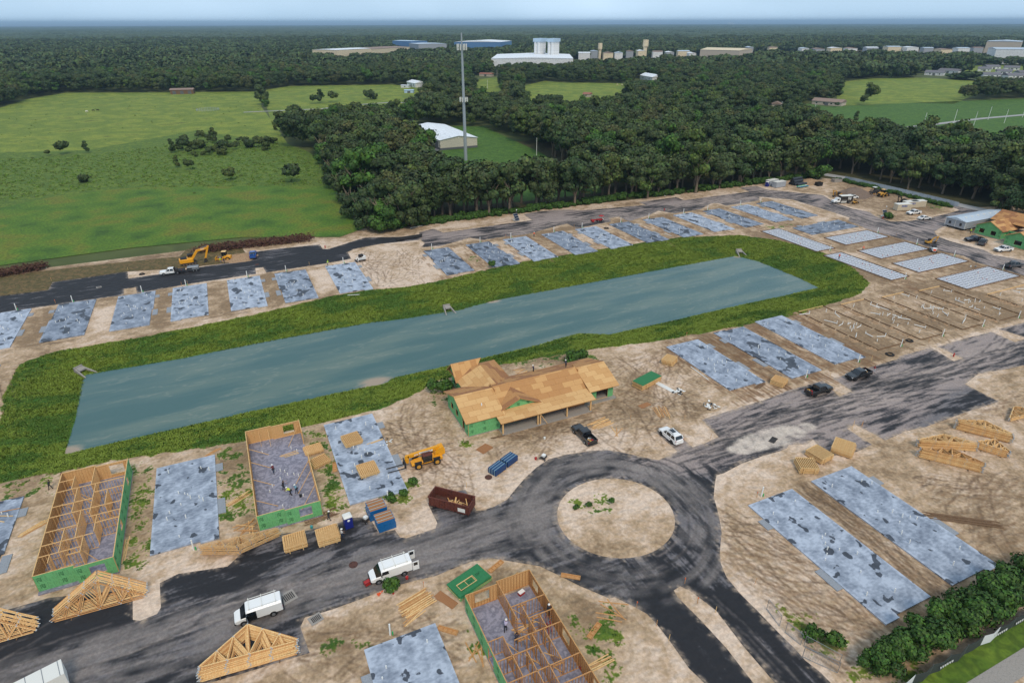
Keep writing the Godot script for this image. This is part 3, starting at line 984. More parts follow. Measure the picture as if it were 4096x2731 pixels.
func build_fields():
	var far := mat("far_ground", c8(96, 104, 62), 0.95, 0, ntex(81, 0.01, [c8(150, 150, 120), c8(225, 230, 190), c8(190, 200, 150), c8(255, 250, 220)], 512, 5), 0.004, true)
	var g := Geo.new()
	# one sheet to the horizon, left open under the site map
	var a := MAP.position
	var b := MAP.end
	var L := 24000.0
	var y := -0.06
	for r in [[-L, a.x, -L, L], [b.x, L, -L, L], [a.x, b.x, -L, a.y], [a.x, b.x, b.y, L]]:
		g.quad(Vector3(r[0], y, r[3]), Vector3(r[1], y, r[3]), Vector3(r[1], y, r[2]), Vector3(r[0], y, r[2]))
	structure("ground", g, far)
	var grass_noise := ntex(82, 0.012, [c8(140, 150, 112), c8(235, 236, 190), c8(176, 196, 140), c8(255, 246, 200)], 512, 5)
	var fine := ntex(83, 0.06, [c8(140, 146, 128), c8(255, 255, 250), c8(190, 196, 176), c8(255, 255, 255)], 512, 4)
	var mown := ntex(84, 0.010, [c8(130, 160, 100), c8(180, 205, 140), c8(215, 225, 165), c8(255, 222, 195), c8(255, 205, 205)], 512, 5)
	for f in [["meadow", c8(160, 170, 74), 0.006], ["rough_meadow", c8(124, 146, 54), 0.02], ["mown_grass", c8(114, 144, 42), 0.009], ["lawn", c8(98, 136, 46), 0.02], ["mud", c8(140, 112, 92), 0.05]]:
		var m := mat(f[0], f[1], 0.95, 0, mown if f[0] == "mown_grass" else grass_noise, f[2], true)
		m.detail_enabled = true
		m.detail_blend_mode = BaseMaterial3D.BLEND_MODE_MUL
		m.detail_uv_layer = BaseMaterial3D.DETAIL_UV_2
		m.uv2_triplanar = true
		m.uv2_world_triplanar = true
		m.uv2_scale = Vector3.ONE * 0.022
		m.detail_albedo = fine
	var list := [
		["field", "meadow", 0.0, [-220.6, -542.1, -215.0, -672.1, -168.3, -722.3, -161.8, -793.5, -137.2, -852.7, -31.0, -806.1, 54.8, -774.8, 42.2, -627.9, 40.6, -476.0, 39.5, -418.8, 46.0, -391.3, 51.9, -340.4, 40.2, -238.0, 42.2, -224.5, -83.8, -309.8, -147.6, -339.6]],
		["field", "rough_meadow", 0.05, [-174.0, -412.8, -114.5, -459.7, -69.7, -446.1, -11.3, -500.7, 39.5, -418.8, 46.0, -391.3, 51.9, -340.4, 44.1, -257.3, -3.7, -299.8, -47.3, -324.6, -84.7, -313.8, -141.6, -322.9]],
		["field", "mown_grass", 0.1, [-145.1, -300.3, -84.3, -312.2, -63.9, -326.3, -39.0, -327.9, 14.8, -307.3, 43.4, -292.9, 46.2, -268.1, 42.3, -221.5, 32.5, -214.8, 2.4, -228.8, -32.4, -232.1, -67.5, -230.1, -115.7, -226.0]],
		["field", "meadow", 0.0, [55.7, -785.2, 88.3, -827.9, 205.1, -796.3, 223.3, -749.3, 217.8, -669.5, 131.3, -475.9, 89.3, -472.0, 59.3, -469.6, 37.8, -479.9]],
		["field", "meadow", 0.0, [302.9, -803.9, 371.3, -849.9, 242.2, -544.9, 206.7, -518.5]],
		["field", "meadow", 0.0, [326.9, -698.5, 392.0, -759.9, 404.2, -725.2, 432.9, -711.1, 466.5, -680.9, 317.3, -468.7, 268.8, -460.4, 222.7, -468.0]],
		["field", "lawn", 0.0, [111.2, -442.3, 130.6, -455.5, 175.6, -434.0, 166.6, -323.8, 150, -231, 108, -232, 84, -236, 100.0, -365.8]],
		["field", "lawn", 0.0, [418.6, -391.3, 474.9, -426.3, 494.9, -435.0, 490.2, -411.8, 585.3, -399.0, 712.7, -377.9, 808.5, -335.7, 563.7, -226.7, 404.1, -159.3, 376.8, -192.6, 345.4, -230.2, 352.3, -265.4, 343.2, -285.6]],
		["field", "meadow", 0.0, [697.4, -580.7, 792.1, -607.7, 865.5, -587.4, 872.9, -529.5, 873.8, -493.7, 609.0, -377.3, 581.9, -399.3, 503.4, -412.0]],
		["field", "meadow", 0.0, [1038, -673.1, 1193, -716.9, 1257, -684.1, 1120, -578.7, 977.1, -583.4]],
		["field", "meadow", 0.0, [1772, -2317, 2036, -2361, 1725, -1999, 1513, -1977]],
		["field", "meadow", 0.0, [776.2, -1745, 932.2, -1840, 818.0, -1565, 667.5, -1451]],
		["field", "meadow", 0.0, [1576, -3162, 1996, -2889, 1608, -2519, 1355, -2676]],
		["field", "meadow", 0.0, [877.7, -3330, 1021, -3522, 812.8, -2806, 757.1, -2840]],
		["yard", "mud", 0.0, [559.6, -1070, 681.6, -1174, 989.8, -1198, 1041, -1120, 822.6, -893.7, 658.1, -899.3, 521.7, -885.0]],
		["yard", "mud", 0.0, [1177, -1268, 2154, -1191, 1542, -848.9, 1223, -754.9, 1167, -928.0, 935.9, -1007]],
		["field", "mud", 0.06, [-79.9, -211.3, -82.0, -219.0, -65.1, -218.4, -44.1, -218.6, -17.6, -216.0, -15.6, -222.8, 0.4, -220.8, 2.8, -202.7, -17.5, -203.9, -31.6, -207.7, -50.5, -206.9, -50.5, -200.5, -61.5, -200.9]],
	]
	for f in list:
		var p := P2(f[3])
		open_land.append(p)
		var o := structure(f[0], sheet(p, 0.02 + f[2]), M[f[1]])
	# the near public road and its pavement beyond the site fence
	var edge := structure("pavement", sheet(PackedVector2Array([Vector2(40, -19.8), Vector2(130, -19.8), Vector2(130, -17.6), Vector2(40, -17.6)]), 0.03), M.concrete)
	edge.set_meta("kind", "structure")
	structure("verge", sheet(PackedVector2Array([Vector2(40, -22.4), Vector2(130, -22.4), Vector2(130, -19.8), Vector2(40, -19.8)]), 0.012), M.rough_meadow)
	# country lanes
	var lane := mat("lane", c8(160, 158, 156), 0.9)
	for l in [[[474.9, -426.3, 461.8, -408.4, 440.5, -380.8, 428.9, -358.0, 412.3, -321.0], 3.0], [[444.3, -301.2, 479.7, -303.0, 535.8, -306.8, 623.0, -305.2], 5.0], [[25.5, -592.4, 88.6, -588.1, 110.0, -602.4, 155.8, -610.6, 201.2, -569.4, 241.6, -606.5, 250.6, -679.2, 267.9, -698.2], 4.0], [[265.1, -216.9, 268.7, -202.6, 265.5, -177.9, 266.8, -159.2, 268.8, -136.5], 6.0], [[1358, -870.2, 1551, -848.8], 5.0]]:
		var pts := P2(l[0])
		var gg := Geo.new()
		for i in pts.size() - 1:
			var d: Vector2 = (pts[i + 1] - pts[i]).normalized()
			var s: Vector2 = Vector2(-d.y, d.x) * l[1] * 0.5
			var p0: Vector2 = pts[i] - d * 0.4
			var p1: Vector2 = pts[i + 1] + d * 0.4
			var yy := 0.14 + 0.01 * (i % 2)
			gg.quad(Vector3(p0.x + s.x, yy, p0.y + s.y), Vector3(p1.x + s.x, yy, p1.y + s.y), Vector3(p1.x - s.x, yy, p1.y - s.y), Vector3(p0.x - s.x, yy, p0.y - s.y))
			# keep trees off the lane
			open_land.append(PackedVector2Array([p0 + s * 2.2, p1 + s * 2.2, p1 - s * 2.2, p0 - s * 2.2]))
		structure("lane", gg, lane)


# ---------------------------------------------------------------- slabs

const PLAN := [[-0.30, -0.40], [0.28, -0.36], [0.38, -0.30], [-0.12, -0.10], [-0.02, -0.08], [0.06, -0.05], [0.10, 0.0], [-0.05, 0.03], [0.22, 0.02], [0.30, 0.05], [-0.22, 0.10], [-0.28, 0.16], [0.02, 0.20], [0.30, 0.32], [-0.10, 0.38]]


func stretch_uv(g: Geo, w: float, l: float) -> ArrayMesh:
	for i in g.uv.size():
		g.uv[i] = Vector2(g.uv[i].x / w + 0.5, g.uv[i].y / l + 0.5)
	return g.mesh()


func slab_mesh(kind: int) -> ArrayMesh:
	var key := "slab_mesh%d" % kind
	if not mesh_store.has(key):
		var g := Geo.new()
		# x, z outline with a stepped corner; the prism is turned so that its pull is upwards
		var p: PackedVector2Array = [P2([-4.5, -12, 4.5, -12, 4.5, 12, 2.0, 12, 2.0, 11.5, -4.5, 11.5]), P2([-4.5, -11.6, 1.0, -11.6, 1.0, -12, 4.5, -12, 4.5, 1.5, 4.15, 1.5, 4.15, 12, -4.5, 12])][kind]
		g.T = Transform3D(Basis(Vector3.RIGHT, Vector3.BACK, Vector3.DOWN), Vector3.ZERO)
		g.prism(p, -0.22, 0.1)
		mesh_store[key] = stretch_uv(g, 9, 24)
	return mesh_store[key]


func slab_thing(u0: float, u1: float, v0: float, v1: float, label: String, group: String, look: int, flip := false, riser := 0, along_x := false, pads := true) -> Node3D:
	var t := thing("concrete_slab", label, "slab", Vector3((u0 + u1) / 2, 0, (v0 + v1) / 2), 0.0, group)
	var w := u1 - u0
	var l := v1 - v0
	if along_x:
		t.rotation.y = PI / 2
		var k := w
		w = l
		l = k
	var b := part(t, "slab_top", slab_mesh(look % 2), M["slab%d" % (look % 4 + 4 * (names["concrete_slab"] % 2))])
	b.scale = Vector3(w / 9.0 * (-1 if flip else 1), 1, l / 24.0 * (-1 if look % 3 == 1 else 1))
	var side := -1.0 if flip else 1.0
	if pads:
		for k in 2:
			var pw := 1.2
			var pl: float = [2.0, 3.6][k]
			var g := Geo.new()
			g.box(Vector3(0, 0.06, 0), Vector3(pw, 0.16, pl))
			part(t, "step_pad", g, M.concrete_pad, Vector3(side * (w / 2 + pw / 2 - 0.08), 0, l * [-0.32, 0.16][k]))
	pipes(t, w, l, side, 0.22)
	if riser != 0:
		riser_pipe(t, Vector3(side * w * 0.12, 0, riser * (l / 2 + 0.8)))
	return t


func pipe_mesh(h: float) -> ArrayMesh:
	var key := "pipe%.2f" % h
	if not mesh_store.has(key):
		var g := Geo.new()
		g.tube(Vector3.ZERO, Vector3(0, h, 0), 0.085, 0.085, 7)
		mesh_store[key] = g.mesh()
	return mesh_store[key]


func pipes(t: Node3D, w: float, l: float, side: float, y: float):
	for p in PLAN:
		if rng.randf() < 0.9:
			part(t, "pipe", pipe_mesh([0.35, 0.5, 0.65][rng.randi() % 3]), M.pvc, Vector3(p[0] * w * side + R(-0.2, 0.2), y - 0.03, p[1] * l + R(-0.2, 0.2)), Vector3(R(-0.05, 0.05), 0, R(-0.05, 0.05)))


func riser_pipe(t: Node3D, at: Vector3):
	var g := Geo.new()
	g.tube(Vector3(0, 0, 0), Vector3(0.06, 1.9, 0), 0.1, 0.1, 8)
	var r := part(t, "riser_pipe", g, M.pvc, at)
	var k := Geo.new()
	k.tube(Vector3(0.3, 0, 0.1), Vector3(0.3, 0.55, 0.1), 0.09, 0.09, 8)
	part(r, "cap", k, M.green_plastic)


func build_slabs():
	var g1 := "concrete slabs of the far row"
	var k := 0
	var ord := ["first", "second", "third", "fourth", "fifth", "sixth", "seventh", "eighth", "ninth", "tenth", "eleventh"]
	for a in [[-61.0, -52.0, "cut by the left picture edge"], [-46.4, -37.4, ""], [-32.2, -23.2, ""], [-18.9, -10.2, ""], [-4.9, 4.0, ""], [8.1, 17.0, ""], [22.8, 31.9, ""]]:
		var l := "blue-grey concrete slab beside the fresh black road, %s from the left" % ord[k]
		if k == 0:
			l = "blue-grey concrete slab beside the fresh black road, cut off by the left picture edge"
		if k == 6:
			l = "pale concrete slab beside the fresh black road, last before the bare sand"
		slab_thing(a[0], a[1], -187.0, -163.0, l, g1, [2, 1, 3, 0, 2, 3, 2][k], k % 2 == 1, -1)
		k += 1
	k = 0
	for a in [54.0, 68.9, 82.4, 97.0, 110.6, 125.0, 139.6, 153.8, 167.6, 182.2, 195.0]:
		slab_thing(a, a + 8.8, -188.2, -164.3, "blue-grey concrete slab between the pond and the wood, %s right of the bare sand" % ord[k], g1, [1, 1, 0, 3, 0, 1, 3, 2, 1, 0, 1][k], k % 2 == 0, -1)
		k += 1
	slab_thing(182.2, 205.5, -157.0, -147.8, "blue-grey concrete slab lying crosswise beside the gridded slab beds", g1, 1, false, 0, true)
	var g2 := "concrete slabs around the near road"
	slab_thing(-47.0, -38.0, -101.1, -77.8, "grey slab with boards on it, left of the house full of inner walls", g2, 3, false, 0)
	slab_thing(-19.4, -10.5, -100.0, -78.6, "empty pale slab between the two framed houses", g2, 0, false, 1)
	slab_thing(8.0, 17.0, -101.2, -77.2, "slab carrying two stacks of wall panels next to the yellow telehandler", g2, 2, false, 1)
	slab_thing(84.3, 93.3, -100.2, -79.0, "slab nearest the green-topped board stack, with large dark stains", g2, 0, false, 0)
	slab_thing(98.9, 107.7, -101.4, -77.7, "middle slab of the three above the black pickups", g2, 3, true, 1)
	slab_thing(112.4, 121.2, -102.0, -77.8, "slab above the black pickups that borders the bare pipe beds", g2, 0, false, 1)
	slab_thing(63.4, 72.4, -52.1, -28.7, "large slab nearest the entry drive, beside the roundabout", g2, 2, true, -1)
	slab_thing(76.7, 85.8, -52.2, -28.7, "large slab between the entry-drive slab and the long rods", g2, 0, false, 0)
	slab_thing(4.4, 13.2, -52.0, -28.5, "slab with a wide dark puddle at the bottom picture edge", g2, 2, true, -1)
	slab_thing(-64.5, -55.5, -101.0, -77.8, "grey slab cut off by the left picture edge, beyond the boarded slab", g2, 1, false, 0)
	slab_thing(-62.0, -53.0, -157.5, -133.5, "slab corner peeping in at the left edge beside the dirt track", g2, 0, false, 0)
	# beds ready for concrete: plastic sheet, steel grid and board forms
	var g3 := "slab beds with steel grids"
	var bed_no := 0
	for b in [[169.0, 177.2, -158.4, -134.2, "at the rounded end of the pond"], [168.0, 175.6, -130.4, -107.0, "under the worker in orange at the corner of the grass"], [183.2, 204.0, -143.6, -135.0, "behind the crouching worker, farthest back"], [181.6, 204.2, -129.0, -120.8, "in front of the crouching worker"], [181.0, 204.0, -116.4, -107.8, "between the small white loader and the steel drums"], [180.8, 204.8, -102.4, -93.5, "nearest the bare pipe beds"]]:
		steel_bed(b[0], b[1], b[2], b[3], "gridded slab bed, " + b[4], g3)
		bed_no += 1
	# bare beds: board forms round raked earth, with drain pipes
	var g4 := "bare earth slab beds with drain pipes"
	k = 0
	for u in [126.8, 140.4, 154.4, 167.6]:
		earth_bed(u, u + 8.8, -102.0 + 1.2 * k, -79.0 + 0.6 * k, "raked earth slab bed with white drain pipes, %s from the finished slab" % ord[k], g4)
		k += 1
	earth_bed(182.0, 205.0, -89.0, -80.0, "raked earth slab bed in front of the nearest steel grid bed", g4, true)


func steel_bed(u0: float, u1: float, v0: float, v1: float, label: String, group: String):
	var w := u1 - u0
	var l := v1 - v0
	var t := thing("slab_bed", label, "slab bed", Vector3((u0 + u1) / 2, 0, (v0 + v1) / 2), 0.0, group)
	var g := Geo.new()
	g.box(Vector3(0, 0.06, 0), Vector3(w, 0.12, l))
	part(t, "plastic_sheet", g, M.plastic_sheet)
	var r := Geo.new()
	var x := -w / 2 + 0.5
	while x < w / 2:
		r.box(Vector3(x, 0.17, 0), Vector3(0.065, 0.03, l - 0.3))
		x += 1.15
	var z := -l / 2 + 0.5
	while z < l / 2:
		r.box(Vector3(0, 0.2, z), Vector3(w - 0.3, 0.03, 0.065))
		z += 1.15
	var gr := part(t, "steel_grid", r, M.dark_steel)
	gr.set_meta("kind", "stuff")
	for s in [-1, 1]:
		var b := Geo.new()
		b.box(Vector3(s * (w / 2 + 0.1), 0.12, 0), Vector3(0.12, 0.28, l + 0.3))
		part(t, "form_board", b, M.lumber_grey)
		var b2 := Geo.new()
		b2.box(Vector3(0, 0.12, s * (l / 2 + 0.1)), Vector3(w + 0.02, 0.28, 0.12))
		part(t, "form_board", b2, M.lumber_grey)
	if w > l:
		for p in PLAN:
			pipe_red(t, Vector3(p[1] * w, 0.1, p[0] * l))
	else:
		for p in PLAN:
			pipe_red(t, Vector3(p[0] * w, 0.1, p[1] * l))
	riser_pipe(t, Vector3(w / 2 + 0.9, 0, -0.1 * l) if w > l else Vector3(0.1 * w, 0, l / 2 + 0.9))


func pipe_red(t: Node3D, at: Vector3):
	var o := part(t, "pipe", pipe_mesh(0.65), M.pvc, at + Vector3(R(-0.2, 0.2), 0, R(-0.2, 0.2)))
	if rng.randf() < 0.35:
		var g := Geo.new()
		g.tube(Vector3(0, 0.05, 0), Vector3(0, 0.2, 0), 0.16, 0.12, 7)
		part(o, "collar", g, M.red)


func earth_bed(u0: float, u1: float, v0: float, v1: float, label: String, group: String, along_x := false):
	var w := u1 - u0
	var l := v1 - v0
	var t := thing("slab_bed", label, "slab bed", Vector3((u0 + u1) / 2, 0, (v0 + v1) / 2), 0.0, group)
	for s in [-1, 1]:
		var b := Geo.new()
		var z := -l / 2
		while z < l / 2 - 1.0:
			var e := minf(z + R(3.0, 4.8), l / 2)
			b.beam(Vector3(s * w / 2 + R(-0.08, 0.08), 0.1, z), Vector3(s * w / 2 + R(-0.08, 0.08), 0.1, e), 0.09, 0.26)
			z = e + R(0.0, 0.6)
		part(t, "form_board", b, M.lumber_grey)
		var b2 := Geo.new()
		b2.beam(Vector3(-w / 2 + 0.1, 0.1, s * l / 2), Vector3(w / 2 - 0.1, 0.1, s * l / 2 + R(-0.1, 0.1)), 0.09, 0.24)
		part(t, "form_board", b2, M.lumber_pale if s < 0 else M.lumber_grey)
	# a low bank of dug earth along the bed
	var ridge := Geo.new()
	for s in 26:
		var at := Vector3(R(-w / 2 - 1.4, -w / 2 - 0.5), 0, R(-l / 2, l / 2))
		var r0 := R(0.3, 0.8)
		ridge.tube(at, at + Vector3(0, R(0.15, 0.35), 0), r0, r0 * 0.3, 7)
	part(t, "earth_ridge", ridge, M.dirt).set_meta("kind", "stuff")
	for p in PLAN:
		var q := Vector3(p[1] * w, 0, p[0] * l) if along_x else Vector3(p[0] * w, 0, p[1] * l)
		q += Vector3(R(-0.4, 0.4), 0, R(-0.4, 0.4))
		var o := part(t, "pipe", pipe_mesh([0.65, 0.85, 1.0][rng.randi() % 3]), M.pvc, q, Vector3(R(-0.12, 0.12), 0, R(-0.12, 0.12)))
		if rng.randf() < 0.6:
			var g := Geo.new()
			var d := Vector3.FORWARD.rotated(Vector3.UP, R(0, TAU)) * R(1.0, 3.4)
			g.tube(Vector3(0, 0.2, 0), Vector3(0, 0.16, 0) + d, 0.085, 0.085, 6)
			part(o, "drain_run", g, M.pvc)
	riser_pipe(t, Vector3(w / 2 + 0.9, 0, 0) if along_x else Vector3(w * 0.2, 0, l / 2 + 0.9))


# ---------------------------------------------------------------- framed houses

var sheath_mesh: ArrayMesh
var zip_text: TextMesh
var zip_small: TextMesh

# unit panel: outside (+z) green, inside and edges wood
func panel_pieces():
	if sheath_mesh:
		return
	var a := Geo.new()
	a.bb(-0.5, 0.5, -0.5, 0.5, 0.2, 0.5)
	sheath_mesh = a.mesh()
	sheath_mesh.surface_set_material(0, M.sheathing)
	var b := Geo.new()
	b.bb(-0.5, 0.5, -0.5, 0.5, -0.5, 0.19)
	var arr := b.mesh().surface_get_arrays(0)
	sheath_mesh.add_surface_from_arrays(Mesh.PRIMITIVE_TRIANGLES, arr)
	sheath_mesh.surface_set_material(1, M.osb_c)
	var f := SystemFont.new()
	f.font_names = PackedStringArray(["Droid Sans"])
	f.font_weight = 800
	zip_text = TextMesh.new()
	zip_text.font = f
	zip_text.text = "ZIP"
	zip_text.font_size = 40
	zip_text.pixel_size = 0.012
	zip_text.depth = 0.006
	zip_small = TextMesh.new()
	zip_small.font = f
	zip_small.text = "system"
	zip_small.font_size = 24
	zip_small.pixel_size = 0.008
	zip_small.depth = 0.006


# one run of wall from a to b; out is the side (+1 / -1) that is sheathed, 0 for an inner wall; openings: [from, to, sill, head]
func wall(t: Node3D, a: Vector2, b: Vector2, h: float, out := 0, openings := [], letters := true, y0 := 0.0, wood := "lumber"):
	panel_pieces()
	var d := b - a
	var l := d.length()
	var turn := -d.angle()
	var at := Vector3(a.x, y0, a.y)
	var g := Geo.new()
	var th := 0.045
	var dp := 0.1
	g.bb(0, l, 0, th, -dp / 2, dp / 2)
	g.bb(0, l, h - 2.2 * th, h, -dp / 2, dp / 2)
	var x := 0.02
	while x < l:
		var skip := false
		for o in openings:
			if x > o[0] + 0.02 and x < o[1] - 0.02:
				skip = true
				if o[2] > 0.3:
					g.bb(x, x + th, th, o[2], -dp / 2, dp / 2)
				if o[3] < h - 0.35:
					g.bb(x, x + th, o[3], h - 2.2 * th, -dp / 2, dp / 2)
		if not skip:
			g.bb(x, x + th, th, h - 2.2 * th, -dp / 2, dp / 2)
		x += 0.41
	for o in openings:
		g.bb(o[0] - 0.09, o[0], th, h - 0.1, -dp / 2, dp / 2)
		g.bb(o[1], o[1] + 0.09, th, h - 0.1, -dp / 2, dp / 2)
		g.bb(o[0], o[1], o[3] - 0.01, o[3] + 0.2, -dp / 2, dp / 2)
		if o[2] > 0.3:
			g.bb(o[0], o[1], o[2] - 0.09, o[2], -dp / 2, dp / 2)
	part(t, "wall_frame" if out != 0 else "inner_wall_frame", g, M[wood], at, Vector3(0, turn, 0))
	if out == 0:
		return
	var basis := Basis(Vector3.UP, turn)
	x = 0.0
	var k := 0
	while x < l - 0.02:
		var e := minf(x + 1.22, l)
		var spans := [[x, e, -0.12, h]]
		for o in openings:
			var nxt := []
			for s in spans:
				if o[1] <= s[0] or o[0] >= s[1]:
					nxt.append(s)
					continue
				if o[0] > s[0]:
					nxt.append([s[0], o[0], s[2], s[3]])
				if o[1] < s[1]:
					nxt.append([o[1], s[1], s[2], s[3]])
				var m0 := maxf(s[0], o[0])
				var m1 := minf(s[1], o[1])
				if o[2] > 0.3:
					nxt.append([m0, m1, s[2], o[2]])
				if o[3] < s[3] - 0.1:
					nxt.append([m0, m1, o[3], s[3]])
			spans = nxt
		for s in spans:
			var m := MeshInstance3D.new()
			m.mesh = sheath_mesh
			m.name = "sheathing_panel"
			t.add_child(m, true)
			var sx: float = s[1] - s[0] - 0.012
			var sy: float = s[3] - s[2]
			m.transform = Transform3D(Basis(basis.x * sx * out, basis.y * sy, basis.z * 0.022 * out), at + basis * Vector3((s[0] + s[1]) / 2, (s[2] + s[3]) / 2, out * (dp / 2 + 0.012)))
			if letters and sx > 0.9 and sy > 2.0 and k % 2 == 0:
				lettering(t, at + basis * Vector3((s[0] + s[1]) / 2, 0.72 * h, out * (dp / 2 + 0.026)), turn + (0.0 if out > 0 else PI))
				lettering(t, at + basis * Vector3((s[0] + s[1]) / 2 + 0.1, 0.28 * h, out * (dp / 2 + 0.026)), turn + (0.0 if out > 0 else PI))
		x = e
		k += 1


func lettering(t: Node3D, at: Vector3, turn: float):
	var o := part(t, "lettering", zip_text, M.print, at)
	o.basis = Basis(Vector3.UP, turn) * Basis(Vector3.BACK, -PI / 2)
	var s := part(o, "small_lettering", zip_small, M.print, Vector3(0, -0.27, 0))


func diag(t: Node3D, a: Vector3, b: Vector3, called := "brace"):
	var g := Geo.new()
	g.beam(a, b, 0.05, 0.1)
	part(t, called, g, M.lumber)


func room_walls(t: Node3D, list: Array, h: float, wood := "lumber"):
	for w in list:
		wall(t, Vector2(w[0], w[1]), Vector2(w[2], w[3]), h, 0, [] if w.size() < 6 else [[w[4], w[5], 0.0, 2.1]], false, 0.22, wood)


func house_floor(t: Node3D, w: float, l: float):
	var g := Geo.new()
	g.bb(-w / 2, w / 2, -0.1, 0.22, -l / 2, l / 2)
	part(t, "floor_slab", g, M.concrete_floor)


func build_houses():
	var h := 2.7
	# the house with all its inner walls up
	var t := thing("framed_house", "framed house full of inner stud walls, green sheathing outside, second lot from left", "house", Vector3(-27.6, 0, -89.2), 0.0, "framed houses")
	var w := 9.1
	var l := 23.2
	house_floor(t, w + 0.15, l + 0.15)
	var x0 := -w / 2
	var x1 := w / 2
	var z0 := -l / 2
	var z1 := l / 2
	wall(t, Vector2(x0, z1 - 0.5), Vector2(0.0, z1 - 0.5), h, 1, [], true, 0.22)
	wall(t, Vector2(0.0, z1), Vector2(x1, z1), h, 1, [[1.6, 3.4, 0.7, 2.1]], true, 0.22)
	wall(t, Vector2(x1, z0), Vector2(x1, z1), h, -1, [[4.2, 5.4, 1.0, 2.1], [14.6, 16.2, 1.0, 2.1]], true, 0.22)
	wall(t, Vector2(x0, z0), Vector2(x0, z1 - 0.5), h, 1, [], true, 0.22)
	wall(t, Vector2(x0, z0), Vector2(0, z0), h, -1, [], true, 0.22)
	wall(t, Vector2(0, z0 + 0.4), Vector2(x1, z0 + 0.4), h, -1, [[1.8, 3.8, 0.6, 2.3]], true, 0.22)
	room_walls(t, [[0.0, z0, 0.0, -6.5], [x0, -6.6, x1, -6.6], [x0, -3.0, 0.6, -3.0], [0.6, -6.6, 0.6, 0.4], [-1.8, -6.6, -1.8, -0.6], [0.6, -4.4, x1, -4.4], [x0, -0.6, x1, -0.6], [2.4, -4.4, 2.4, -0.6], [0.6, 1.4, x1, 1.4], [-0.6, -0.6, -0.6, 5.4], [x0, 2.6, -0.6, 2.6], [1.6, 1.4, 1.6, 5.0], [1.6, 3.2, x1, 3.2], [x0, 5.4, 1.6, 5.4], [-2.2, 2.6, -2.2, 7.6], [x0, 7.6, 0.4, 7.6], [0.4, 5.4, 0.4, 8.8], [-3.2, 7.6, -3.2, 9.2], [-2.6, -10.0, -2.6, -6.6], [x0, -9.2, -2.6, -9.2], [-1.2, 8.6, 0.4, 8.6]], h)
	for k in 9:
		var p := Vector3(R(x0 + 0.5, x1 - 2), h, R(z0 + 2, z1 - 3))
		diag(t, p, p + Vector3(R(1.2, 2.2), -h + 0.3, R(-0.5, 0.5)))
	# the house with only its outer walls
	t = thing("framed_house", "framed house with only outer walls and long braces, workers on its floor", "house", Vector3(-0.6, 0, -89.0), 0.0, "framed houses")
	w = 8.9
	l = 23.4
	x0 = -w / 2
	x1 = w / 2
	z0 = -l / 2
	z1 = l / 2
	house_floor(t, w + 0.15, l + 0.15)
	wall(t, Vector2(x0, z1 - 0.4), Vector2(-0.6, z1 - 0.4), h, 1, [], true, 0.22)
	wall(t, Vector2(-0.6, z1), Vector2(x1, z1), h, 1, [[1.9, 3.7, 0.7, 2.2]], true, 0.22)
	wall(t, Vector2(x1, -2.0), Vector2(x1, z1), h, -1, [], true, 0.22)
	wall(t, Vector2(x1, z0), Vector2(x1, -7.6), h, -1, [], true, 0.22)
	wall(t, Vector2(x0, z0), Vector2(x0, z1 - 0.4), h, 1, [], true, 0.22)
	wall(t, Vector2(x0, z0), Vector2(-0.3, z0), h, -1, [], true, 0.22)
	wall(t, Vector2(-0.3, z0 + 0.3), Vector2(x1, z0 + 0.3), h, -1, [[1.9, 3.7, 0.6, 2.3]], true, 0.22)
	for z in [-7.5, -3.6, 1.2, 6.5]:
		diag(t, Vector3(x0 + 0.06, 2.0, z), Vector3(x0 + 3.0, 0.24, z + 0.5))
	for z in [0.8, 3.4, 7.4]:
		diag(t, Vector3(x1 - 0.06, 2.7, z), Vector3(x1 - 2.7, 0.24, z + 2.0))
	diag(t, Vector3(x1 - 0.3, 2.5, z0 + 1.2), Vector3(x1 - 2.6, 0.24, z0 + 3.8))
	diag(t, Vector3(-2.4, 2.4, z0 + 0.1), Vector3(-2.4, 0.24, z0 + 1.7))
	diag(t, Vector3(-0.9, 2.4, z0 + 0.4), Vector3(-0.9, 0.24, z0 + 2.4))
	for p in PLAN:
		part(t, "pipe", pipe_mesh(0.5), M.pvc, Vector3(p[0] * w * 0.9, 0.2, p[1] * l * 0.85))
	# the house at the bottom of the picture
	t = thing("framed_house", "framed house with half its inner walls, cut off by the bottom picture edge", "house", Vector3(21.8, 0, -40.3), 0.0, "framed houses")
	w = 9.0
	l = 23.6
	x0 = -w / 2
	x1 = w / 2
	z0 = -l / 2
	z1 = l / 2
	house_floor(t, w + 0.15, l + 0.15)
	wall(t, Vector2(x0, z0), Vector2(-0.2, z0), h, -1, [[1.2, 3.2, 0.7, 2.3]], true, 0.22, "lumber_dark")
	wall(t, Vector2(-0.2, z0 - 0.4), Vector2(x1, z0 - 0.4), h, -1, [], true, 0.22, "lumber_dark")
	wall(t, Vector2(x0, z0), Vector2(x0, z1), h, 1, [[7.4, 9.0, 0.0, 2.2]], true, 0.22, "lumber_dark")
	wall(t, Vector2(x1, z0 - 0.4), Vector2(x1, z1), h, -1, [[1.0, 2.6, 0.9, 2.2], [9.0, 10.8, 0.8, 2.2], [16, 17.6, 0.8, 2.2]], true, 0.22, "lumber_dark")
	wall(t, Vector2(x0, z1), Vector2(x1, z1), h, 1, [], false, 0.22, "lumber_dark")
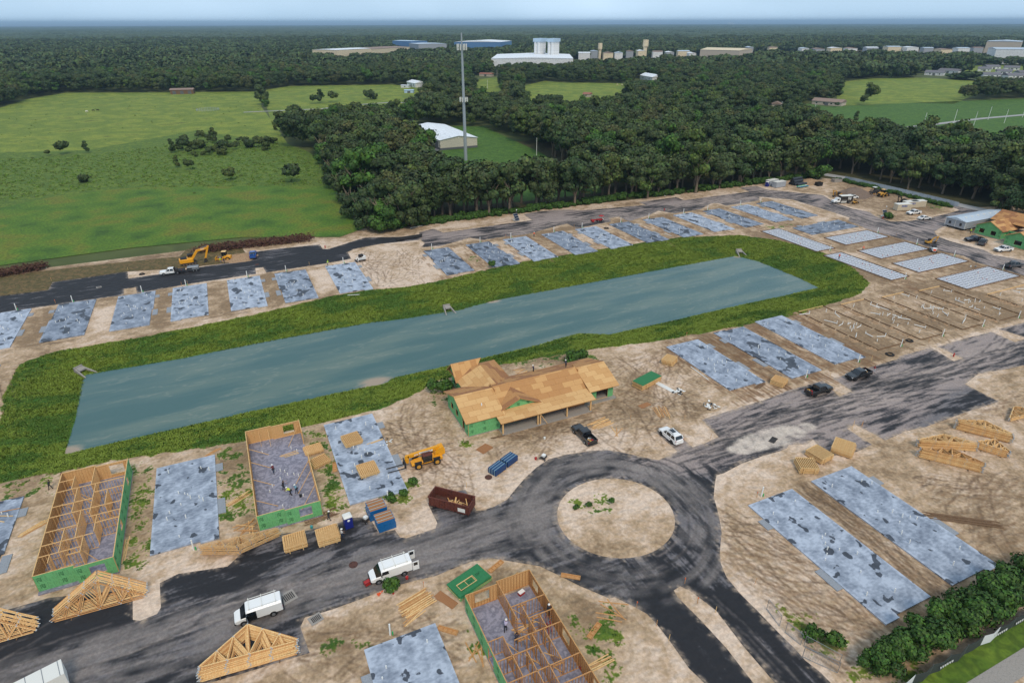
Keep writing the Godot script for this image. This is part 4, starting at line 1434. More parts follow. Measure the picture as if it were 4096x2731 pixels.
	room_walls(t, [[-0.1, z0 - 0.3, -0.1, -5.8, 3.6, 4.6], [-0.1, -7.9, x1, -7.9, 0.9, 1.9], [1.2, -7.9, 1.2, -3.6, 1.5, 2.5], [1.2, -5.6, x1, -5.6, 0.6, 1.6], [2.6, -5.6, 2.6, -3.6], [-1.6, -3.6, x1, -3.6, 0.5, 1.5], [x0, -4.6, -2.6, -4.6], [x0, -1.9, 0.6, -1.9, 1.3, 2.3], [-2.6, -4.6, -2.6, 0.8, 2.9, 3.7], [0.6, -3.6, 0.6, 3.4, 1.4, 2.4], [2.2, -3.6, 2.2, 0.9, 0.5, 1.4], [x0, 0.9, x1, 0.9, 5.6, 6.8], [-0.9, -1.9, -0.9, 3.4, 0.6, 1.5], [x0, 3.4, x1, 3.4, 1.1, 2.1], [-1.6, 3.4, -1.6, 8.8, 1.5, 2.5], [1.4, 3.4, 1.4, 8.0, 1.5, 2.5], [x0, 6.4, x1, 6.4, 4.3, 5.3]], h, "lumber_dark")
	for k in 7:
		var p := Vector3(R(x0 + 0.6, x1 - 2), h, R(z0 + 1, z1 - 6))
		diag(t, p, p + Vector3(R(1.2, 2.4), -h + 0.3, R(-0.5, 0.5)))


# ---------------------------------------------------------------- clubhouses

# boards laid in staggered courses over a flat polygon of roof; origin, along (eave) and up (slope) span its plane
func roof_plane(t: Node3D, corners: Array, mats := ["osb", "osb_b", "osb_c"]):
	var a: Vector3 = corners[0]
	var along: Vector3 = (corners[1] - corners[0]).normalized()
	var nn: Vector3 = along.cross(corners[-1] - corners[0]).normalized()
	if nn.y < 0:
		nn = -nn
	var up := nn.cross(along).normalized()
	if up.y < 0:
		up = -up
	var poly := PackedVector2Array()
	var box := Rect2(0, 0, 0, 0)
	for c in corners:
		var q := Vector2((c - a).dot(along), (c - a).dot(up))
		poly.append(q)
		box = box.expand(q)
	var fr := Basis(along, up, nn)
	if fr.determinant() < 0:
		fr = Basis(-along, up, nn)
		for i in poly.size():
			poly[i].x = -poly[i].x
		box = Rect2(-box.end.x, box.position.y, box.size.x, box.size.y)
	var g := Geo.new()
	g.T = Transform3D(fr, a)
	g.prism(poly, -0.16, -0.05)
	var deck := part(t, "roof_plane", g, M.lumber_dark)
	var y := box.position.y
	var row := 0
	while y < box.end.y:
		var x := box.position.x - (1.22 if row % 2 else 0.0)
		while x < box.end.x:
			var r := PackedVector2Array([Vector2(x + 0.02, y + 0.02), Vector2(x + 2.42, y + 0.02), Vector2(x + 2.42, y + 1.2), Vector2(x + 0.02, y + 1.2)])
			for q in Geometry2D.intersect_polygons(poly, r):
				var pg := Geo.new()
				pg.T = Transform3D(fr, a)
				pg.prism(q, -0.045, R(-0.02, -0.005))
				if pg.v.size():
					part(deck, "roof_board", pg, M[mats[rng.randi() % mats.size()]])
			x += 2.44
		y += 1.22
		row += 1
	return deck


# a sheathed face of any outline (a gable) standing in the x-y plane, turned about y
func gable_face(t: Node3D, poly: PackedVector2Array, at: Vector3, turn: float):
	panel_pieces()
	var box := Rect2(poly[0], Vector2.ZERO)
	for p in poly:
		box = box.expand(p)
	var x := box.position.x
	while x < box.end.x:
		var r := PackedVector2Array([Vector2(x + 0.005, -1), Vector2(x + 1.215, -1), Vector2(x + 1.215, 20), Vector2(x + 0.005, 20)])
		for q in Geometry2D.intersect_polygons(poly, r):
			var g := Geo.new()
			g.prism(q, -0.03, 0.0)
			part(t, "sheathing_panel", g, M.sheathing if rng.randf() < 0.5 else M.sheathing_b, at, Vector3(0, turn, 0))
		x += 1.22


func build_clubhouses():
	var t := thing("clubhouse", "large unfinished clubhouse with bare board roofs and green walls", "building", Vector3(46.5, 0, -92.5))
	var H := 3.0
	# floor and porch slab
	var g := Geo.new()
	g.bb(-15.6, 15.6, -0.1, 0.16, -5.2, 5.8)
	g.bb(-9.8, 8.8, -0.1, 0.14, 5.8, 7.9)
	part(t, "floor_slab", g, M.concrete)
	g = Geo.new()
	g.bb(-12, -2.6, -0.1, 0.16, -13.5, -5.2)
	part(t, "wing_floor_slab", g, M.concrete)
	# walls of the long body
	wall(t, Vector2(-15.5, 5.7), Vector2(-9.4, 5.7), H, 1, [], true, 0.16)
	wall(t, Vector2(-9.4, 4.5), Vector2(-6.0, 4.5), H, 1, [[0.7, 2.4, 0.9, 2.2]], true, 0.16)
	wall(t, Vector2(-6.0, 4.5), Vector2(8.9, 4.5), H, 1, [[0.5, 1.9, 0.0, 2.4], [2.1, 4.0, 0.0, 2.4], [5.8, 12.8, 0.0, 2.5]], false, 0.16)
	wall(t, Vector2(8.9, 4.8), Vector2(15.3, 4.8), H, 1, [[0.6, 1.5, 0.0, 2.3], [2.6, 5.2, 0.0, 2.4]], false, 0.16)
	wall(t, Vector2(-15.5, -5.1), Vector2(-15.5, 5.7), H, 1, [[1.8, 3.0, 0.9, 2.2], [4.4, 5.6, 0.9, 2.2], [8.0, 9.0, 0.0, 2.3]], true, 0.16)
	wall(t, Vector2(15.3, -5.1), Vector2(15.3, 4.8), H, -1, [], true, 0.16)
	wall(t, Vector2(-15.5, -5.1), Vector2(15.3, -5.1), H, -1, [[20, 22, 0.0, 2.3], [25, 27, 0.9, 2.2]], true, 0.16)
	# end gables
	gable_face(t, P2([-5.4, 3.05, 5.6, 3.05, 0.1, 5.25]), Vector3(-15.55, 0.1, 0), -PI / 2)
	gable_face(t, P2([-5.4, 3.05, 5.2, 3.05, 0.1, 5.25]), Vector3(15.4, 0.1, 0), PI / 2)
	# roofs: left part, raised middle with the porch, right part
	var y0 := 3.12
	var y1 := 5.4
	roof_plane(t, [Vector3(-16.1, y0, 6.1), Vector3(-8.4, y0, 6.1), Vector3(-8.4, y1, 0), Vector3(-16.1, y1, 0)], ["osb", "osb_c"])
	roof_plane(t, [Vector3(-8.4, y0 + 0.1, 4.6), Vector3(9.3, y0 + 0.1, 4.6), Vector3(9.3, y1 + 0.25, 0), Vector3(-8.4, y1 + 0.25, 0)], ["osb", "osb_b", "osb_b"])
	roof_plane(t, [Vector3(9.3, y0, 6.1), Vector3(15.9, y0, 6.1), Vector3(15.9, y1, 0), Vector3(9.3, y1, 0)], ["osb", "osb_c"])
	roof_plane(t, [Vector3(-10.2, 2.75, 8.1), Vector3(9.4, 2.75, 8.1), Vector3(9.4, y0 + 0.12, 4.6), Vector3(-10.2, y0 + 0.12, 4.6)], ["osb", "osb_c", "osb_c"])
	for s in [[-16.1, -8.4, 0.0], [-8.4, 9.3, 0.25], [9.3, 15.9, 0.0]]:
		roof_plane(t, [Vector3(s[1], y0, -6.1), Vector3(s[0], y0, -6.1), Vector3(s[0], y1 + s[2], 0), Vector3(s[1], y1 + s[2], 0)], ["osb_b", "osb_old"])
	# the steps where the raised middle meets the lower ends
	for s in [-8.4, 9.3]:
		g = Geo.new()
		g.bb(s - 0.05, s + 0.05, y1 - 0.3, y1 + 0.2, -1.2, 1.2)
		part(t, "roof_step", g, M.lumber_dark)
	# front gable over the porch
	gable_face(t, P2([-9.4, 3.15, -0.8, 3.15, -5.1, 5.05]), Vector3(0, 0, 4.75), 0.0)
	for k in 3:
		lettering(t, Vector3(-7.2 + 2.0 * k, 3.65, 4.77), 0.0)
	roof_plane(t, [Vector3(-9.9, 3.0, 5.3), Vector3(-5.1, 5.2, 5.3), Vector3(-5.1, 5.2, 0.4), Vector3(-9.9, 3.0, 4.9)], ["osb_old", "osb_b"])
	roof_plane(t, [Vector3(-5.1, 5.2, 5.3), Vector3(-0.3, 3.0, 5.3), Vector3(-0.3, 3.0, 4.9), Vector3(-5.1, 5.2, 0.4)], ["osb_old", "osb_b"])
	# posts, beam, brace
	for x in [-9.6, -2.6, -2.1, 3.5, 8.6]:
		g = Geo.new()
		g.bb(x - 0.12, x + 0.12, 0.1, 2.75, 7.4, 7.64)
		part(t, "porch_post", g, M.lumber)
	g = Geo.new()
	g.bb(-9.9, 9.1, 2.45, 2.7, 7.42, 7.6)
	part(t, "porch_beam", g, M.lumber)
	diag(t, Vector3(-2.0, 2.1, 7.7), Vector3(-0.9, 0.2, 8.1))
	g = Geo.new()
	g.bb(5.2, 8.6, 0.05, 2.9, 5.2, 5.35)
	part(t, "inner_panel", g, M.osb_old)
	# the wing at the back with two crossing roofs
	var wx0 := -11.8
	var wx1 := -2.8
	wall(t, Vector2(wx0, -13.2), Vector2(wx0, -5.2), H, 1, [[1.6, 2.8, 0.7, 2.2], [5.0, 6.2, 0.7, 2.2]], true, 0.16)
	wall(t, Vector2(wx0, -13.2), Vector2(wx1, -13.2), H, -1, [], true, 0.16)
	wall(t, Vector2(wx1, -13.2), Vector2(wx1, -5.2), H, -1, [], true, 0.16)
	var rx := -7.2
	roof_plane(t, [Vector3(wx0 - 0.6, 3.05, -9.0), Vector3(wx0 - 0.6, 3.05, -3.4), Vector3(rx, 5.35, -1.0), Vector3(rx, 5.35, -9.0)], ["osb", "osb_c"])
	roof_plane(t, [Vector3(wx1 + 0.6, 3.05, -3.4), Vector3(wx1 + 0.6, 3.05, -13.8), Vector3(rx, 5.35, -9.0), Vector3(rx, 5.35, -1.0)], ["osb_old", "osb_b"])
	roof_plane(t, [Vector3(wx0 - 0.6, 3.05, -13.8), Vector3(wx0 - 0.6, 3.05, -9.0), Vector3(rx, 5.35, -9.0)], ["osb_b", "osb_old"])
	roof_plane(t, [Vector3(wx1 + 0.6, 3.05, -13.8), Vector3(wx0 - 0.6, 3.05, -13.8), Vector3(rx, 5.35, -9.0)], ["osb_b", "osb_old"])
	# a raised gable set across the wing
	gable_face(t, P2([-2.6, 3.0, 2.6, 3.0, 0, 5.5]), Vector3(wx0 - 0.3, 0, -11.2), -PI / 2)
	roof_plane(t, [Vector3(wx0 - 0.9, 2.9, -8.2), Vector3(wx0 - 0.9, 5.7, -11.2), Vector3(rx + 1.0, 5.7, -11.2), Vector3(rx - 2.2, 2.9, -8.2)], ["osb", "osb_b"])
	roof_plane(t, [Vector3(wx0 - 0.9, 5.7, -11.2), Vector3(wx0 - 0.9, 2.9, -14.2), Vector3(rx - 2.2, 2.9, -14.2), Vector3(rx + 1.0, 5.7, -11.2)], ["osb", "osb_b"])
	g = Geo.new()
	g.tube(Vector3(-11.9, 4.2, 3.2), Vector3(-11.9, 4.65, 3.2), 0.12, 0.12, 8)
	part(t, "vent_pipe", g, M.pvc)

	# the second unfinished clubhouse by the right picture edge
	t = thing("clubhouse", "unfinished green-walled building with several board gables by the right picture edge", "building", Vector3(241.5, 0, -116.5))
	g = Geo.new()
	g.bb(-6.5, 12, -0.1, 0.16, -9.5, 12)
	part(t, "floor_slab", g, M.concrete)
	wall(t, Vector2(-6.2, -9.2), Vector2(-6.2, -0.7), H, 1, [[1.4, 3.0, 0.7, 2.1], [5.2, 6.8, 0.7, 2.1]], true, 0.16)
	gable_face(t, P2([-9.2, 3.1, -0.7, 3.1, -4.95, 5.3]), Vector3(-6.25, 0.05, 0), -PI / 2)
	wall(t, Vector2(-6.2, -0.7), Vector2(-3.6, -0.7), H, 1, [], false, 0.16)
	wall(t, Vector2(-3.6, -0.7), Vector2(-3.6, 2.6), H, 1, [[0.8, 2.2, 0.0, 2.3]], false, 0.16)
	wall(t, Vector2(-9.8, 2.6), Vector2(-9.8, 10.5), H, 1, [[3.0, 5.2, 0.7, 2.1]], true, 0.16)
	wall(t, Vector2(-9.8, 2.6), Vector2(-3.6, 2.6), H, -1, [], true, 0.16)
	wall(t, Vector2(-9.8, 10.5), Vector2(10, 10.5), H, 1, [[3, 5, 0.7, 2.1]], true, 0.16)
	gable_face(t, P2([2.6, 3.1, 10.5, 3.1, 6.55, 5.1]), Vector3(-9.85, 0.05, 0), -PI / 2)
	wall(t, Vector2(-6.2, -9.2), Vector2(11, -9.2), H, -1, [], true, 0.16)
	var o := ["osb_b", "osb_old", "osb"]
	roof_plane(t, [Vector3(-6.9, 2.95, -9.9), Vector3(12, 2.95, -9.9), Vector3(12, 5.4, -4.95), Vector3(-6.9, 5.4, -4.95)], o)
	roof_plane(t, [Vector3(-6.9, 2.95, 0.0), Vector3(12, 2.95, 0.0), Vector3(12, 5.4, -4.95), Vector3(-6.9, 5.4, -4.95)], o)
	roof_plane(t, [Vector3(-10.5, 2.95, 2.0), Vector3(8, 2.95, 2.0), Vector3(8, 5.2, 6.55), Vector3(-10.5, 5.2, 6.55)], o)
	roof_plane(t, [Vector3(-10.5, 2.95, 11.1), Vector3(8, 2.95, 11.1), Vector3(8, 5.2, 6.55), Vector3(-10.5, 5.2, 6.55)], o)
	# taller cross roof behind
	roof_plane(t, [Vector3(1.0, 4.2, -9.5), Vector3(1.0, 4.2, 9.0), Vector3(6.5, 7.0, 9.0), Vector3(6.5, 7.0, -9.5)], ["osb_old", "osb_b"])
	roof_plane(t, [Vector3(12.0, 4.2, -9.5), Vector3(12.0, 4.2, 9.0), Vector3(6.5, 7.0, 9.0), Vector3(6.5, 7.0, -9.5)], ["osb_old", "osb_b"])
	gable_face(t, P2([1.3, 3.0, 11.7, 3.0, 11.7, 4.2, 6.5, 6.85, 1.3, 4.2]), Vector3(0, 0, 8.6), 0.0)


# ---------------------------------------------------------------- timber and stacks

func truss_mesh(span: float, rise: float, heel := 0.15) -> ArrayMesh:
	var key := "truss%.1f_%.1f" % [span, rise]
	if not mesh_store.has(key):
		var g := Geo.new()
		var s := span / 2
		var a := Vector3(-s, heel, 0)
		var b := Vector3(s, heel, 0)
		var c := Vector3(0, rise, 0)
		g.beam(Vector3(-s + 0.3, 0.05, 0), Vector3(s - 0.3, 0.05, 0), 0.045, 0.11)
		g.beam(a, c, 0.045, 0.11)
		g.beam(c, b, 0.045, 0.11)
		var top := [a.lerp(c, 0.36), a.lerp(c, 0.7), c, b.lerp(c, 0.7), b.lerp(c, 0.36)]
		var bot := [Vector3(-s * 0.45, 0.05, 0), Vector3(0, 0.05, 0), Vector3(s * 0.45, 0.05, 0)]
		for p in [[top[0], bot[0]], [top[1], bot[0]], [top[1], bot[1]], [top[2], bot[1]], [top[3], bot[1]], [top[3], bot[2]], [top[4], bot[2]], [top[0], Vector3(-s * 0.72, 0.05, 0)], [top[4], Vector3(s * 0.72, 0.05, 0)]]:
			g.beam(p[0], p[1], 0.04, 0.08)
		mesh_store[key] = g.mesh()
		var k := Geo.new()
		for p in [a, b, c] + bot + top:
			k.box(p, Vector3(0.16, 0.1, 0.055))
		mesh_store[key + "plates"] = k.mesh()
	return mesh_store[key]


# trusses packed side by side; lean tips them over backwards
func truss_bundle(at: Vector3, turn: float, span: float, rise: float, n: int, gap: float, lean: float, label: String, wood := "lumber"):
	var t := thing("truss_bundle", label, "roof trusses", at, turn, "bundles of roof trusses")
	var m := truss_mesh(span, rise)
	var plates: ArrayMesh = mesh_store["truss%.1f_%.1f" % [span, rise] + "plates"]
	for i in n:
		var o := part(t, "truss", m, M[[wood, "lumber", "lumber_pale", wood, "lumber_dark"][rng.randi() % 5]], Vector3(R(-0.25, 0.25), 0.06 + (i * gap * sin(absf(lean))), -i * gap * cos(lean) + R(-0.03, 0.03)), Vector3(-lean, R(-0.012, 0.012), R(-0.01, 0.01)))
		part(o, "nail_plates", plates, M.galvanised).set_meta("kind", "stuff")
	var g := Geo.new()
	g.box(Vector3(0, 0.04, -n * gap / 2), Vector3(0.1, 0.08, n * gap + 0.8))
	part(t, "skid", g, M.lumber_grey, Vector3(-span * 0.3, 0, 0))
	part(t, "skid", g, M.lumber_grey, Vector3(span * 0.3, 0, 0))


# a bundle whose near foot runs along a line on the ground
func truss_line(ab: Array, rise: float, n: int, gap: float, lean: float, label: String, wood := "lumber"):
	var a := Vector2(ab[0], ab[1])
	var b := Vector2(ab[2], ab[3])
	truss_bundle(Vector3((a.x + b.x) / 2, 0.05, (a.y + b.y) / 2), -(b - a).angle(), snappedf(a.distance_to(b), 0.1), rise, n, gap, lean, label, wood)


func frame_mesh(w: float, l: float, spacing: float, sheeted: bool) -> ArrayMesh:
	var key := "frame%.1f_%.1f_%.2f_%s" % [w, l, spacing, sheeted]
	if not mesh_store.has(key):
		var g := Geo.new()
		var h := 0.1
		g.bb(-w / 2, w / 2, 0, h, -l / 2, -l / 2 + 0.05)
		g.bb(-w / 2, w / 2, 0, h, l / 2 - 0.05, l / 2)
		g.bb(-w / 2, w / 2, 0, h, -l / 2 + 0.055, -l / 2 + 0.1)
		var x := -w / 2
		while x < w / 2 - 0.1:
			g.bb(x, x + (0.11 if spacing < 0.5 else 0.05), 0, h, -l / 2 + 0.1, l / 2 - 0.05)
			x += spacing
		g.bb(w / 2 - 0.05, w / 2, 0, h, -l / 2 + 0.1, l / 2 - 0.05)
		if sheeted:
			g.bb(-w / 2, w / 2, -0.014, -0.002, -l / 2, l / 2)
		mesh_store[key] = g.mesh()
	return mesh_store[key]


func panel_stack(at: Vector3, turn: float, w: float, l: float, n: int, label: String, wood := "lumber_pale", loose := 0.12):
	var t := thing("wall_panel_stack", label, "wall panels", at, turn, "stacks of wall panels")
	for i in n:
		part(t, "wall_panel", frame_mesh(w, l, 0.3, i == 0), M[[wood, "lumber", wood][i % 3]], Vector3(R(-loose, loose), 0.12 + i * 0.125, R(-loose, loose)), Vector3(0, R(-0.02, 0.02), 0))
	var g := Geo.new()
	g.bb(-w / 2, w / 2, 0, 0.1, -0.05, 0.05)
	for s in [-1, 1]:
		part(t, "skid", g, M.lumber_grey, Vector3(0, 0, s * l * 0.3))
	# upright cleats on the near side
	for x in [-0.3, 0.3]:
		var c := Geo.new()
		c.bb(x * w - 0.05, x * w + 0.05, 0.02, 0.1 + n * 0.125, l / 2 + loose + 0.02, l / 2 + loose + 0.06)
		part(t, "cleat", c, M.lumber_pale)


func plank_mesh(l: float, w := 0.14, th := 0.045) -> ArrayMesh:
	var key := "plank%.1f_%.2f" % [l, w]
	if not mesh_store.has(key):
		var g := Geo.new()
		g.box(Vector3(0, th / 2, 0), Vector3(l, th, w))
		mesh_store[key] = g.mesh()
	return mesh_store[key]


func plank_pile(at: Vector3, turn: float, l: float, n: int, spread: float, angle: float, label: String, wood := "lumber", layers := 1):
	var t := thing("plank_pile", label, "planks", at, turn, "loose piles of planks")
	for i in n:
		var y := (i % layers) * 0.05
		part(t, "plank", plank_mesh(l * [0.75, 0.9, 1.0][rng.randi() % 3]), M[[wood, "lumber", "lumber_dark"][rng.randi() % 3] if wood != "lumber_grey" else "lumber_grey"], Vector3(R(-0.3, 0.3), y + 0.003 + i * 0.0006, (float(i) / maxi(n - 1, 1) - 0.5) * spread), Vector3(0, R(-angle, angle), 0))


func wrapped_stack(t: Node3D, x: float, y: float, z: float, w: float, h: float, l: float, m: Material):
	var g := Geo.new()
	g.box(Vector3(0, h / 2, 0), Vector3(w, h, l))
	var b := part(t, "wrapped_bundle", g, m, Vector3(x, y, z))
	var lid := Geo.new()
	lid.box(Vector3(0, h + 0.012, 0), Vector3(w - 0.15, 0.02, l - 0.12))
	part(b, "top_sheet", lid, M.osb_old if m == M.blue_wrap else M.blue_wrap_dark)
	for k in 3:
		var s := Geo.new()
		var zz := (k - 1) * l * 0.3
		s.bb(-w / 2 - 0.012, w / 2 + 0.012, h + 0.026, h + 0.034, zz - 0.04, zz + 0.04)
		s.bb(-w / 2 - 0.012, -w / 2 - 0.004, 0, h + 0.026, zz - 0.04, zz + 0.04)
		s.bb(w / 2 + 0.004, w / 2 + 0.012, 0, h + 0.026, zz - 0.04, zz + 0.04)
		part(b, "strap", s, M.strap)


func ground_at(a: Array, y := 0.0) -> Vector3:
	return Vector3(a[0], y, a[1])


func build_materials_on_site():
	# roof trusses
	truss_bundle(Vector3(-7.6, 0.1, -76.0), -0.08, 10.6, 3.2, 9, 0.16, -1.25, "trusses lying flat by the road between the two framed houses")
	truss_bundle(Vector3(-24.6, 0.05, -71.6), -0.04, 10.4, 3.4, 10, 0.18, 0.55, "trusses leaning below the house full of inner walls")
	truss_bundle(Vector3(-36.4, 0.05, -71.3), -0.02, 10.4, 3.4, 10, 0.18, 0.6, "trusses cut off by the left picture edge beside the black parking bay")
	truss_line([-13.3, -55.6, -2.7, -54.7], 3.4, 34, 0.05, 1.15, "tightly packed trusses below the white vans at the bottom", "lumber_pale")
	truss_bundle(Vector3(-15.5, 0.05, -50.6), 0.3, 9.6, 3.0, 6, 0.2, 0.5, "trusses whose tips show at the bottom left picture edge")
	truss_line([98.2, -49.4, 103.7, -42.1], 2.0, 36, 0.05, 1.45, "front one of the packed truss bundles on the sand", "lumber_pale")
	truss_line([109.5, -46.8, 111.6, -42.7], 2.2, 26, 0.052, 1.4, "truss bundle with its lattice up, right of the front bundle", "lumber")
	truss_line([112.2, -52.0, 116.5, -45.0], 2.1, 36, 0.05, 1.45, "rear one of the packed truss bundles on the sand", "lumber_pale")
	truss_line([100.7, -51.2, 108.9, -46.2], 2.0, 30, 0.05, 1.45, "packed truss bundle between the front and the rear one", "lumber_pale")
	truss_bundle(Vector3(128.0, 0.05, -48.8), -0.1, 9.0, 2.6, 12, 0.06, 1.5, "truss bundle at the right picture edge", "lumber_pale")
	# wall panels
	panel_stack(Vector3(-0.7, 0, -72.9), 0.0, 3.0, 2.7, 8, "wall panels stacked at the road, left one of two below the braced house")
	panel_stack(Vector3(3.8, 0, -72.2), 0.02, 3.0, 2.7, 8, "wall panels stacked beside the blue portable toilet")
	panel_stack(ground_at([11.7, -94.0], 0.22), 0.12, 3.0, 3.2, 5, "wall panels on the slab by the telehandler, stack nearer the pond")
	panel_stack(ground_at([12.4, -84.6], 0.22), 0.05, 3.0, 3.2, 5, "wall panels on the slab by the telehandler, stack nearer the road")
	panel_stack(ground_at([5.1, -94.2]), 0.1, 3.0, 2.4, 4, "wall panels on the grass between braced house and slab", "lumber")
	panel_stack(ground_at([5.5, -90.5]), 0.3, 3.0, 2.4, 4, "tilted wall frames on the grass beside the braced house", "lumber")
	panel_stack(ground_at([80.5, -94.1]), 0.5, 3.0, 2.4, 9, "tall stack of wall panels between the pond and the stained slab")
	panel_stack(ground_at([95.3, -77.5]), 0.4, 2.6, 2.6, 8, "stack of wall panels between two slabs above the black pickups")
	panel_stack(ground_at([78.6, -55.1]), -0.5, 3.0, 2.9, 9, "nearest of the three panel stacks above the large slabs")
	panel_stack(ground_at([83.0, -56.4]), 0.1, 3.0, 3.2, 9, "middle of the three panel stacks above the large slabs")
	panel_stack(ground_at([88.2, -55.9]), 0.5, 3.6, 3.2, 9, "largest panel stack, on the tarmac above the large slabs")
	# boards on the house lots
	plank_pile(ground_at([12.0, -56.0]), 0.25, 4.4, 26, 2.6, 0.03, "flat stack of boards on the sand below the white van", "lumber_pale", 3)
	plank_pile(ground_at([11.3, -54.2]), 0.5, 4.0, 4, 0.6, 0.2, "loose boards in front of the flat board stack", "lumber_pale")
	plank_pile(ground_at([54.6, -80.5]), 0.12, 4.6, 11, 2.2, 0.12, "splayed boards behind the black pickup at the clubhouse", "lumber", 2)
	plank_pile(ground_at([67.2, -78.8]), 1.3, 4.2, 9, 2.4, 0.15, "weathered brown boards on the earth near the green-topped stack", "lumber_dark", 2)
	plank_pile(ground_at([55.8, -76.9]), 0.9, 3.6, 3, 0.7, 0.5, "crossed boards right of the black pickup at the clubhouse", "lumber_dark")
	plank_pile(ground_at([-7.2, -86.6]), 0.55, 4.2, 5, 0.9, 0.1, "boards propped across the weeds left of the braced house", "lumber_pale")
	plank_pile(ground_at([-10.9, -101.1]), 0.55, 3.0, 3, 0.4, 0.05, "short boards at the grass edge above the empty slab", "lumber_pale")
	plank_pile(ground_at([-6.7, -79.2]), 0.4, 3.2, 9, 2.4, 1.2, "jumble of offcuts at the road corner of the empty slab", "lumber_dark", 4)
	plank_pile(ground_at([-35.3, -92.3]), 0.6, 4.2, 6, 0.9, 0.12, "boards beside the left wall of the house full of walls", "lumber_pale")
	plank_pile(ground_at([-40.3, -97.2], 0.24), -0.3, 4.0, 3, 2.0, 0.5, "boards lying on the slab at the left picture edge", "lumber_pale")
	plank_pile(ground_at([-22.7, -81.9]), 1.5, 5.0, 4, 0.5, 0.06, "boards against the right wall of the house full of walls", "lumber_pale")
	plank_pile(ground_at([3.6, -77.1]), 0.15, 5.0, 7, 1.6, 0.1, "grey boards along the front of the braced house", "lumber_grey")
	plank_pile(ground_at([34.0, -44.5]), -0.9, 4.2, 5, 2.6, 0.6, "scattered boards right of the bottom house", "lumber_dark")
	plank_pile(ground_at([28.7, -39.0]), 0.05, 4.4, 5, 0.9, 0.08, "boards poking out of the right wall of the bottom house", "lumber_pale")
	plank_pile(ground_at([16.4, -46.2]), 0.9, 3.0, 5, 1.4, 0.8, "offcuts by the left wall of the bottom house", "lumber_dark")
	plank_pile(ground_at([49.4, -103.9]), 0.1, 2.6, 8, 3.0, 0.4, "loose roof boards on the earth behind the clubhouse", "osb_old", 2)
	plank_pile(ground_at([90.1, -36.5]), -0.64, 11.0, 9, 1.4, 0.01, "long brown rods bundled beside the right-hand large slab", "lumber_grey", 3)
	plank_pile(ground_at([91.4, -78.5]), 0.3, 3.6, 7, 0.8, 0.08, "dark form boards at the corner of the stained slab", "lumber_grey", 2)
	plank_pile(ground_at([22.8, -46.7], 0.24), -0.2, 3.4, 6, 1.2, 0.5, "boards on the floor of the bottom house", "lumber_dark")
	plank_pile(ground_at([1.3, -94.6], 0.24), 0.1, 3.2, 3, 0.8, 0.05, "boards on the floor of the braced house", "lumber_pale")
	plank_pile(ground_at([15.6, -92.1], 0.24), 0.2, 3.0, 2, 0.25, 0.04, "pair of boards on the slab by the telehandler", "lumber_pale")
	# small ladder-like frames
	var k := 0
	for f in [[[23.6, -57.3], 0.4, "behind the green sheathing stack"], [[32.0, -51.5], -0.65, "at the road bend below the roundabout"], [[30.5, -43.0], 0.5, "on the sand right of the bottom house"], [[14.3, -50.5], -0.75, "between the puddle slab and the bottom house"], [[24.8, -54.3], 0.4, "leaning at the back of the bottom house"], [[7.6, -88.2], 1.4, "on the slab edge beside the grass"]]:
		var t := thing("ladder_frame", "small orange timber frame with cross pieces " + f[2], "timber frame", ground_at(f[0]), f[1], "small timber frames")
		part(t, "frame", frame_mesh(2.6, 0.7, 0.62, true), M.lumber_dark, Vector3(0, 0.03, 0))
		k += 1
	# sheathing stacks
	var t := thing("sheathing_stack", "stack of dark green sheathing boards behind the bottom house", "board stack", Vector3(19.3, 0, -55.9), 0.28)
	for i in 8:
		var g := Geo.new()
		g.box(Vector3(R(-0.15, 0.15), 0.12 + i * 0.085, R(-0.15, 0.15)), Vector3(5.2, 0.04, 2.9))
		part(t, "sheathing_board", g, M.sheathing_dark if i > 4 else [M.sheathing, M.osb, M.lumber_pale][i % 3], Vector3.ZERO, Vector3(0, R(-0.04, 0.04), 0))
	panel_pieces()
	for i in 3:
		var o := part(t, "lettering", zip_text, M.print, Vector3(-1.6 + i * 1.5, 0.765, 0.6 - i * 0.4))
		o.basis = Basis(Vector3.RIGHT, -PI / 2)
	part(t, "loose_frame", frame_mesh(2.6, 1.1, 1.2, false), M.lumber_pale, Vector3(-0.6, 0.78, 0.1))
	t = thing("board_stack", "green-topped stack of wall panels on the sand beside white pipes", "board stack", ground_at([70.8, -88.8]), 0.28)
	for i in 9:
		part(t, "wall_panel", frame_mesh(6.0, 2.6, 0.6, true), M.lumber_pale if i % 2 else M.lumber, Vector3(R(-0.15, 0.15), 0.12 + i * 0.125, R(-0.12, 0.12)))
	var top := Geo.new()
	top.box(Vector3(0, 1.28, 0), Vector3(6.1, 0.03, 2.7))
	part(t, "green_top", top, M.sheathing_dark)
	for x in [-1.8, 0.9]:
		var c := Geo.new()
		c.bb(x - 0.06, x + 0.06, 0, 1.26, 1.46, 1.5)
		part(t, "cleat", c, M.lumber_pale)
	# loose boards of sheathing
	for f in [[[32.2, -82.4], 0.4, 2.4, 1.9, "osb_old", "brown board lying on the sand near the yellow telehandler"], [[65.6, -82.2], 0.1, 2.4, 1.2, "osb_old", "brown board lying near the weathered planks"], [[15.6, -54.9], -1.1, 3.2, 1.2, "osb_old", "brown boards under the edge of the green sheathing stack"], [[35.7, -84.6], -0.1, 2.6, 0.3, "lumber_grey", "dark plank lying along the clubhouse porch"]]:
		var g := Geo.new()
		g.box(Vector3(0, 0.03, 0), Vector3(f[2], 0.03, f[3]))
		g.box(Vector3(0.2, 0.062, 0.1), Vector3(f[2] * 0.9, 0.02, f[3] * 0.85), Basis(Vector3.UP, 0.1))
		var o := part(null, "loose_board", g, M[f[4]], ground_at(f[0]), Vector3(0, f[1], 0))
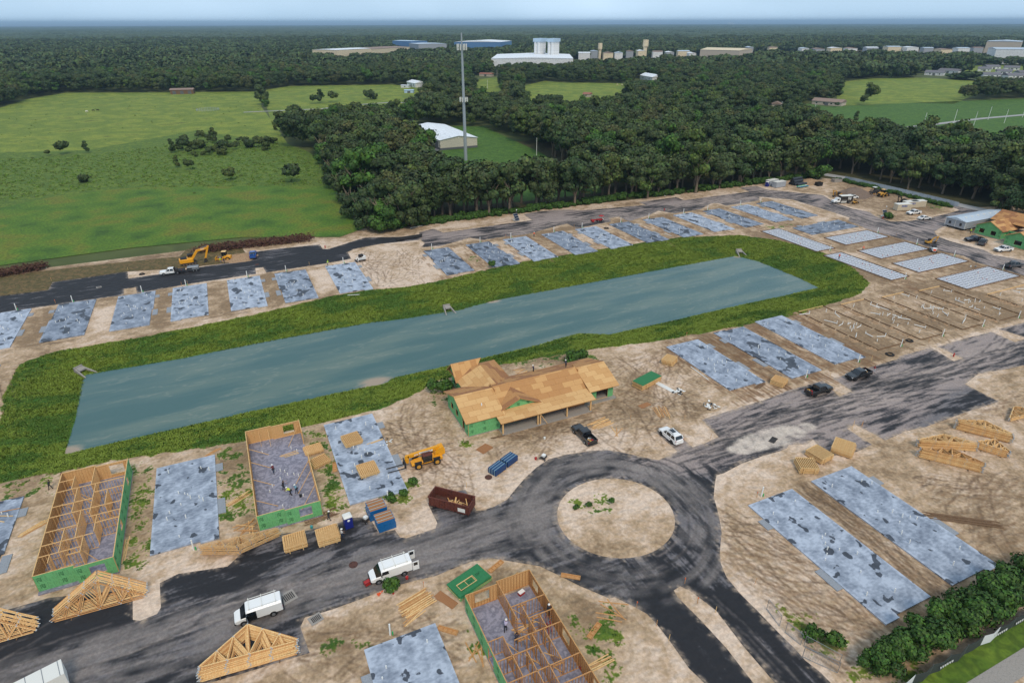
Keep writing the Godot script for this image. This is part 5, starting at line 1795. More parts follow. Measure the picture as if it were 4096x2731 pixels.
		tag(o, f[5], "board", "loose boards on the ground")
	# blue wrapped bundles
	t = thing("wrapped_lumber", "blue wrapped lumber bundles piled two high beside the portable toilet", "lumber bundles", Vector3(11.7, 0, -71.2), 0.05)
	wrapped_stack(t, 0.2, 0.05, 0, 2.6, 1.0, 2.2, M.blue_wrap)
	wrapped_stack(t, 0.1, 1.1, 0.02, 2.6, 0.75, 2.2, M.blue_wrap)
	wrapped_stack(t, -0.3, 0.05, -3.0, 2.6, 1.0, 2.4, M.blue_wrap)
	wrapped_stack(t, -0.2, 1.1, -2.95, 2.6, 0.75, 2.4, M.blue_wrap)
	t = thing("wrapped_lumber", "low dark blue wrapped lumber bundles on the sand by the roundabout", "lumber bundles", Vector3(33.2, 0, -76.5), 0.44)
	wrapped_stack(t, -1.5, 0.12, 0, 2.6, 1.0, 1.7, M.blue_wrap_dark)
	wrapped_stack(t, 1.5, 0.12, 0.0, 2.6, 1.0, 1.7, M.blue_wrap_dark)
	for x in [-2.2, -0.8, 0.8, 2.2]:
		var g := Geo.new()
		g.bb(x - 0.05, x + 0.05, 0, 0.1, -1.1, 1.1)
		part(t, "skid", g, M.lumber)
	# white pipes leaning out of the green-topped stack
	t = thing("pipe_bundle", "white plastic pipes fanned out beside the green-topped stack", "pipes", ground_at([73.3, -85.9]), 0.0)
	for i in 6:
		var g := Geo.new()
		g.tube(Vector3(-1.1 + i * 0.18, 0.08 + i * 0.02, -2.9), Vector3(0.2 + i * 0.16, 0.08, 2.6), 0.07, 0.07, 7)
		part(t, "pipe", g, M.pvc)
	for f in [[[83.5, -90.6, 83.2, -84.6], "white pipe lying along the left edge of the stained slab"], [[136.7, -170.7, 137.1, -167.3], "white pipe lying between two far-row slabs by the pond"], [[24.5, -161.5, 27.5, -160.6], "white pipe lying at the grass edge by the far row"], [[57.6, -214.9, 62.5, -215.8], "white pipe lying at the foot of the wood"]]:
		var g := Geo.new()
		g.tube(ground_at([f[0][0], f[0][1]], 0.1), ground_at([f[0][2], f[0][3]], 0.1), 0.08, 0.08, 7)
		tag(part(null, "white_pipe", g, M.pvc), f[1], "pipe")


# ---------------------------------------------------------------- vehicles (local x forward, z to the right-hand side)

func ring(x: float, yb: float, yt: float, w: float, c := 0.1) -> Array:
	return [Vector3(x, yt, w - c), Vector3(x, yt - c, w), Vector3(x, yb + c, w), Vector3(x, yb, w - c), Vector3(x, yb, -w + c), Vector3(x, yb + c, -w), Vector3(x, yt - c, -w), Vector3(x, yt, -w + c)]


func deck(y: float, x0: float, x1: float, w: float, c := 0.12) -> Array:
	return [Vector3(x0 + c, y, w), Vector3(x1 - c, y, w), Vector3(x1, y, w - c), Vector3(x1, y, -w + c), Vector3(x1 - c, y, -w), Vector3(x0 + c, y, -w), Vector3(x0, y, -w + c), Vector3(x0, y, w - c)]


func lofted(rings: Array) -> Geo:
	var g := Geo.new()
	g.loft(rings)
	return g


func wheel(t: Node3D, x: float, z: float, r: float, w: float, rim := "rim", called := "wheel"):
	var key := "tyre%.2f_%.2f" % [r, w]
	if not mesh_store.has(key):
		var g := Geo.new()
		var prof := [[-w / 2, r * 0.86], [-w / 2 + 0.03, r * 0.97], [-w / 2 + 0.07, r], [w / 2 - 0.07, r], [w / 2 - 0.03, r * 0.97], [w / 2, r * 0.86]]
		var rings := []
		for p in prof:
			var rr := []
			for i in 16:
				var a := TAU * i / 16
				rr.append(Vector3(cos(a) * p[1], sin(a) * p[1], p[0]))
			rings.append(rr)
		g.loft(rings)
		mesh_store[key] = g.mesh()
		var k := Geo.new()
		for s in [-1, 1]:
			k.tube(Vector3(0, 0, s * w * 0.42), Vector3(0, 0, s * (w / 2 + 0.012)), r * 0.62, r * 0.55, 12)
			k.tube(Vector3(0, 0, s * w * 0.42), Vector3(0, 0, s * (w / 2 + 0.03)), r * 0.16, r * 0.14, 8)
		mesh_store[key + "rim"] = k.mesh()
	var h := Node3D.new()
	h.name = called
	t.add_child(h, true)
	h.position = Vector3(x, r, z)
	part(h, "tyre", mesh_store[key], M.tyre)
	part(h, "rim", mesh_store[key + "rim"], M[rim])


func wheels4(t: Node3D, xs: Array, z: float, r: float, w: float, rim: String, body_w: float):
	for x in xs:
		var g := Geo.new()
		g.tube(Vector3(x, r, -body_w - 0.006), Vector3(x, r, body_w + 0.006), r * 1.18, r * 1.18, 16)
		part(t, "wheel_arch", g, M.black_plastic)
		for s in [-1, 1]:
			wheel(t, x, s * z, r, w, rim)


func lights(t: Node3D, xf: float, yf: float, xr: float, yr: float, w: float):
	for s in [-1, 1]:
		var g := Geo.new()
		g.box(Vector3(xf, yf, s * (w - 0.22)), Vector3(0.1, 0.16, 0.36))
		part(t, "headlight", g, M.lamp_glass)
		g = Geo.new()
		g.box(Vector3(xr, yr, s * (w - 0.08)), Vector3(0.1, 0.34, 0.15))
		part(t, "tail_light", g, M.red_light)


func mirrors(t: Node3D, x: float, y: float, w: float, m: Material):
	for s in [-1, 1]:
		var g := Geo.new()
		g.box(Vector3(x, y, s * (w + 0.14)), Vector3(0.12, 0.2, 0.24))
		part(t, "mirror", g, m)


# glasshouse: dark glass, painted roof and pillars
func cabin(t: Node3D, paint: Material, x0: float, x1: float, belt: float, top: float, w: float, rake_r: float, rake_f: float, posts: Array):
	part(t, "windows", lofted([deck(belt - 0.03, x0, x1, w - 0.03), deck(top - 0.03, x0 + rake_r, x1 - rake_f, w - 0.2)]), M.glass)
	part(t, "roof", lofted([deck(top - 0.05, x0 + rake_r - 0.02, x1 - rake_f + 0.03, w - 0.18), deck(top + 0.02, x0 + rake_r + 0.05, x1 - rake_f - 0.08, w - 0.24), deck(top + 0.05, x0 + rake_r + 0.3, x1 - rake_f - 0.3, w - 0.4)]), paint)
	var g := Geo.new()
	for s in [-1, 1]:
		g.beam(Vector3(x1 - 0.04, belt - 0.03, s * (w - 0.06)), Vector3(x1 - rake_f - 0.02, top - 0.03, s * (w - 0.21)), 0.09, 0.09)
		g.beam(Vector3(x0 + 0.04, belt - 0.03, s * (w - 0.06)), Vector3(x0 + rake_r + 0.03, top - 0.03, s * (w - 0.21)), 0.14, 0.12)
		for p in posts:
			g.beam(Vector3(p, belt - 0.03, s * (w - 0.035)), Vector3(p, top - 0.03, s * (w - 0.2)), 0.1, 0.06)
	part(t, "pillars", g, paint)


func door_lines(t: Node3D, xs: Array, y0: float, y1: float, w: float, paint: Material):
	for i in xs.size() - 1:
		for s in [-1, 1]:
			var g := Geo.new()
			g.bb(xs[i] + 0.02, xs[i + 1] - 0.02, y0, y1, s * w - 0.006, s * w + 0.006)
			var d := part(t, "door", g, paint)
			var k := Geo.new()
			k.box(Vector3(xs[i] + 0.2, y1 - 0.12, s * (w + 0.02)), Vector3(0.18, 0.04, 0.03))
			part(d, "handle", k, M.black_plastic)


func pickup(label: String, at: Vector3, heading: float, paint: Material, rim := "rim_dark", load_ := "", group := "pickup trucks") -> Node3D:
	var t := thing("pickup_truck", label, "pickup", at, heading, group)
	part(t, "body", lofted([ring(-1.0, 0.42, 1.16, 0.97), ring(1.2, 0.42, 1.18, 0.99), ring(1.6, 0.42, 1.2, 0.99), ring(2.6, 0.42, 1.12, 0.97), ring(2.85, 0.45, 1.05, 0.92), ring(2.96, 0.5, 0.92, 0.86)]), paint)
	var g := Geo.new()
	g.bb(-2.9, -0.98, 0.45, 0.72, -0.97, 0.97)
	for s in [-1, 1]:
		g.bb(-2.9, -0.98, 0.72, 1.24, s * 0.93 - 0.045, s * 0.93 + 0.045)
	g.bb(-1.06, -0.98, 0.72, 1.22, -0.88, 0.88)
	part(t, "bed", g, paint)
	g = Geo.new()
	g.bb(-2.98, -2.9, 0.62, 1.22, -0.86, 0.86)
	var tg := part(t, "tailgate", g, paint)
	g = Geo.new()
	g.bb(-2.84, -1.1, 0.725, 0.74, -0.87, 0.87)
	part(t, "bed_liner", g, M.black_plastic)
	cabin(t, paint, -1.0, 1.3, 1.16, 1.84, 0.98, 0.18, 0.72, [0.15])
	door_lines(t, [-0.95, 0.15, 1.25], 0.55, 1.1, 0.985, paint)
	wheels4(t, [1.85, -1.8], 0.93, 0.4, 0.27, rim, 0.98)
	g = Geo.new()
	g.bb(2.9, 3.03, 0.42, 0.66, -0.9, 0.9)
	part(t, "front_bumper", g, M.black_plastic if paint != M.white_paint else M.steel)
	g = Geo.new()
	g.bb(-3.1, -2.97, 0.45, 0.62, -0.92, 0.92)
	part(t, "rear_bumper", g, M.dark_steel)
	g = Geo.new()
	g.bb(2.93, 3.0, 0.72, 0.98, -0.55, 0.55)
	part(t, "grille", g, M.black_plastic)
	lights(t, 2.9, 0.9, -2.93, 1.0, 0.95)
	mirrors(t, 1.0, 1.22, 0.98, paint)
	if load_ == "tools":
		for k in 5:
			g = Geo.new()
			g.box(Vector3(0, 0.12, 0), Vector3(R(0.25, 0.6), 0.24, R(0.2, 0.5)), Basis(Vector3.UP, R(0, 3)))
			part(t, "tool_box", g, [M.red, M.lumber, M.dark_steel, M.yellow_dusty, M.pvc][k], Vector3(R(-2.6, -1.5), 0.74, R(-0.55, 0.55)))
	if load_ == "rack":
		g = Geo.new()
		for s in [-1, 1]:
			for x in [-2.7, -1.2, 1.0]:
				g.tube(Vector3(x, 1.2, s * 0.9), Vector3(x, 2.15, s * 0.85), 0.03, 0.03, 5)
			g.tube(Vector3(-2.9, 2.15, s * 0.85), Vector3(1.6, 2.15, s * 0.85), 0.03, 0.03, 5)
		for x in [-2.7, -1.2, 1.0]:
			g.tube(Vector3(x, 2.15, -0.85), Vector3(x, 2.15, 0.85), 0.03, 0.03, 5)
		part(t, "ladder_rack", g, M.steel)
	return t


func estate(label: String, at: Vector3, heading: float, paint: Material, called: String, category: String, sedan := false) -> Node3D:
	var t := thing(called, label, category, at, heading)
	var h := 0.92 if sedan else 1.08
	part(t, "body", lofted([ring(-2.42, 0.42, h - 0.08, 0.84), ring(-2.3, 0.3, h + 0.02, 0.93), ring(-1.6, 0.28, h + 0.04, 0.98), ring(1.0, 0.28, h + 0.02, 0.98), ring(2.0, 0.3, h - 0.1, 0.94), ring(2.35, 0.36, h - 0.24, 0.84), ring(2.43, 0.42, h - 0.34, 0.76)]), paint)
	if sedan:
		cabin(t, paint, -1.75, 1.15, h, 1.42, 0.95, 0.8, 0.85, [0.0])
	else:
		cabin(t, paint, -2.25, 1.2, h + 0.02, 1.72, 0.96, 0.35, 0.8, [0.15, -1.0])
		var g2 := Geo.new()
		g2.bb(-0.9, 0.2, 1.75, 1.785, -0.42, 0.42)
		part(t, "sunroof", g2, M.glass)
		g2 = Geo.new()
		for s in [-1, 1]:
			g2.beam(Vector3(-1.5, 1.82, s * 0.66), Vector3(0.1, 1.82, s * 0.66), 0.05, 0.05)
		part(t, "roof_rails", g2, M.black_plastic)
	door_lines(t, [-1.1, 0.1, 1.15], 0.45, h - 0.06, 0.985, paint)
	wheels4(t, [1.45, -1.42], 0.92, 0.37, 0.25, "rim_dark", 0.985)
	lights(t, 2.28, h - 0.3, -2.36, h - 0.12, 0.9)
	mirrors(t, 0.85, h + 0.06, 0.95, paint)
	var g := Geo.new()
	g.bb(-2.5, -2.4, 0.36, 0.58, -0.8, 0.8)
	part(t, "rear_bumper", g, paint)
	g = Geo.new()
	g.bb(-2.505, -2.43, 0.62, 0.74, -0.26, 0.26)
	part(t, "number_plate", g, M.off_white)
	return t


func cargo_van(label: String, at: Vector3, heading: float, rear_open: bool, door_open: bool) -> Node3D:
	var t := thing("cargo_van", label, "van", at, heading, "white cargo vans")
	var p: Material = M.white_paint
	part(t, "body", lofted([ring(-2.85, 0.42, 1.95, 0.9, 0.16), ring(-2.78, 0.4, 2.1, 0.99, 0.2), ring(1.15, 0.4, 2.1, 0.99, 0.2), ring(1.35, 0.4, 2.02, 0.99, 0.24)]), p)
	part(t, "hood", lofted([ring(1.34, 0.4, 1.28, 0.99), ring(1.9, 0.4, 1.24, 0.98), ring(2.55, 0.42, 1.08, 0.93), ring(2.78, 0.48, 0.95, 0.84)]), p)
	# windscreen wedge between roof and hood
	var g := Geo.new()
	g.loft([[Vector3(1.3, 1.25, -0.95), Vector3(1.3, 1.25, 0.95), Vector3(2.05, 1.22, 0.92), Vector3(2.05, 1.22, -0.92)].map(func(v): return v), [Vector3(1.3, 2.0, -0.78), Vector3(1.3, 2.0, 0.78), Vector3(1.36, 2.0, 0.78), Vector3(1.36, 2.0, -0.78)]])
	part(t, "windscreen", g, M.glass)
	for s in [-1, 1]:
		g = Geo.new()
		g.prism(P2([0.35, 1.28, 1.32, 1.28, 1.2, 1.86, 0.4, 1.86]), s * 0.985 - 0.012, s * 0.985 + 0.012)
		part(t, "side_window", g, M.glass)
		g = Geo.new()
		g.bb(0.2, 1.45, 0.5, 1.22, s * 0.99 - 0.006, s * 0.99 + 0.008)
		if not (door_open and s < 0):
			part(t, "door", g, p)
	if door_open:
		g = Geo.new()
		g.bb(1.3, 1.38, 0.5, 1.25, -1.95, -1.0)
		var d := part(t, "open_door", g, p)
		var k := Geo.new()
		k.bb(1.31, 1.37, 1.26, 1.85, -1.85, -1.02)
		part(d, "window", k, M.glass)
		g = Geo.new()
		g.bb(0.2, 1.3, 0.5, 1.85, -0.99, -0.975)
		part(t, "doorway", g, M.black_plastic)
	if rear_open:
		for s in [-1, 1]:
			g = Geo.new()
			g.bb(-3.72, -2.86, 0.5, 1.98, s * 1.02 - 0.03, s * 1.02 + 0.03)
			var d := part(t, "rear_door", g, p, Vector3.ZERO, Vector3(0, 0, 0))
			var k := Geo.new()
			k.bb(-3.55, -3.0, 1.3, 1.82, s * 1.02 - 0.04, s * 1.02 + 0.04)
			part(d, "window", k, M.glass)
		g = Geo.new()
		g.bb(-2.87, -2.84, 0.55, 1.9, -0.82, 0.82)
		part(t, "load_opening", g, M.black_plastic)
	else:
		for s in [-1, 1]:
			g = Geo.new()
			g.bb(-2.88, -2.84, 1.3, 1.78, s * 0.44 - 0.32, s * 0.44 + 0.32)
			part(t, "rear_window", g, M.glass)
	g = Geo.new()
	for x in [-2.2, -0.6, 0.9]:
		g.beam(Vector3(x, 2.26, -0.9), Vector3(x, 2.26, 0.9), 0.06, 0.05)
		for s in [-1, 1]:
			g.beam(Vector3(x, 2.04, s * 0.86), Vector3(x, 2.45, s * 0.9), 0.06, 0.05)
	g.beam(Vector3(-2.4, 2.3, -0.84), Vector3(1.0, 2.3, -0.84), 0.05, 0.05)
	g.beam(Vector3(-2.4, 2.3, 0.84), Vector3(1.0, 2.3, 0.84), 0.05, 0.05)
	part(t, "roof_rack", g, M.off_white)
	wheels4(t, [1.8, -1.65], 0.94, 0.38, 0.26, "rim", 0.985)
	g = Geo.new()
	g.bb(2.7, 2.86, 0.4, 0.62, -0.88, 0.88)
	part(t, "front_bumper", g, M.black_plastic)
	g = Geo.new()
	g.bb(-2.98, -2.86, 0.4, 0.58, -0.9, 0.9)
	part(t, "rear_bumper", g, M.black_plastic)
	g = Geo.new()
	g.bb(2.7, 2.8, 0.66, 0.86, -0.55, 0.55)
	part(t, "grille", g, M.black_plastic)
	lights(t, 2.68, 0.84, -2.83, 1.1, 0.9)
	mirrors(t, 1.35, 1.36, 1.0, M.black_plastic)
	return t


func build_vehicles():
	cargo_van("white van with both rear doors swung open on the near road", Vector3(10.2, 0.03, -61.9), PI, true, false)
	cargo_van("white van with an open front door on the near road", Vector3(-6.4, 0.03, -62.5), PI, false, true)
	pickup("black pickup parked in front of the clubhouse porch", Vector3(49.6, 0, -78.0), PI / 2 + 0.03, M.black_paint, "rim", "tools")
	pickup("black pickup in the parking bay nearer the roundabout", Vector3(99.8, 0.03, -71.5), 0.0, M.black_paint, "rim_dark", "tools")
	pickup("black pickup with a person at its tailgate", Vector3(112.3, 0.03, -72.5), PI, M.black_paint, "rim_dark", "tools")
	estate("white sport utility car in the narrow bay by the clubhouse", Vector3(63.5, 0.03, -71.4), PI / 2 + 0.03, M.white_paint, "utility_car", "car")
	pickup("bright blue pickup by the bay of the fresh black road", ground_at([3.7, -205.9], 0.03), PI / 2 - 0.1, M.blue_paint, "rim")
	# by the trailer office
	pickup("white pickup beside the storage containers", ground_at([238.5, -150.7]), PI - 0.1, M.white_paint, "rim_dark")
	estate("white saloon car on the side road below the containers", ground_at([235.6, -144.3], 0.03), -0.2, M.white_paint, "saloon_car", "car", true)
	pickup("dark navy pickup parked next to the grey pickup at the office", ground_at([226.0, -120.0]), PI - 0.35, M.navy_paint)
	pickup("grey pickup between the navy one and the white one", ground_at([225.3, -116.8]), 0.4, M.grey_paint)
	pickup("white pickup with a ladder rack below the green building", ground_at([223.9, -109.4]), PI - 0.2, M.white_paint, "rim", "rack")
	pickup("dark grey pickup with a rack at the right picture edge", ground_at([211.4, -99.1], 0.03), -0.12, M.grey_paint, "rim", "rack")
	estate("white utility car behind the black box truck", ground_at([237.9, -177.6]), -0.2, M.white_paint, "utility_car", "car")
	# white crew truck with a flat bed, and its trailer
	var t := pickup("white crew-cab truck with a black flat bed on the fresh black road", ground_at([-19.6, -200.1], 0.03), PI - 0.06, M.white_paint, "rim", "")
	t.set_meta("category", "truck")
	for c in t.get_children():
		if String(c.name).begins_with("bed") or String(c.name).begins_with("tailgate"):
			t.remove_child(c)
			c.queue_free()
	var g := Geo.new()
	g.bb(-3.9, -1.1, 0.85, 1.0, -1.1, 1.1)
	g.bb(-1.2, -1.1, 1.0, 1.9, -1.0, 1.0)
	part(t, "flat_bed", g, M.black_plastic)
	g = Geo.new()
	g.bb(-1.9, -1.3, 1.0, 1.5, -0.6, 0.6)
	part(t, "tool_chest", g, M.dark_steel)
	t = thing("compressor_trailer", "grey twin-axle trailer behind the white crew-cab truck", "trailer", ground_at([-13.6, -200.1], 0.03), PI - 0.06)
	g = Geo.new()
	g.loft([ring(-1.6, 0.55, 1.5, 0.9, 0.15), ring(1.3, 0.55, 1.5, 0.9, 0.15), ring(1.6, 0.6, 1.35, 0.8, 0.15)])
	part(t, "housing", g, M.steel)
	g = Geo.new()
	g.bb(1.5, 3.2, 0.55, 0.65, -0.06, 0.06)
	part(t, "drawbar", g, M.dark_steel)
	g = Geo.new()
	g.bb(0.2, 1.62, 0.8, 1.3, -0.915, 0.915)
	part(t, "engine_panel", g, M.black_plastic)
	for x in [-0.9, -0.1]:
		for s in [-1, 1]:
			wheel(t, x, s * 0.85, 0.36, 0.24)
	# box truck
	t = thing("box_truck", "white-cab truck with a black lettered box by the dirt yard", "truck", ground_at([227.3, -174.1], 0.03), PI - 0.32)
	part(t, "cab", lofted([ring(1.3, 0.6, 2.3, 1.0, 0.15), ring(2.5, 0.6, 2.3, 1.0, 0.15), ring(2.9, 0.6, 1.5, 1.0, 0.15), ring(4.0, 0.6, 1.35, 0.92, 0.15)]), M.white_paint)
	g = Geo.new()
	g.bb(1.7, 2.6, 1.5, 2.1, -1.01, 1.01)
	part(t, "cab_windows", g, M.glass)
	g = Geo.new()
	g.bb(-3.9, 1.1, 1.0, 3.1, -1.2, 1.2)
	var bx := part(t, "cargo_box", g, M.black_paint)
	g = Geo.new()
	g.bb(-3.95, 1.15, 3.102, 3.16, -1.22, 1.22)
	part(bx, "box_roof", g, M.off_white)
	var wm := text_mesh("W", 130, 0.011, 0.01)
	part(bx, "emblem_letter", wm, M.white_print, Vector3(-2.4, 2.2, -1.215), Vector3(0, PI, 0))
	g = Geo.new()
	for i in 24:
		var a0 := TAU * i / 24
		var a1 := TAU * (i + 1) / 24
		g.beam(Vector3(-2.4 + 0.78 * cos(a0), 2.2 + 0.78 * sin(a0), -1.212), Vector3(-2.4 + 0.78 * cos(a1), 2.2 + 0.78 * sin(a1), -1.212), 0.09, 0.02)
	part(bx, "emblem_ring", g, M.white_print)
	g = Geo.new()
	for i in 14:
		g.bb(-1.4 + i * 0.17, -1.4 + i * 0.17 + [0.1, 0.07, 0.12][i % 3], 1.3, 1.48, -1.212, -1.204)
	part(bx, "lettering", g, M.white_print)
	g = Geo.new()
	g.bb(-3.9, 2.6, 0.55, 0.98, -0.5, 0.5)
	part(t, "chassis", g, M.dark_steel)
	for s in [-1, 1]:
		g = Geo.new()
		g.bb(-1.4, 0.9, 0.5, 0.95, s * 0.95 - 0.2, s * 0.95 + 0.2)
		part(t, "side_locker", g, M.off_white)
		wheel(t, 3.0, s * 0.95, 0.48, 0.3)
		wheel(t, -2.6, s * 0.9, 0.48, 0.5)
	# van roof at the bottom left picture corner
	t = thing("box_trailer", "white trailer roof peeping in at the bottom left corner", "trailer", ground_at([-29.9, -61.1]), 0.28)
	g = Geo.new()
	g.bb(-3.4, 3.4, 0.55, 2.6, -1.15, 1.15)
	part(t, "box", g, M.off_white)
	g = Geo.new()
	for x in 5:
		g.bb(-3.0 + x * 1.5, -2.94 + x * 1.5, 2.6, 2.63, -1.15, 1.15)
	part(t, "roof_bow", g, M.steel)
	for s in [-1, 1]:
		wheel(t, -0.5, s * 1.05, 0.38, 0.25)
		wheel(t, 0.5, s * 1.05, 0.38, 0.25)


# ---------------------------------------------------------------- machines

func text_mesh(s: String, size: int, pixel: float, depth: float) -> TextMesh:
	var f := SystemFont.new()
	f.font_names = PackedStringArray(["Droid Sans"])
	f.font_weight = 700
	var tm := TextMesh.new()
	tm.font = f
	tm.text = s
	tm.font_size = size
	tm.pixel_size = pixel
	tm.depth = depth
	return tm


func cab_box(t: Node3D, x0: float, x1: float, y0: float, y1: float, z0: float, z1: float, frame: Material, roof: Material, glazed := true):
	var g := Geo.new()
	for x in [x0, x1]:
		for z in [z0, z1]:
			g.beam(Vector3(x, y0, z), Vector3(x, y1, z), 0.09, 0.09)
	part(t, "cab_frame", g, frame)
	if glazed:
		g = Geo.new()
		g.bb(x0 + 0.03, x1 - 0.03, y0 + 0.1, y1 - 0.02, z0 + 0.03, z1 - 0.03)
		part(t, "cab_glass", g, M.glass)
	g = Geo.new()
	g.loft([deck(y1, x0 - 0.1, x1 + 0.1, (z1 - z0) / 2 + 0.1).map(func(v): return v + Vector3(0, 0, (z0 + z1) / 2)), deck(y1 + 0.12, x0 - 0.04, x1 + 0.04, (z1 - z0) / 2 + 0.04).map(func(v): return v + Vector3(0, 0, (z0 + z1) / 2))])
	part(t, "cab_roof", g, roof)


func crawler(t: Node3D, l: float, h: float, w: float, z: float):
	for s in [-1, 1]:
		var p := PackedVector2Array()
		for i in 9:
			var a := PI / 2 + PI * i / 8
			p.append(Vector2(-l / 2 + h / 2 + cos(a) * h / 2, h / 2 + sin(a) * h / 2))
		for i in 9:
			var a := -PI / 2 + PI * i / 8
			p.append(Vector2(l / 2 - h / 2 + cos(a) * h / 2, h / 2 + sin(a) * h / 2))
		var g := Geo.new()
		g.prism(p, s * z - w / 2, s * z + w / 2)
		var c := part(t, "crawler_track", g, M.dark_steel)
		g = Geo.new()
		for i in 5:
			g.tube(Vector3(-l / 2 + h / 2 + (l - h) * i / 4, h / 2, s * z - w / 2 - 0.02), Vector3(-l / 2 + h / 2 + (l - h) * i / 4, h / 2, s * z + w / 2 + 0.02), h * 0.28, h * 0.28, 8)
		part(c, "rollers", g, M.dirt_grey)


func bucket(g: Geo, at: Vector3, w: float, s: float):
	var p := P2([0.0, 0.5, 0.25, 0.35, 0.3, -0.1, 0.0, -0.4, -0.55, -0.5, -0.5, -0.42, -0.08, -0.3, 0.15, -0.05, 0.12, 0.28, -0.1, 0.42])
	for i in p.size():
		p[i] = p[i] * s
	g.T = Transform3D(Basis(), at)
	g.prism(p, -w / 2, w / 2)
	var q := P2([0.0, 0.48, 0.25, 0.33, 0.28, -0.1, 0.0, -0.38, -0.5, -0.46])
	for i in q.size():
		q[i] = q[i] * s
	for k in [-1, 1]:
		g.prism(q, k * w / 2 - 0.03, k * w / 2 + 0.03)
	g.T = Transform3D()


func excavator(label: String, at: Vector3, heading: float, k: float, paint: String, called := "excavator", letters := "") -> Node3D:
	var t := thing(called, label, "excavator", at, heading, "excavators")
	crawler(t, 4.2 * k, 0.9 * k, 0.6 * k, 1.15 * k)
	var g := Geo.new()
	g.bb(-0.8 * k, 0.8 * k, 0.4 * k, 0.95 * k, -0.9 * k, 0.9 * k)
	part(t, "undercarriage", g, M.dark_steel)
	g = Geo.new()
	g.loft([deck(1.0 * k, -2.6 * k, 1.3 * k, 1.35 * k, 0.3 * k), deck(1.95 * k, -2.6 * k, 1.3 * k, 1.35 * k, 0.3 * k), deck(2.1 * k, -2.4 * k, 1.1 * k, 1.2 * k, 0.3 * k)])
	part(t, "house", g, M[paint])
	g = Geo.new()
	g.bb(-2.2 * k, -0.4 * k, 2.1 * k, 2.35 * k, -1.0 * k, 1.0 * k)
	part(t, "engine_cover", g, M.black_plastic)
	cab_box(t, 0.0, 1.5 * k, 1.2 * k, 2.9 * k, -1.35 * k, -0.35 * k, M.black_plastic, M.black_plastic)
	g = Geo.new()
	var a := Vector3(1.0, 1.7, 0.25) * k
	var b := Vector3(2.9, 4.2, 0.25) * k
	var c := Vector3(5.9, 4.5, 0.25) * k
	g.beam(a, b, 0.5 * k, 0.62 * k)
	g.beam(b - (b - a).normalized() * 0.2 * k, c, 0.46 * k, 0.55 * k)
	var bm := part(t, "boom", g, M[paint])
	if letters:
		part(bm, "lettering", text_mesh(letters, 40, 0.011, 0.01), M.white_print, (b.lerp(c, 0.5)) + Vector3(0, 0, 0.245 * k), Vector3(0, 0, 0.1))
	g = Geo.new()
	var d := Vector3(4.7, 1.3, 0.25) * k
	g.beam(c + (c - d).normalized() * 0.7 * k, d, 0.36 * k, 0.5 * k)
	part(t, "stick", g, M[paint])
	g = Geo.new()
	g.tube(Vector3(1.6, 2.0, 0.25) * k, b.lerp(c, 0.1) - Vector3(0, 0.35, 0) * k, 0.1 * k, 0.07 * k, 7)
	g.tube(b.lerp(c, 0.3) + Vector3(0, 0.4, 0) * k, c + Vector3(0.2, 0.65, 0) * k, 0.09 * k, 0.06 * k, 7)
	part(t, "cylinders", g, M.steel)
	g = Geo.new()
	bucket(g, d + Vector3(0.05, -0.5, 0) * k, 1.2 * k, 1.3 * k)
	part(t, "bucket", g, M.dark_steel)
	return t


func wheel_loader(label: String, at: Vector3, heading: float, paint: String, canopy: bool, size := 1.0):
	var t := thing("wheel_loader", label, "loader", at, heading, "loaders")
	t.scale = Vector3.ONE * size
	var g := Geo.new()
	g.loft([ring(-3.2, 0.9, 1.9, 0.8, 0.2), ring(-1.2, 0.9, 2.1, 0.9, 0.2), ring(-0.6, 0.9, 1.6, 0.7, 0.2)])
	part(t, "engine_cover", g, M[paint])
	g = Geo.new()
	g.bb(-3.25, -3.15, 0.9, 1.8, -0.6, 0.6)
	part(t, "grille", g, M.black_plastic)
	g = Geo.new()
	g.loft([ring(-0.7, 0.7, 1.3, 0.6, 0.1), ring(1.6, 0.7, 1.6, 0.7, 0.1), ring(2.1, 0.7, 1.2, 0.6, 0.1)])
	part(t, "front_frame", g, M[paint])
	cab_box(t, -1.1, 0.3, 1.6, 3.2, -0.65, 0.65, M.black_plastic, M.white_paint if canopy else M.lumber_pale, not canopy)
	g = Geo.new()
	for s in [-1, 1]:
		g.beam(Vector3(1.2, 1.7, s * 0.55), Vector3(3.0, 0.7, s * 0.55), 0.2, 0.3)
	part(t, "loader_arms", g, M[paint])
	g = Geo.new()
	g.T = Transform3D(Basis(Vector3.UP, PI), Vector3.ZERO)
	var p := P2([0.0, 1.1, 0.5, 0.9, 0.6, 0.3, 0.2, 0.0, -0.8, 0.05, -0.75, 0.15, 0.15, 0.15, 0.45, 0.4, 0.38, 0.8])
	for i in p.size():
		p[i].x = p[i].x - 3.4
	g.prism(p, -1.35, 1.35)
	part(t, "bucket", g, M.dark_steel)
	for x in [1.3, -1.7]:
		for s in [-1, 1]:
			wheel(t, x, s * 0.95, 0.72, 0.5, "yellow_dusty")


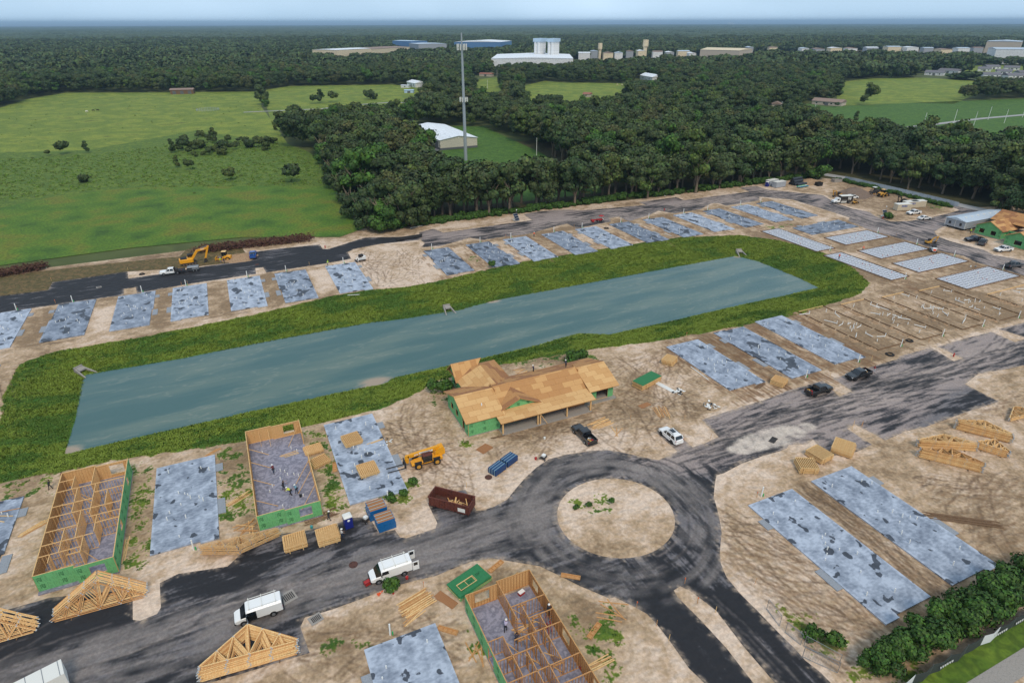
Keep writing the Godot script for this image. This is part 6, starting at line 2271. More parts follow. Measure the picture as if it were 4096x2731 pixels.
func skid_loader(label: String, at: Vector3, heading: float):
	var t := thing("skid_loader", label, "loader", at, heading, "loaders")
	crawler(t, 2.2, 0.6, 0.4, 0.75)
	var g := Geo.new()
	g.loft([ring(-1.4, 0.5, 1.5, 0.5, 0.1), ring(-0.7, 0.4, 1.6, 0.55, 0.1), ring(0.9, 0.4, 0.9, 0.5, 0.1)])
	part(t, "body", g, M.white_paint)
	cab_box(t, -0.6, 0.6, 0.9, 2.0, -0.45, 0.45, M.black_plastic, M.black_plastic)
	g = Geo.new()
	for s in [-1, 1]:
		g.beam(Vector3(-1.3, 1.5, s * 0.68), Vector3(1.1, 1.1, s * 0.68), 0.14, 0.2)
		g.beam(Vector3(1.1, 1.1, s * 0.68), Vector3(1.5, 0.3, s * 0.68), 0.14, 0.2)
	part(t, "lift_arms", g, M.white_paint)
	g = Geo.new()
	bucket(g, Vector3(1.7, 0.35, 0), 1.8, 0.7)
	part(t, "bucket", g, M.dark_steel)
	g = Geo.new()
	g.bb(-1.45, -1.35, 0.7, 1.3, -0.4, 0.4)
	part(t, "tail_panel", g, M.orange_cone)


func light_tower(label: String, at: Vector3, heading: float):
	var t := thing("solar_light_tower", label, "light tower", at, heading, "solar light towers")
	var g := Geo.new()
	g.bb(-0.9, 0.9, 0.3, 0.8, -0.6, 0.6)
	part(t, "base", g, M.off_white)
	var tilt := Basis(Vector3.RIGHT, 0.95)
	for i in 3:
		g = Geo.new()
		g.box(tilt * Vector3(0, 0.02, (i - 1) * 0.92), Vector3(1.9, 0.05, 0.84), tilt)
		part(t, "solar_panel", g, M.solar, Vector3(0, 1.55, 0.35))
	g = Geo.new()
	g.box(Vector3.ZERO, Vector3(2.0, 0.04, 2.85), tilt)
	part(t, "panel_frame", g, M.off_white, Vector3(0, 1.53, 0.33))
	g = Geo.new()
	g.tube(Vector3(0.7, 0.5, -0.5), Vector3(0.7, 3.9, -0.5), 0.06, 0.05, 7)
	g.tube(Vector3(-0.7, 0.5, -0.3), Vector3(-0.4, 1.7, 0.0), 0.04, 0.04, 6)
	part(t, "mast", g, M.steel)
	g = Geo.new()
	g.tube(Vector3(0.7, 3.8, -0.5), Vector3(0.7, 4.15, -0.5), 0.2, 0.16, 8)
	part(t, "lamp_head", g, M.off_white)
	for s in [-1, 1]:
		wheel(t, 0, s * 0.75, 0.3, 0.2)


func build_machines():
	# telehandler
	var t := thing("telehandler", "yellow telehandler with its long boom lowered, forks over a slab", "telehandler", Vector3(21.8, 0, -82.7), PI)
	var g := Geo.new()
	g.loft([ring(-2.7, 0.6, 1.2, 0.7, 0.1), ring(-1.5, 0.6, 1.35, 0.8, 0.1), ring(2.0, 0.6, 1.1, 0.75, 0.1), ring(2.6, 0.6, 0.95, 0.6, 0.1)])
	part(t, "chassis", g, M.yellow)
	g = Geo.new()
	g.prism(P2([-3.3, 1.3, -2.2, 0.9, -1.4, 1.2, -1.6, 1.8, -2.4, 2.6, -3.1, 2.7, -3.3, 2.2]), -0.25, 1.0)
	part(t, "counterweight", g, M.yellow)
	g = Geo.new()
	g.beam(Vector3(-3.0, 2.5, 0.45), Vector3(2.5, 2.1, 0.45), 0.5, 0.55)
	var bm := part(t, "boom", g, M.yellow)
	g = Geo.new()
	g.beam(Vector3(1.9, 2.15, 0.45), Vector3(3.0, 2.05, 0.45), 0.4, 0.42)
	g.prism(P2([2.8, 2.35, 3.4, 2.3, 3.5, 1.3, 3.2, 0.8, 2.9, 0.9]), 0.25, 0.65)
	part(t, "boom_nose", g, M.yellow)
	g = Geo.new()
	g.bb(-1.3, 1.1, 2.14, 2.46, 0.19, 0.194)
	var dc := part(bm, "decal", g, M.white_print)
	part(dc, "lettering", text_mesh("United Rentals", 32, 0.0085, 0.004), M.dark_print, Vector3(-0.1, 2.3, 0.186), Vector3(0, PI, 0.07))
	part(bm, "lettering", text_mesh("JCB", 38, 0.011, 0.006), M.white_print, Vector3(1.6, 2.2, 0.19), Vector3(0, PI, 0.07))
	g = Geo.new()
	g.bb(3.5, 3.62, 0.35, 1.5, -0.4, 1.3)
	g.bb(3.62, 3.75, 0.3, 0.9, -0.2, -0.05)
	g.bb(3.62, 3.75, 0.3, 0.9, 0.95, 1.1)
	part(t, "fork_carriage", g, M.dark_steel)
	for z in [-0.12, 1.02]:
		g = Geo.new()
		g.bb(3.7, 6.6, 0.28, 0.38, z - 0.07, z + 0.07)
		part(t, "fork", g, M.dark_steel)
	cab_box(t, -0.8, 0.7, 0.9, 2.3, -0.95, -0.15, M.black_plastic, M.rust)
	g = Geo.new()
	g.tube(Vector3(-1.0, 1.2, 0.45), Vector3(0.4, 2.0, 0.45), 0.09, 0.07, 7)
	part(t, "lift_cylinder", g, M.black_plastic)
	for x in [1.6, -1.6]:
		for s in [-1, 1]:
			wheel(t, x, s * 0.95, 0.62, 0.42, "yellow_dusty")
			g = Geo.new()
			g.bb(x - 0.6, x + 0.6, 1.28, 1.36, s * 0.95 - 0.25, s * 0.95 + 0.25)
			part(t, "mudguard", g, M.black_plastic)
	excavator("large yellow excavator on the mud above the white crew-cab truck", ground_at([-14.7, -206.7]), 0.08, 1.0, "yellow", "excavator", "SANY")
	excavator("small excavator with bent boom behind the black box truck", ground_at([235.4, -182.7]), PI + 0.1, 0.62, "yellow_dusty")
	excavator("mini excavator digging at the kerb beside the slab beds", ground_at([209.7, -124.6]), -0.25, 0.5, "yellow_dusty")
	excavator("dark excavator parked behind the storage containers", ground_at([250.6, -164.0]), PI, 0.6, "dark_steel")
	# dozer / roller beside the workers
	t = thing("soil_roller", "small yellow roller with a pale canopy beside two workers", "roller", ground_at([-4.8, -206.3]), PI - 0.3)
	g = Geo.new()
	g.loft([ring(-2.2, 0.7, 1.5, 0.8, 0.15), ring(-0.5, 0.7, 1.7, 0.85, 0.15), ring(0.2, 0.7, 1.2, 0.7, 0.15)])
	part(t, "engine_cover", g, M.yellow)
	g = Geo.new()
	g.bb(0.2, 2.4, 0.6, 0.85, -0.95, -0.8)
	g.bb(0.2, 2.4, 0.6, 0.85, 0.8, 0.95)
	g.bb(2.25, 2.4, 0.3, 1.2, -0.95, 0.95)
	part(t, "front_frame", g, M.yellow)
	g = Geo.new()
	g.tube(Vector3(1.4, 0.65, -0.78), Vector3(1.4, 0.65, 0.78), 0.64, 0.64, 18)
	part(t, "drum", g, M.dirt_grey)
	cab_box(t, -0.9, 0.3, 1.5, 2.9, -0.65, 0.65, M.black_plastic, M.lumber_pale)
	for s in [-1, 1]:
		wheel(t, -1.3, s * 0.85, 0.65, 0.4, "yellow_dusty")
	wheel_loader("yellow wheel loader with raised rear towards the viewer at the dirt heap", ground_at([252.4, -174.7]), 0.15, "yellow_dusty", false, 0.95)
	wheel_loader("dark backhoe loader with a white canopy behind the yellow loader", ground_at([251.3, -178.5]), PI + 0.1, "dark_steel", true)
	wheel_loader("small tractor peeping out behind the box truck's tail", ground_at([231.7, -171.3]), 0.2, "yellow_dusty", false, 0.55)
	skid_loader("white tracked skid loader on the bare sand beside the far road", ground_at([34.0, -187.6]), PI + 0.2)
	skid_loader("small white loader with a raised black arm between two slab beds", ground_at([203.1, -118.6]), 0.8)
	light_tower("solar light tower standing at the foot of the wood", ground_at([96.1, -207.2]), 0.2)
	light_tower("solar light tower at the road junction by the containers", ground_at([224.5, -152.7]), -0.1)
	# red ride-on machine
	t = thing("ride_on_trencher", "red ride-on machine with a red sunshade on the far road", "trencher", ground_at([124.2, -193.3], 0.03), PI - 0.15)
	g = Geo.new()
	g.bb(-0.9, 1.0, 0.5, 0.95, -0.5, 0.5)
	g.beam(Vector3(0.8, 0.8, 0), Vector3(3.2, 0.7, 0), 0.25, 0.35)
	g.bb(2.6, 3.4, 0.3, 0.8, -0.9, 0.9)
	part(t, "frame", g, M.red)
	g = Geo.new()
	g.bb(-1.1, -0.9, 0.4, 1.1, -0.6, 0.6)
	part(t, "tail_plate", g, M.off_white)
	g = Geo.new()
	g.tube(Vector3(-0.4, 1.0, 0), Vector3(-0.4, 2.1, 0), 0.04, 0.04, 6)
	part(t, "shade_pole", g, M.red)
	g = Geo.new()
	g.tube(Vector3(-0.4, 2.1, 0), Vector3(-0.4, 2.45, 0), 1.0, 0.05, 10)
	part(t, "sunshade", g, M.red)
	for x in [-0.7, 1.0]:
		for s in [-1, 1]:
			wheel(t, x, s * 0.75, 0.42, 0.3)
	for s in [-1, 1]:
		wheel(t, 3.0, s * 0.7, 0.3, 0.25)


# ---------------------------------------------------------------- site furniture

func toilet(label: String, at: Vector3, turn: float):
	var t := thing("portable_toilet", label, "portable toilet", at, turn, "portable toilets")
	var g := Geo.new()
	g.bb(-0.58, 0.58, 0.08, 2.05, -0.58, 0.58)
	part(t, "booth", g, M.toilet_blue)
	g = Geo.new()
	g.loft([deck(2.05, -0.63, 0.63, 0.63, 0.1), deck(2.16, -0.6, 0.6, 0.6, 0.1), deck(2.3, -0.35, 0.35, 0.35, 0.1)])
	part(t, "roof", g, M.off_white)
	g = Geo.new()
	g.bb(-0.44, 0.44, 0.2, 1.98, 0.58, 0.61)
	var d := part(t, "door", g, M.toilet_blue)
	g = Geo.new()
	g.tube(Vector3(0, 1.62, 0.6), Vector3(0, 1.62, 0.62), 0.2, 0.2, 12)
	part(d, "emblem", g, M.white_print)
	g = Geo.new()
	g.bb(-0.6, 0.6, 0, 0.08, -0.6, 0.6)
	part(t, "skid_base", g, M.black_plastic)


func container(label: String, at: Vector3, turn: float, m: Material, sign_: String):
	var t := thing("storage_container", label, "container", at, turn, "storage containers")
	var g := Geo.new()
	g.bb(-3.0, 3.0, 0.15, 2.55, -1.2, 1.2)
	part(t, "shell", g, m)
	g = Geo.new()
	for s in [-1, 1]:
		for i in 24:
			g.bb(-2.9 + i * 0.25, -2.8 + i * 0.25, 0.25, 2.45, s * 1.2 - 0.03, s * 1.2 + 0.03)
	part(t, "corrugation", g, m).set_meta("kind", "stuff")
	g = Geo.new()
	g.bb(-3.06, 3.06, 2.5, 2.62, -1.24, 1.24)
	part(t, "roof", g, M.off_white)
	for s in [-1, 1]:
		g = Geo.new()
		g.bb(3.0, 3.05, 0.25, 2.45, s * 0.58 - 0.54, s * 0.58 + 0.54)
		var d := part(t, "door", g, m)
		g = Geo.new()
		for k in [-0.25, 0.25]:
			g.tube(Vector3(3.08, 0.3, s * 0.58 + k), Vector3(3.08, 2.4, s * 0.58 + k), 0.025, 0.025, 5)
		part(d, "lock_rod", g, M.steel)
	if sign_:
		g = Geo.new()
		g.bb(-1.4, 1.0, 1.5, 2.15, 1.232, 1.25)
		var b := part(t, "sign_board", g, M.toilet_blue)
		part(b, "lettering", text_mesh(sign_, 40, 0.0105, 0.006), M.white_print, Vector3(-0.2, 1.82, 1.256))


func build_site_furniture():
	toilet("blue portable toilet with a white roof at the near road", Vector3(6.9, 0.02, -73.3), 0.1)
	toilet("blue portable toilet beside the silver site boxes at the wood", ground_at([221.6, -209.0]), 0.2)
	# rusty roll-off skip
	var t := thing("rubbish_skip", "rust-brown roll-off skip half full of wood scraps", "skip", Vector3(22.2, 0.02, -71.0), -0.78)
	var g := Geo.new()
	g.bb(-3.3, 3.3, 0.25, 0.4, -1.2, 1.2)
	part(t, "floor", g, M.rust_inside)
	for s in [-1, 1]:
		g = Geo.new()
		g.bb(-3.3, 3.3, 0.3, 1.85, s * 1.2 - 0.05, s * 1.2 + 0.05)
		var w := part(t, "side_wall", g, M.rust)
		g = Geo.new()
		for i in 9:
			g.bb(-3.2 + i * 0.8, -3.08 + i * 0.8, 0.3, 1.8, s * 1.3 - 0.06, s * 1.3 + 0.06)
		part(w, "ribs", g, M.rust)
		g = Geo.new()
		g.bb(s * 3.3 - 0.05, s * 3.3 + 0.05, 0.3, 1.85, -1.15, 1.15)
		part(t, "end_wall", g, M.rust)
	g = Geo.new()
	for s in [-1, 1]:
		g.bb(-3.4, 3.4, 1.85, 1.97, s * 1.24 - 0.09, s * 1.24 + 0.09)
		g.bb(s * 3.35 - 0.07, s * 3.35 + 0.07, 1.85, 1.97, -1.15, 1.15)
	part(t, "top_rail", g, M.rust)
	g = Geo.new()
	g.bb(-3.2, 3.2, 0.0, 0.24, -0.55, -0.4)
	g.bb(-3.2, 3.2, 0.0, 0.24, 0.4, 0.55)
	part(t, "runners", g, M.dark_steel)
	g = Geo.new()
	g.bb(1.6, 2.8, 0.7, 1.4, 1.37, 1.375)
	part(t, "stencil", g, M.off_white)
	var scraps := thing("wood_scraps", "wood offcuts heaped inside the rust-brown skip", "scrap wood", Vector3(22.2, 0.42, -71.0), -0.78)
	for i in 34:
		g = Geo.new()
		g.box(Vector3.ZERO, Vector3(R(0.5, 1.6), 0.05, R(0.08, 0.16)))
		part(scraps, "offcut", g, M[["lumber", "lumber_dark", "lumber_pale"][i % 3]], Vector3(R(-0.6, 2.4), 0.1 + R(0, 0.6), R(-0.85, 0.85)), Vector3(R(-0.3, 0.3), R(0, 3), R(-0.3, 0.3)))
	# grey office trailer
	t = thing("office_trailer", "long grey site office trailer with a low metal roof", "trailer", Vector3(246.0, 0, -132.0), 0.0)
	g = Geo.new()
	g.bb(-12.2, 12.2, 0.75, 3.3, -3.6, 3.6)
	part(t, "walls", g, M.trailer_grey)
	g = Geo.new()
	g.prism(P2([-3.85, 3.3, 3.85, 3.3, 0, 4.2]), -12.5, 12.5)
	part(t, "roof", g, M.trailer_roof, Vector3.ZERO, Vector3(0, PI / 2, 0))
	for s in [-1, 1]:
		g = Geo.new()
		g.bb(-12.24, -12.2, 1.5, 2.5, s * 1.9 - 0.4, s * 1.9 + 0.4)
		part(t, "window", g, M.glass)
		g = Geo.new()
		g.bb(-12.23, -12.2, 0.8, 3.3, s * 3.5 - 0.1, s * 3.5 + 0.1)
		part(t, "corner_trim", g, M.off_white)
	g = Geo.new()
	g.bb(-12.24, -12.2, 0.8, 3.9, -0.06, 0.06)
	part(t, "seam_trim", g, M.off_white)
	for i in 6:
		g = Geo.new()
		g.box(Vector3(-9 + i * 3.4, 4.0, 1.0), Vector3(0.7, 0.25, 0.7))
		part(t, "roof_vent", g, M.off_white)
	g = Geo.new()
	for i in 7:
		g.bb(-11.5 + i * 3.8, -11.1 + i * 3.8, 0, 0.75, -3.0, -2.6)
		g.bb(-11.5 + i * 3.8, -11.1 + i * 3.8, 0, 0.75, 2.6, 3.0)
	g.bb(-12.0, 12.0, 0.55, 0.74, -3.2, 3.2)
	part(t, "supports", g, M.black_plastic)
	# containers and boxes
	container("tan storage container with a blue sign, nearest the white pickup", ground_at([240.0, -156.7]), -0.28, M.container, "mobile mini")
	container("tan storage container behind the signed one", ground_at([246.5, -157.9]), -0.28, M.container, "mobile mini")
	container("tan storage container farthest right of three", ground_at([249.8, -157.5]), -0.28, M.container, "")
	container("silver box container behind the portable toilet at the wood", ground_at([225.3, -210.0]), 0.12, M.silver_box, "")
	container("silver box container with a picture panel at the wood", ground_at([225.7, -206.2]), 0.05, M.silver_box, "")
	# dark drain pipes in a heap
	t = thing("pipe_pile", "heap of thick dark drain pipes beside the silver boxes", "pipes", ground_at([236.7, -206.5]), 0.08)
	for p in [[0, 0.6, 0], [0, 0.6, 1.3], [0.4, 0.6, 2.6], [0.2, 0.6, -1.3], [0.1, 1.7, 0.6], [0, 1.7, -0.6], [-0.2, 2.75, 0.0]]:
		g = Geo.new()
		g.tube(Vector3(p[0] - 3.0, p[1], p[2]), Vector3(p[0] + 3.0, p[1], p[2]), 0.6, 0.6, 14)
		var dp := part(t, "drain_pipe", g, M.drain_pipe)
		g = Geo.new()
		g.tube(Vector3(p[0] - 3.02, p[1], p[2]), Vector3(p[0] - 2.99, p[1], p[2]), 0.5, 0.5, 12)
		part(dp, "opening", g, M.black_plastic)
	t = thing("pipe_pile", "pile of teal and white pipes in front of the dark drain pipes", "pipes", ground_at([235.5, -201.6]), 0.1)
	for i in 12:
		g = Geo.new()
		g.tube(Vector3(-3.0 + R(-0.6, 0.6), 0.12 + (i % 3) * 0.2, i * 0.22 - 1.2), Vector3(3.0 + R(-0.6, 0.6), 0.12 + (i % 3) * 0.2, i * 0.22 - 1.2), 0.12, 0.12, 7)
		part(t, "pipe", g, [M.teal, M.pvc, M.green_plastic, M.blue_wrap][i % 4])
	t = thing("drain_pipe", "thick black pipe lying at the end of the fresh black road", "pipe", ground_at([54.2, -202.6], 0.4))
	g = Geo.new()
	g.tube(Vector3(-5, 0, 0.2), Vector3(4, 0, -0.2), 0.38, 0.38, 12)
	part(t, "pipe", g, M.black_plastic)
	g = Geo.new()
	g.tube(Vector3(-5, 0.5, 0.1), Vector3(4.2, 0.5, -0.3), 0.3, 0.3, 12)
	part(t, "upper_pipe", g, M.black_plastic)
	# concrete boxes, drum, coils
	for f in [[[257.5, -202.4], Vector3(4.2, 1.3, 2.2), "concrete", "concrete box at the end of the screened fence"], [[243.9, -200.4], Vector3(2.6, 1.6, 2.0), "black_plastic", "black plastic crate in the dirt yard"]]:
		var p := ground_at(f[0])
		t = thing("open_box", f[3], "box", p, -0.15)
		var s: Vector3 = f[1]
		for k in [-1, 1]:
			g = Geo.new()
			g.bb(-s.x / 2, s.x / 2, 0, s.y, k * s.z / 2 - 0.08, k * s.z / 2 + 0.08)
			g.bb(k * s.x / 2 - 0.08, k * s.x / 2 + 0.08, 0, s.y - 0.01, -s.z / 2 + 0.09, s.z / 2 - 0.09)
			part(t, "wall", g, M[f[2]])
		g = Geo.new()
		g.bb(-s.x / 2 + 0.1, s.x / 2 - 0.1, 0, 0.15, -s.z / 2 + 0.1, s.z / 2 - 0.1)
		part(t, "bottom", g, M[f[2]])
	for f in [[[127.3, -76.5], "black coil of hose by the first raked bed", 0.9], [[137.5, -79.2], "black coil of hose between raked beds", 0.8], [[121.6, -184.7], "black coil on the slab corner by the far road", 0.9], [[-27.5, -203.3], "dark rubber coil beside the white crew-cab truck", 0.8]]:
		g = Geo.new()
		for lp in 3:
			var pts := []
			for i in 17:
				var a := TAU * i / 16
				pts.append(Vector3(cos(a) * (f[2] - lp * 0.12), 0.08 + lp * 0.09, sin(a) * (f[2] - lp * 0.12)))
			g.path(pts, 0.07, 5)
		tag(part(null, "hose_coil", g, M.black_plastic, ground_at(f[0])), f[1], "hose", "coils of hose")
	# drain inlets in the pond bank, flared concrete ends
	for f in [[[-35.1, -145.0], -0.9, 0.75, "flared concrete pipe end at the left end of the pond"], [[47.0, -142.6], -1.0, 0.0, "flared concrete pipe end in the middle of the far bank"], [[148.2, -145.1], -0.9, -0.3, "flared concrete pipe end at the right end of the pond"]]:
		t = thing("pipe_end", f[3], "drain outlet", Vector3(f[0][0], f[1], f[0][1]), f[2], "drain outlets in the pond bank")
		g = Geo.new()
		for s in [-1, 1]:
			g.loft([[Vector3(s * 0.6, -1.2, -2.2), Vector3(s * 0.9, -1.2, -2.2), Vector3(s * 0.9, 0.5, -2.2), Vector3(s * 0.6, 0.5, -2.2)], [Vector3(s * 1.2, -1.2, 1.4), Vector3(s * 1.45, -1.2, 1.4), Vector3(s * 1.45, -0.5, 1.4), Vector3(s * 1.2, -0.5, 1.4)]])
		g.bb(-0.95, 0.95, -1.0, 0.8, -2.5, -2.2)
		g.loft([[Vector3(-0.6, 0.2, -2.2), Vector3(0.6, 0.2, -2.2), Vector3(0.6, 0.6, -2.2), Vector3(-0.6, 0.6, -2.2)], [Vector3(-0.7, 0.0, -1.0), Vector3(0.7, 0.0, -1.0), Vector3(0.7, 0.3, -1.0), Vector3(-0.7, 0.3, -1.0)]])
		part(t, "headwall", g, M.concrete)
		g = Geo.new()
		g.tube(Vector3(0, -0.4, -2.3), Vector3(0, -0.4, -2.15), 0.45, 0.45, 14)
		part(t, "pipe_mouth", g, M.black_plastic)
	# manholes and drains in the roads
	for f in [[[79.7, -63.3], 0.42, 1.9, 1.0, "drain grate in the pale sandy wash", "dark_steel"], [[-2.8, -63.8], 0.3, 1.9, 1.9, "concrete drain inlet behind the white van with the open door", "concrete"], [[-37.9, -197.0], 0.2, 1.3, 1.3, "drain inlet in the fresh black road", "concrete"], [[-0.1, -58.9], 0.3, 1.6, 1.4, "rough concrete drain inlet below the white van with the open door", "concrete"]]:
		t = thing("drain_inlet", f[4], "drain", ground_at(f[0], 0.03), f[1], "drain inlets")
		g = Geo.new()
		g.bb(-f[2] / 2, f[2] / 2, 0, 0.05, -f[3] / 2, f[3] / 2)
		part(t, "frame", g, M[f[5]])
		g = Geo.new()
		for i in 6:
			g.bb(-f[2] * 0.3 + i * f[2] * 0.12, -f[2] * 0.3 + i * f[2] * 0.12 + f[2] * 0.07, 0.05, 0.07, -f[3] * 0.3, f[3] * 0.3)
		part(t, "grate", g, M.dark_steel)
	for f in [[[29.9, -75.0], "round manhole lid in the sand beside the low blue bundles"], [[4.1, -197.8], "round manhole lid in the fresh black road"], [[6.0, -65.7], "round manhole lid in the near road above the van"]]:
		g = Geo.new()
		g.tube(Vector3(0, 0, 0), Vector3(0, 0.05, 0), 0.6, 0.6, 20)
		g.tube(Vector3(0, 0.05, 0), Vector3(0, 0.07, 0), 0.48, 0.48, 20)
		tag(part(null, "manhole_lid", g, M.rust_inside, ground_at(f[0], 0.03)), f[1], "manhole", "manhole lids")
	# generator, compressor, cans, cooler, cones, hydrant
	t = thing("generator", "red generator in front of the white van with open rear doors", "generator", ground_at([7.0, -61.5], 0.03), 0.3)
	g = Geo.new()
	g.bb(-0.4, 0.4, 0.12, 0.6, -0.3, 0.3)
	part(t, "engine", g, M.red)
	g = Geo.new()
	for s in [-1, 1]:
		g.path([Vector3(-0.45, 0.05, s * 0.34), Vector3(-0.45, 0.65, s * 0.34), Vector3(0.45, 0.65, s * 0.34), Vector3(0.45, 0.05, s * 0.34), Vector3(-0.45, 0.05, s * 0.34)], 0.025, 5)
	part(t, "tube_frame", g, M.black_plastic)
	for f in [[[40.2, -75.7], "dark green wheeled compressor on the sand by the roundabout"], [[9.4, -73.5], "small wheeled machine between the toilet and the blue bundles"]]:
		t = thing("air_compressor", f[1], "compressor", ground_at(f[0], 0.02), 0.5, "air compressors")
		g = Geo.new()
		g.tube(Vector3(-0.5, 0.4, 0), Vector3(0.5, 0.4, 0), 0.2, 0.2, 10)
		g.tube(Vector3(-0.5, 0.4, 0.4), Vector3(0.5, 0.4, 0.4), 0.2, 0.2, 10)
		part(t, "tank", g, M.dark_steel)
		g = Geo.new()
		g.bb(-0.3, 0.3, 0.58, 0.9, -0.1, 0.45)
		part(t, "motor", g, M.pvc)
		wheel(t, -0.4, -0.3, 0.2, 0.12)
		wheel(t, -0.4, 0.7, 0.2, 0.12)
	t = thing("cool_box", "red cool box with a white lid inside the bottom house", "cool box", ground_at([24.7, -51.5], 0.24), 0.3)
	g = Geo.new()
	g.bb(-0.4, 0.4, 0, 0.4, -0.25, 0.25)
	part(t, "tub", g, M.red)
	g = Geo.new()
	g.bb(-0.42, 0.42, 0.4, 0.48, -0.27, 0.27)
	part(t, "lid", g, M.white_paint)
	for f in [[[39.0, -76.0], "red gas can on the sand by the wheeled compressor", "red", 0.0], [[12.0, -60.3], "red bucket at the kerb below the white van", "red", 0.0], [[26.7, -39.1], "blue bucket on the floor of the bottom house", "toilet_blue", 0.24], [[26.4, -39.1], "red bucket beside the blue one in the bottom house", "red", 0.24], [[1.9, -75.2], "pale blue tub on the boards before the braced house", "teal", 0.05], [[199.8, -104.5], "white drum beside a slab bed near the right edge", "off_white", 0.0], [[201.0, -103.8], "grey drum beside the white one", "steel", 0.0], [[1.4, -82.7], "dark bucket on the floor of the braced house", "black_plastic", 0.24], [[43.0, -80.5], "white lamp-like bucket in front of the clubhouse porch", "off_white", 0.0]]:
		t = thing("bucket", f[1], "bucket", ground_at(f[0], f[3]), 0.0, "buckets and cans")
		g = Geo.new()
		g.tube(Vector3.ZERO, Vector3(0, 0.42, 0), 0.18, 0.22, 10)
		part(t, "tub", g, M[f[2]])
		g = Geo.new()
		g.path([Vector3(-0.2, 0.4, 0), Vector3(-0.12, 0.6, 0), Vector3(0.12, 0.6, 0), Vector3(0.2, 0.4, 0)], 0.015, 4)
		part(t, "handle", g, M.steel)
	t = thing("traffic_cone", "toppled orange traffic cone beside the bush at the near road", "cone", ground_at([8.2, -59.4], 0.15), 0.5)
	g = Geo.new()
	g.tube(Vector3(-0.4, 0, 0), Vector3(0.45, 0.0, 0), 0.2, 0.04, 10)
	part(t, "body", g, M.orange_cone)
	g = Geo.new()
	g.box(Vector3(-0.42, 0, 0), Vector3(0.04, 0.4, 0.4))
	part(t, "base", g, M.orange_cone)
	g = Geo.new()
	g.tube(Vector3(0.0, 0, 0), Vector3(0.18, 0.0, 0), 0.125, 0.09, 10)
	part(t, "band", g, M.white_print)
	for f in [[[9.7, -58.7], "red fire hydrant in the bush at the near road"], [[139.2, -70.0], "red fire hydrant on the sand spit at the right road"], [[155.1, -195.5], "red fire hydrant on the sand spit by the far road"], [[222.4, -151.5], "red fire hydrant under the solar tower at the junction"], [[25.9, -205.1], "red fire hydrant beside the fresh black road"]]:
		t = thing("fire_hydrant", f[1], "hydrant", ground_at(f[0]), 0.0, "fire hydrants")
		g = Geo.new()
		g.tube(Vector3.ZERO, Vector3(0, 0.75, 0), 0.15, 0.14, 9)
		g.tube(Vector3(0, 0.75, 0), Vector3(0, 0.95, 0), 0.17, 0.04, 9)
		part(t, "barrel", g, M.red)
		g = Geo.new()
		g.tube(Vector3(-0.28, 0.6, 0), Vector3(0.28, 0.6, 0), 0.08, 0.08, 7)
		part(t, "nozzle", g, M.red)
	# heaps of litter: plastic offcuts
	for f in [[[74.6, -83.1], "heap of white plastic scraps on the sand", 26], [[77.0, -76.7], "heap of white and black plastic scraps by the parking bay", 30], [[17.5, -91.2], "crumpled plastic sheet at the slab edge by the telehandler", 10], [[169.5, -214.9], "scraps at the foot of the wood", 8]]:
		t = thing("scrap_heap", f[1], "rubbish", ground_at(f[0]), 0.0, "heaps of plastic scraps")
		for i in f[2]:
			g = Geo.new()
			g.box(Vector3.ZERO, Vector3(R(0.2, 0.7), R(0.04, 0.14), R(0.1, 0.4)))
			part(t, "scrap", g, M.pvc if rng.randf() < 0.65 else M.black_plastic, Vector3(rng.randfn(0, 0.6), R(0.05, 0.4), rng.randfn(0, 0.7)), Vector3(R(-0.6, 0.6), R(0, 3), R(-0.6, 0.6)))
	# survey stakes
	for f in [[66.1, -53.1], [53.5, -40.3], [37.8, -40.4], [37.2, -43.7], [45.1, -44.2], [44.6, -41.0], [45.7, -38.9], [37.9, -38.1], [60.4, -79.3], [69.6, -75.1], [95.0, -59.6], [97.7, -59.8], [69.9, -68.3], [92.1, -102.8], [121.5, -76.6], [107.0, -74.9], [96.5, -60.5], [97.5, -59.6], [141.0, -77.0], [121.0, -76.2], [40.8, -81.5], [25.8, -74.2], [111.8, -190.8], [102.2, -190.6], [84.3, -190.0], [-50.8, -208.1], [-31.5, -208.8], [-55.3, -188.3], [-47.0, -188.8], [-15.2, -188.9], [-16.7, -188.6], [18.7, -190.6], [175.5, -106.4], [204.9, -98.2], [207.1, -134.6], [13.6, -58.0]]:
		g = Geo.new()
		g.beam(Vector3.ZERO, Vector3(R(-0.06, 0.06), 1.1, R(-0.06, 0.06)), 0.06, 0.05)
		var st := thing("survey_stake", "thin wooden survey stake stuck in the ground beside the road or a lot", "stake", ground_at(f), R(0, 3), "survey stakes")
		part(st, "stick", g, M.lumber_dark if rng.randf() < 0.6 else M.lumber_pale)
		if rng.randf() < 0.3:
			g = Geo.new()
			g.bb(-0.05, 0.05, 0.85, 1.02, -0.045, 0.045)
			part(st, "flag", g, M.orange_cone)
	# soil heap
	for f in [[[243.8, -182.0], 8.5, 3.4, "dirt_grey", "dark heap of earth in the dirt yard"], [[251.4, -181.8], 6.5, 2.6, "dirt", "pale heap of earth behind the dark one"], [[244.6, -206.5], 6.0, 2.0, "dirt", "small sand heap beside the drain pipes"], [[-0.5, -206.6], 5.5, 1.2, "dirt", "sand heap between the roller and the blue pickup"]]:
		heap(f[0], f[1], f[2], M[f[3]], f[4])
	# screened fence along the right side road
	t = thing("screened_fence", "pale fabric-covered fence along the lane at the dark wood", "fence", Vector3(263.5, 0, -203.0))
	var zz := 0.0
	var prev := Vector3(0, 0, 0)
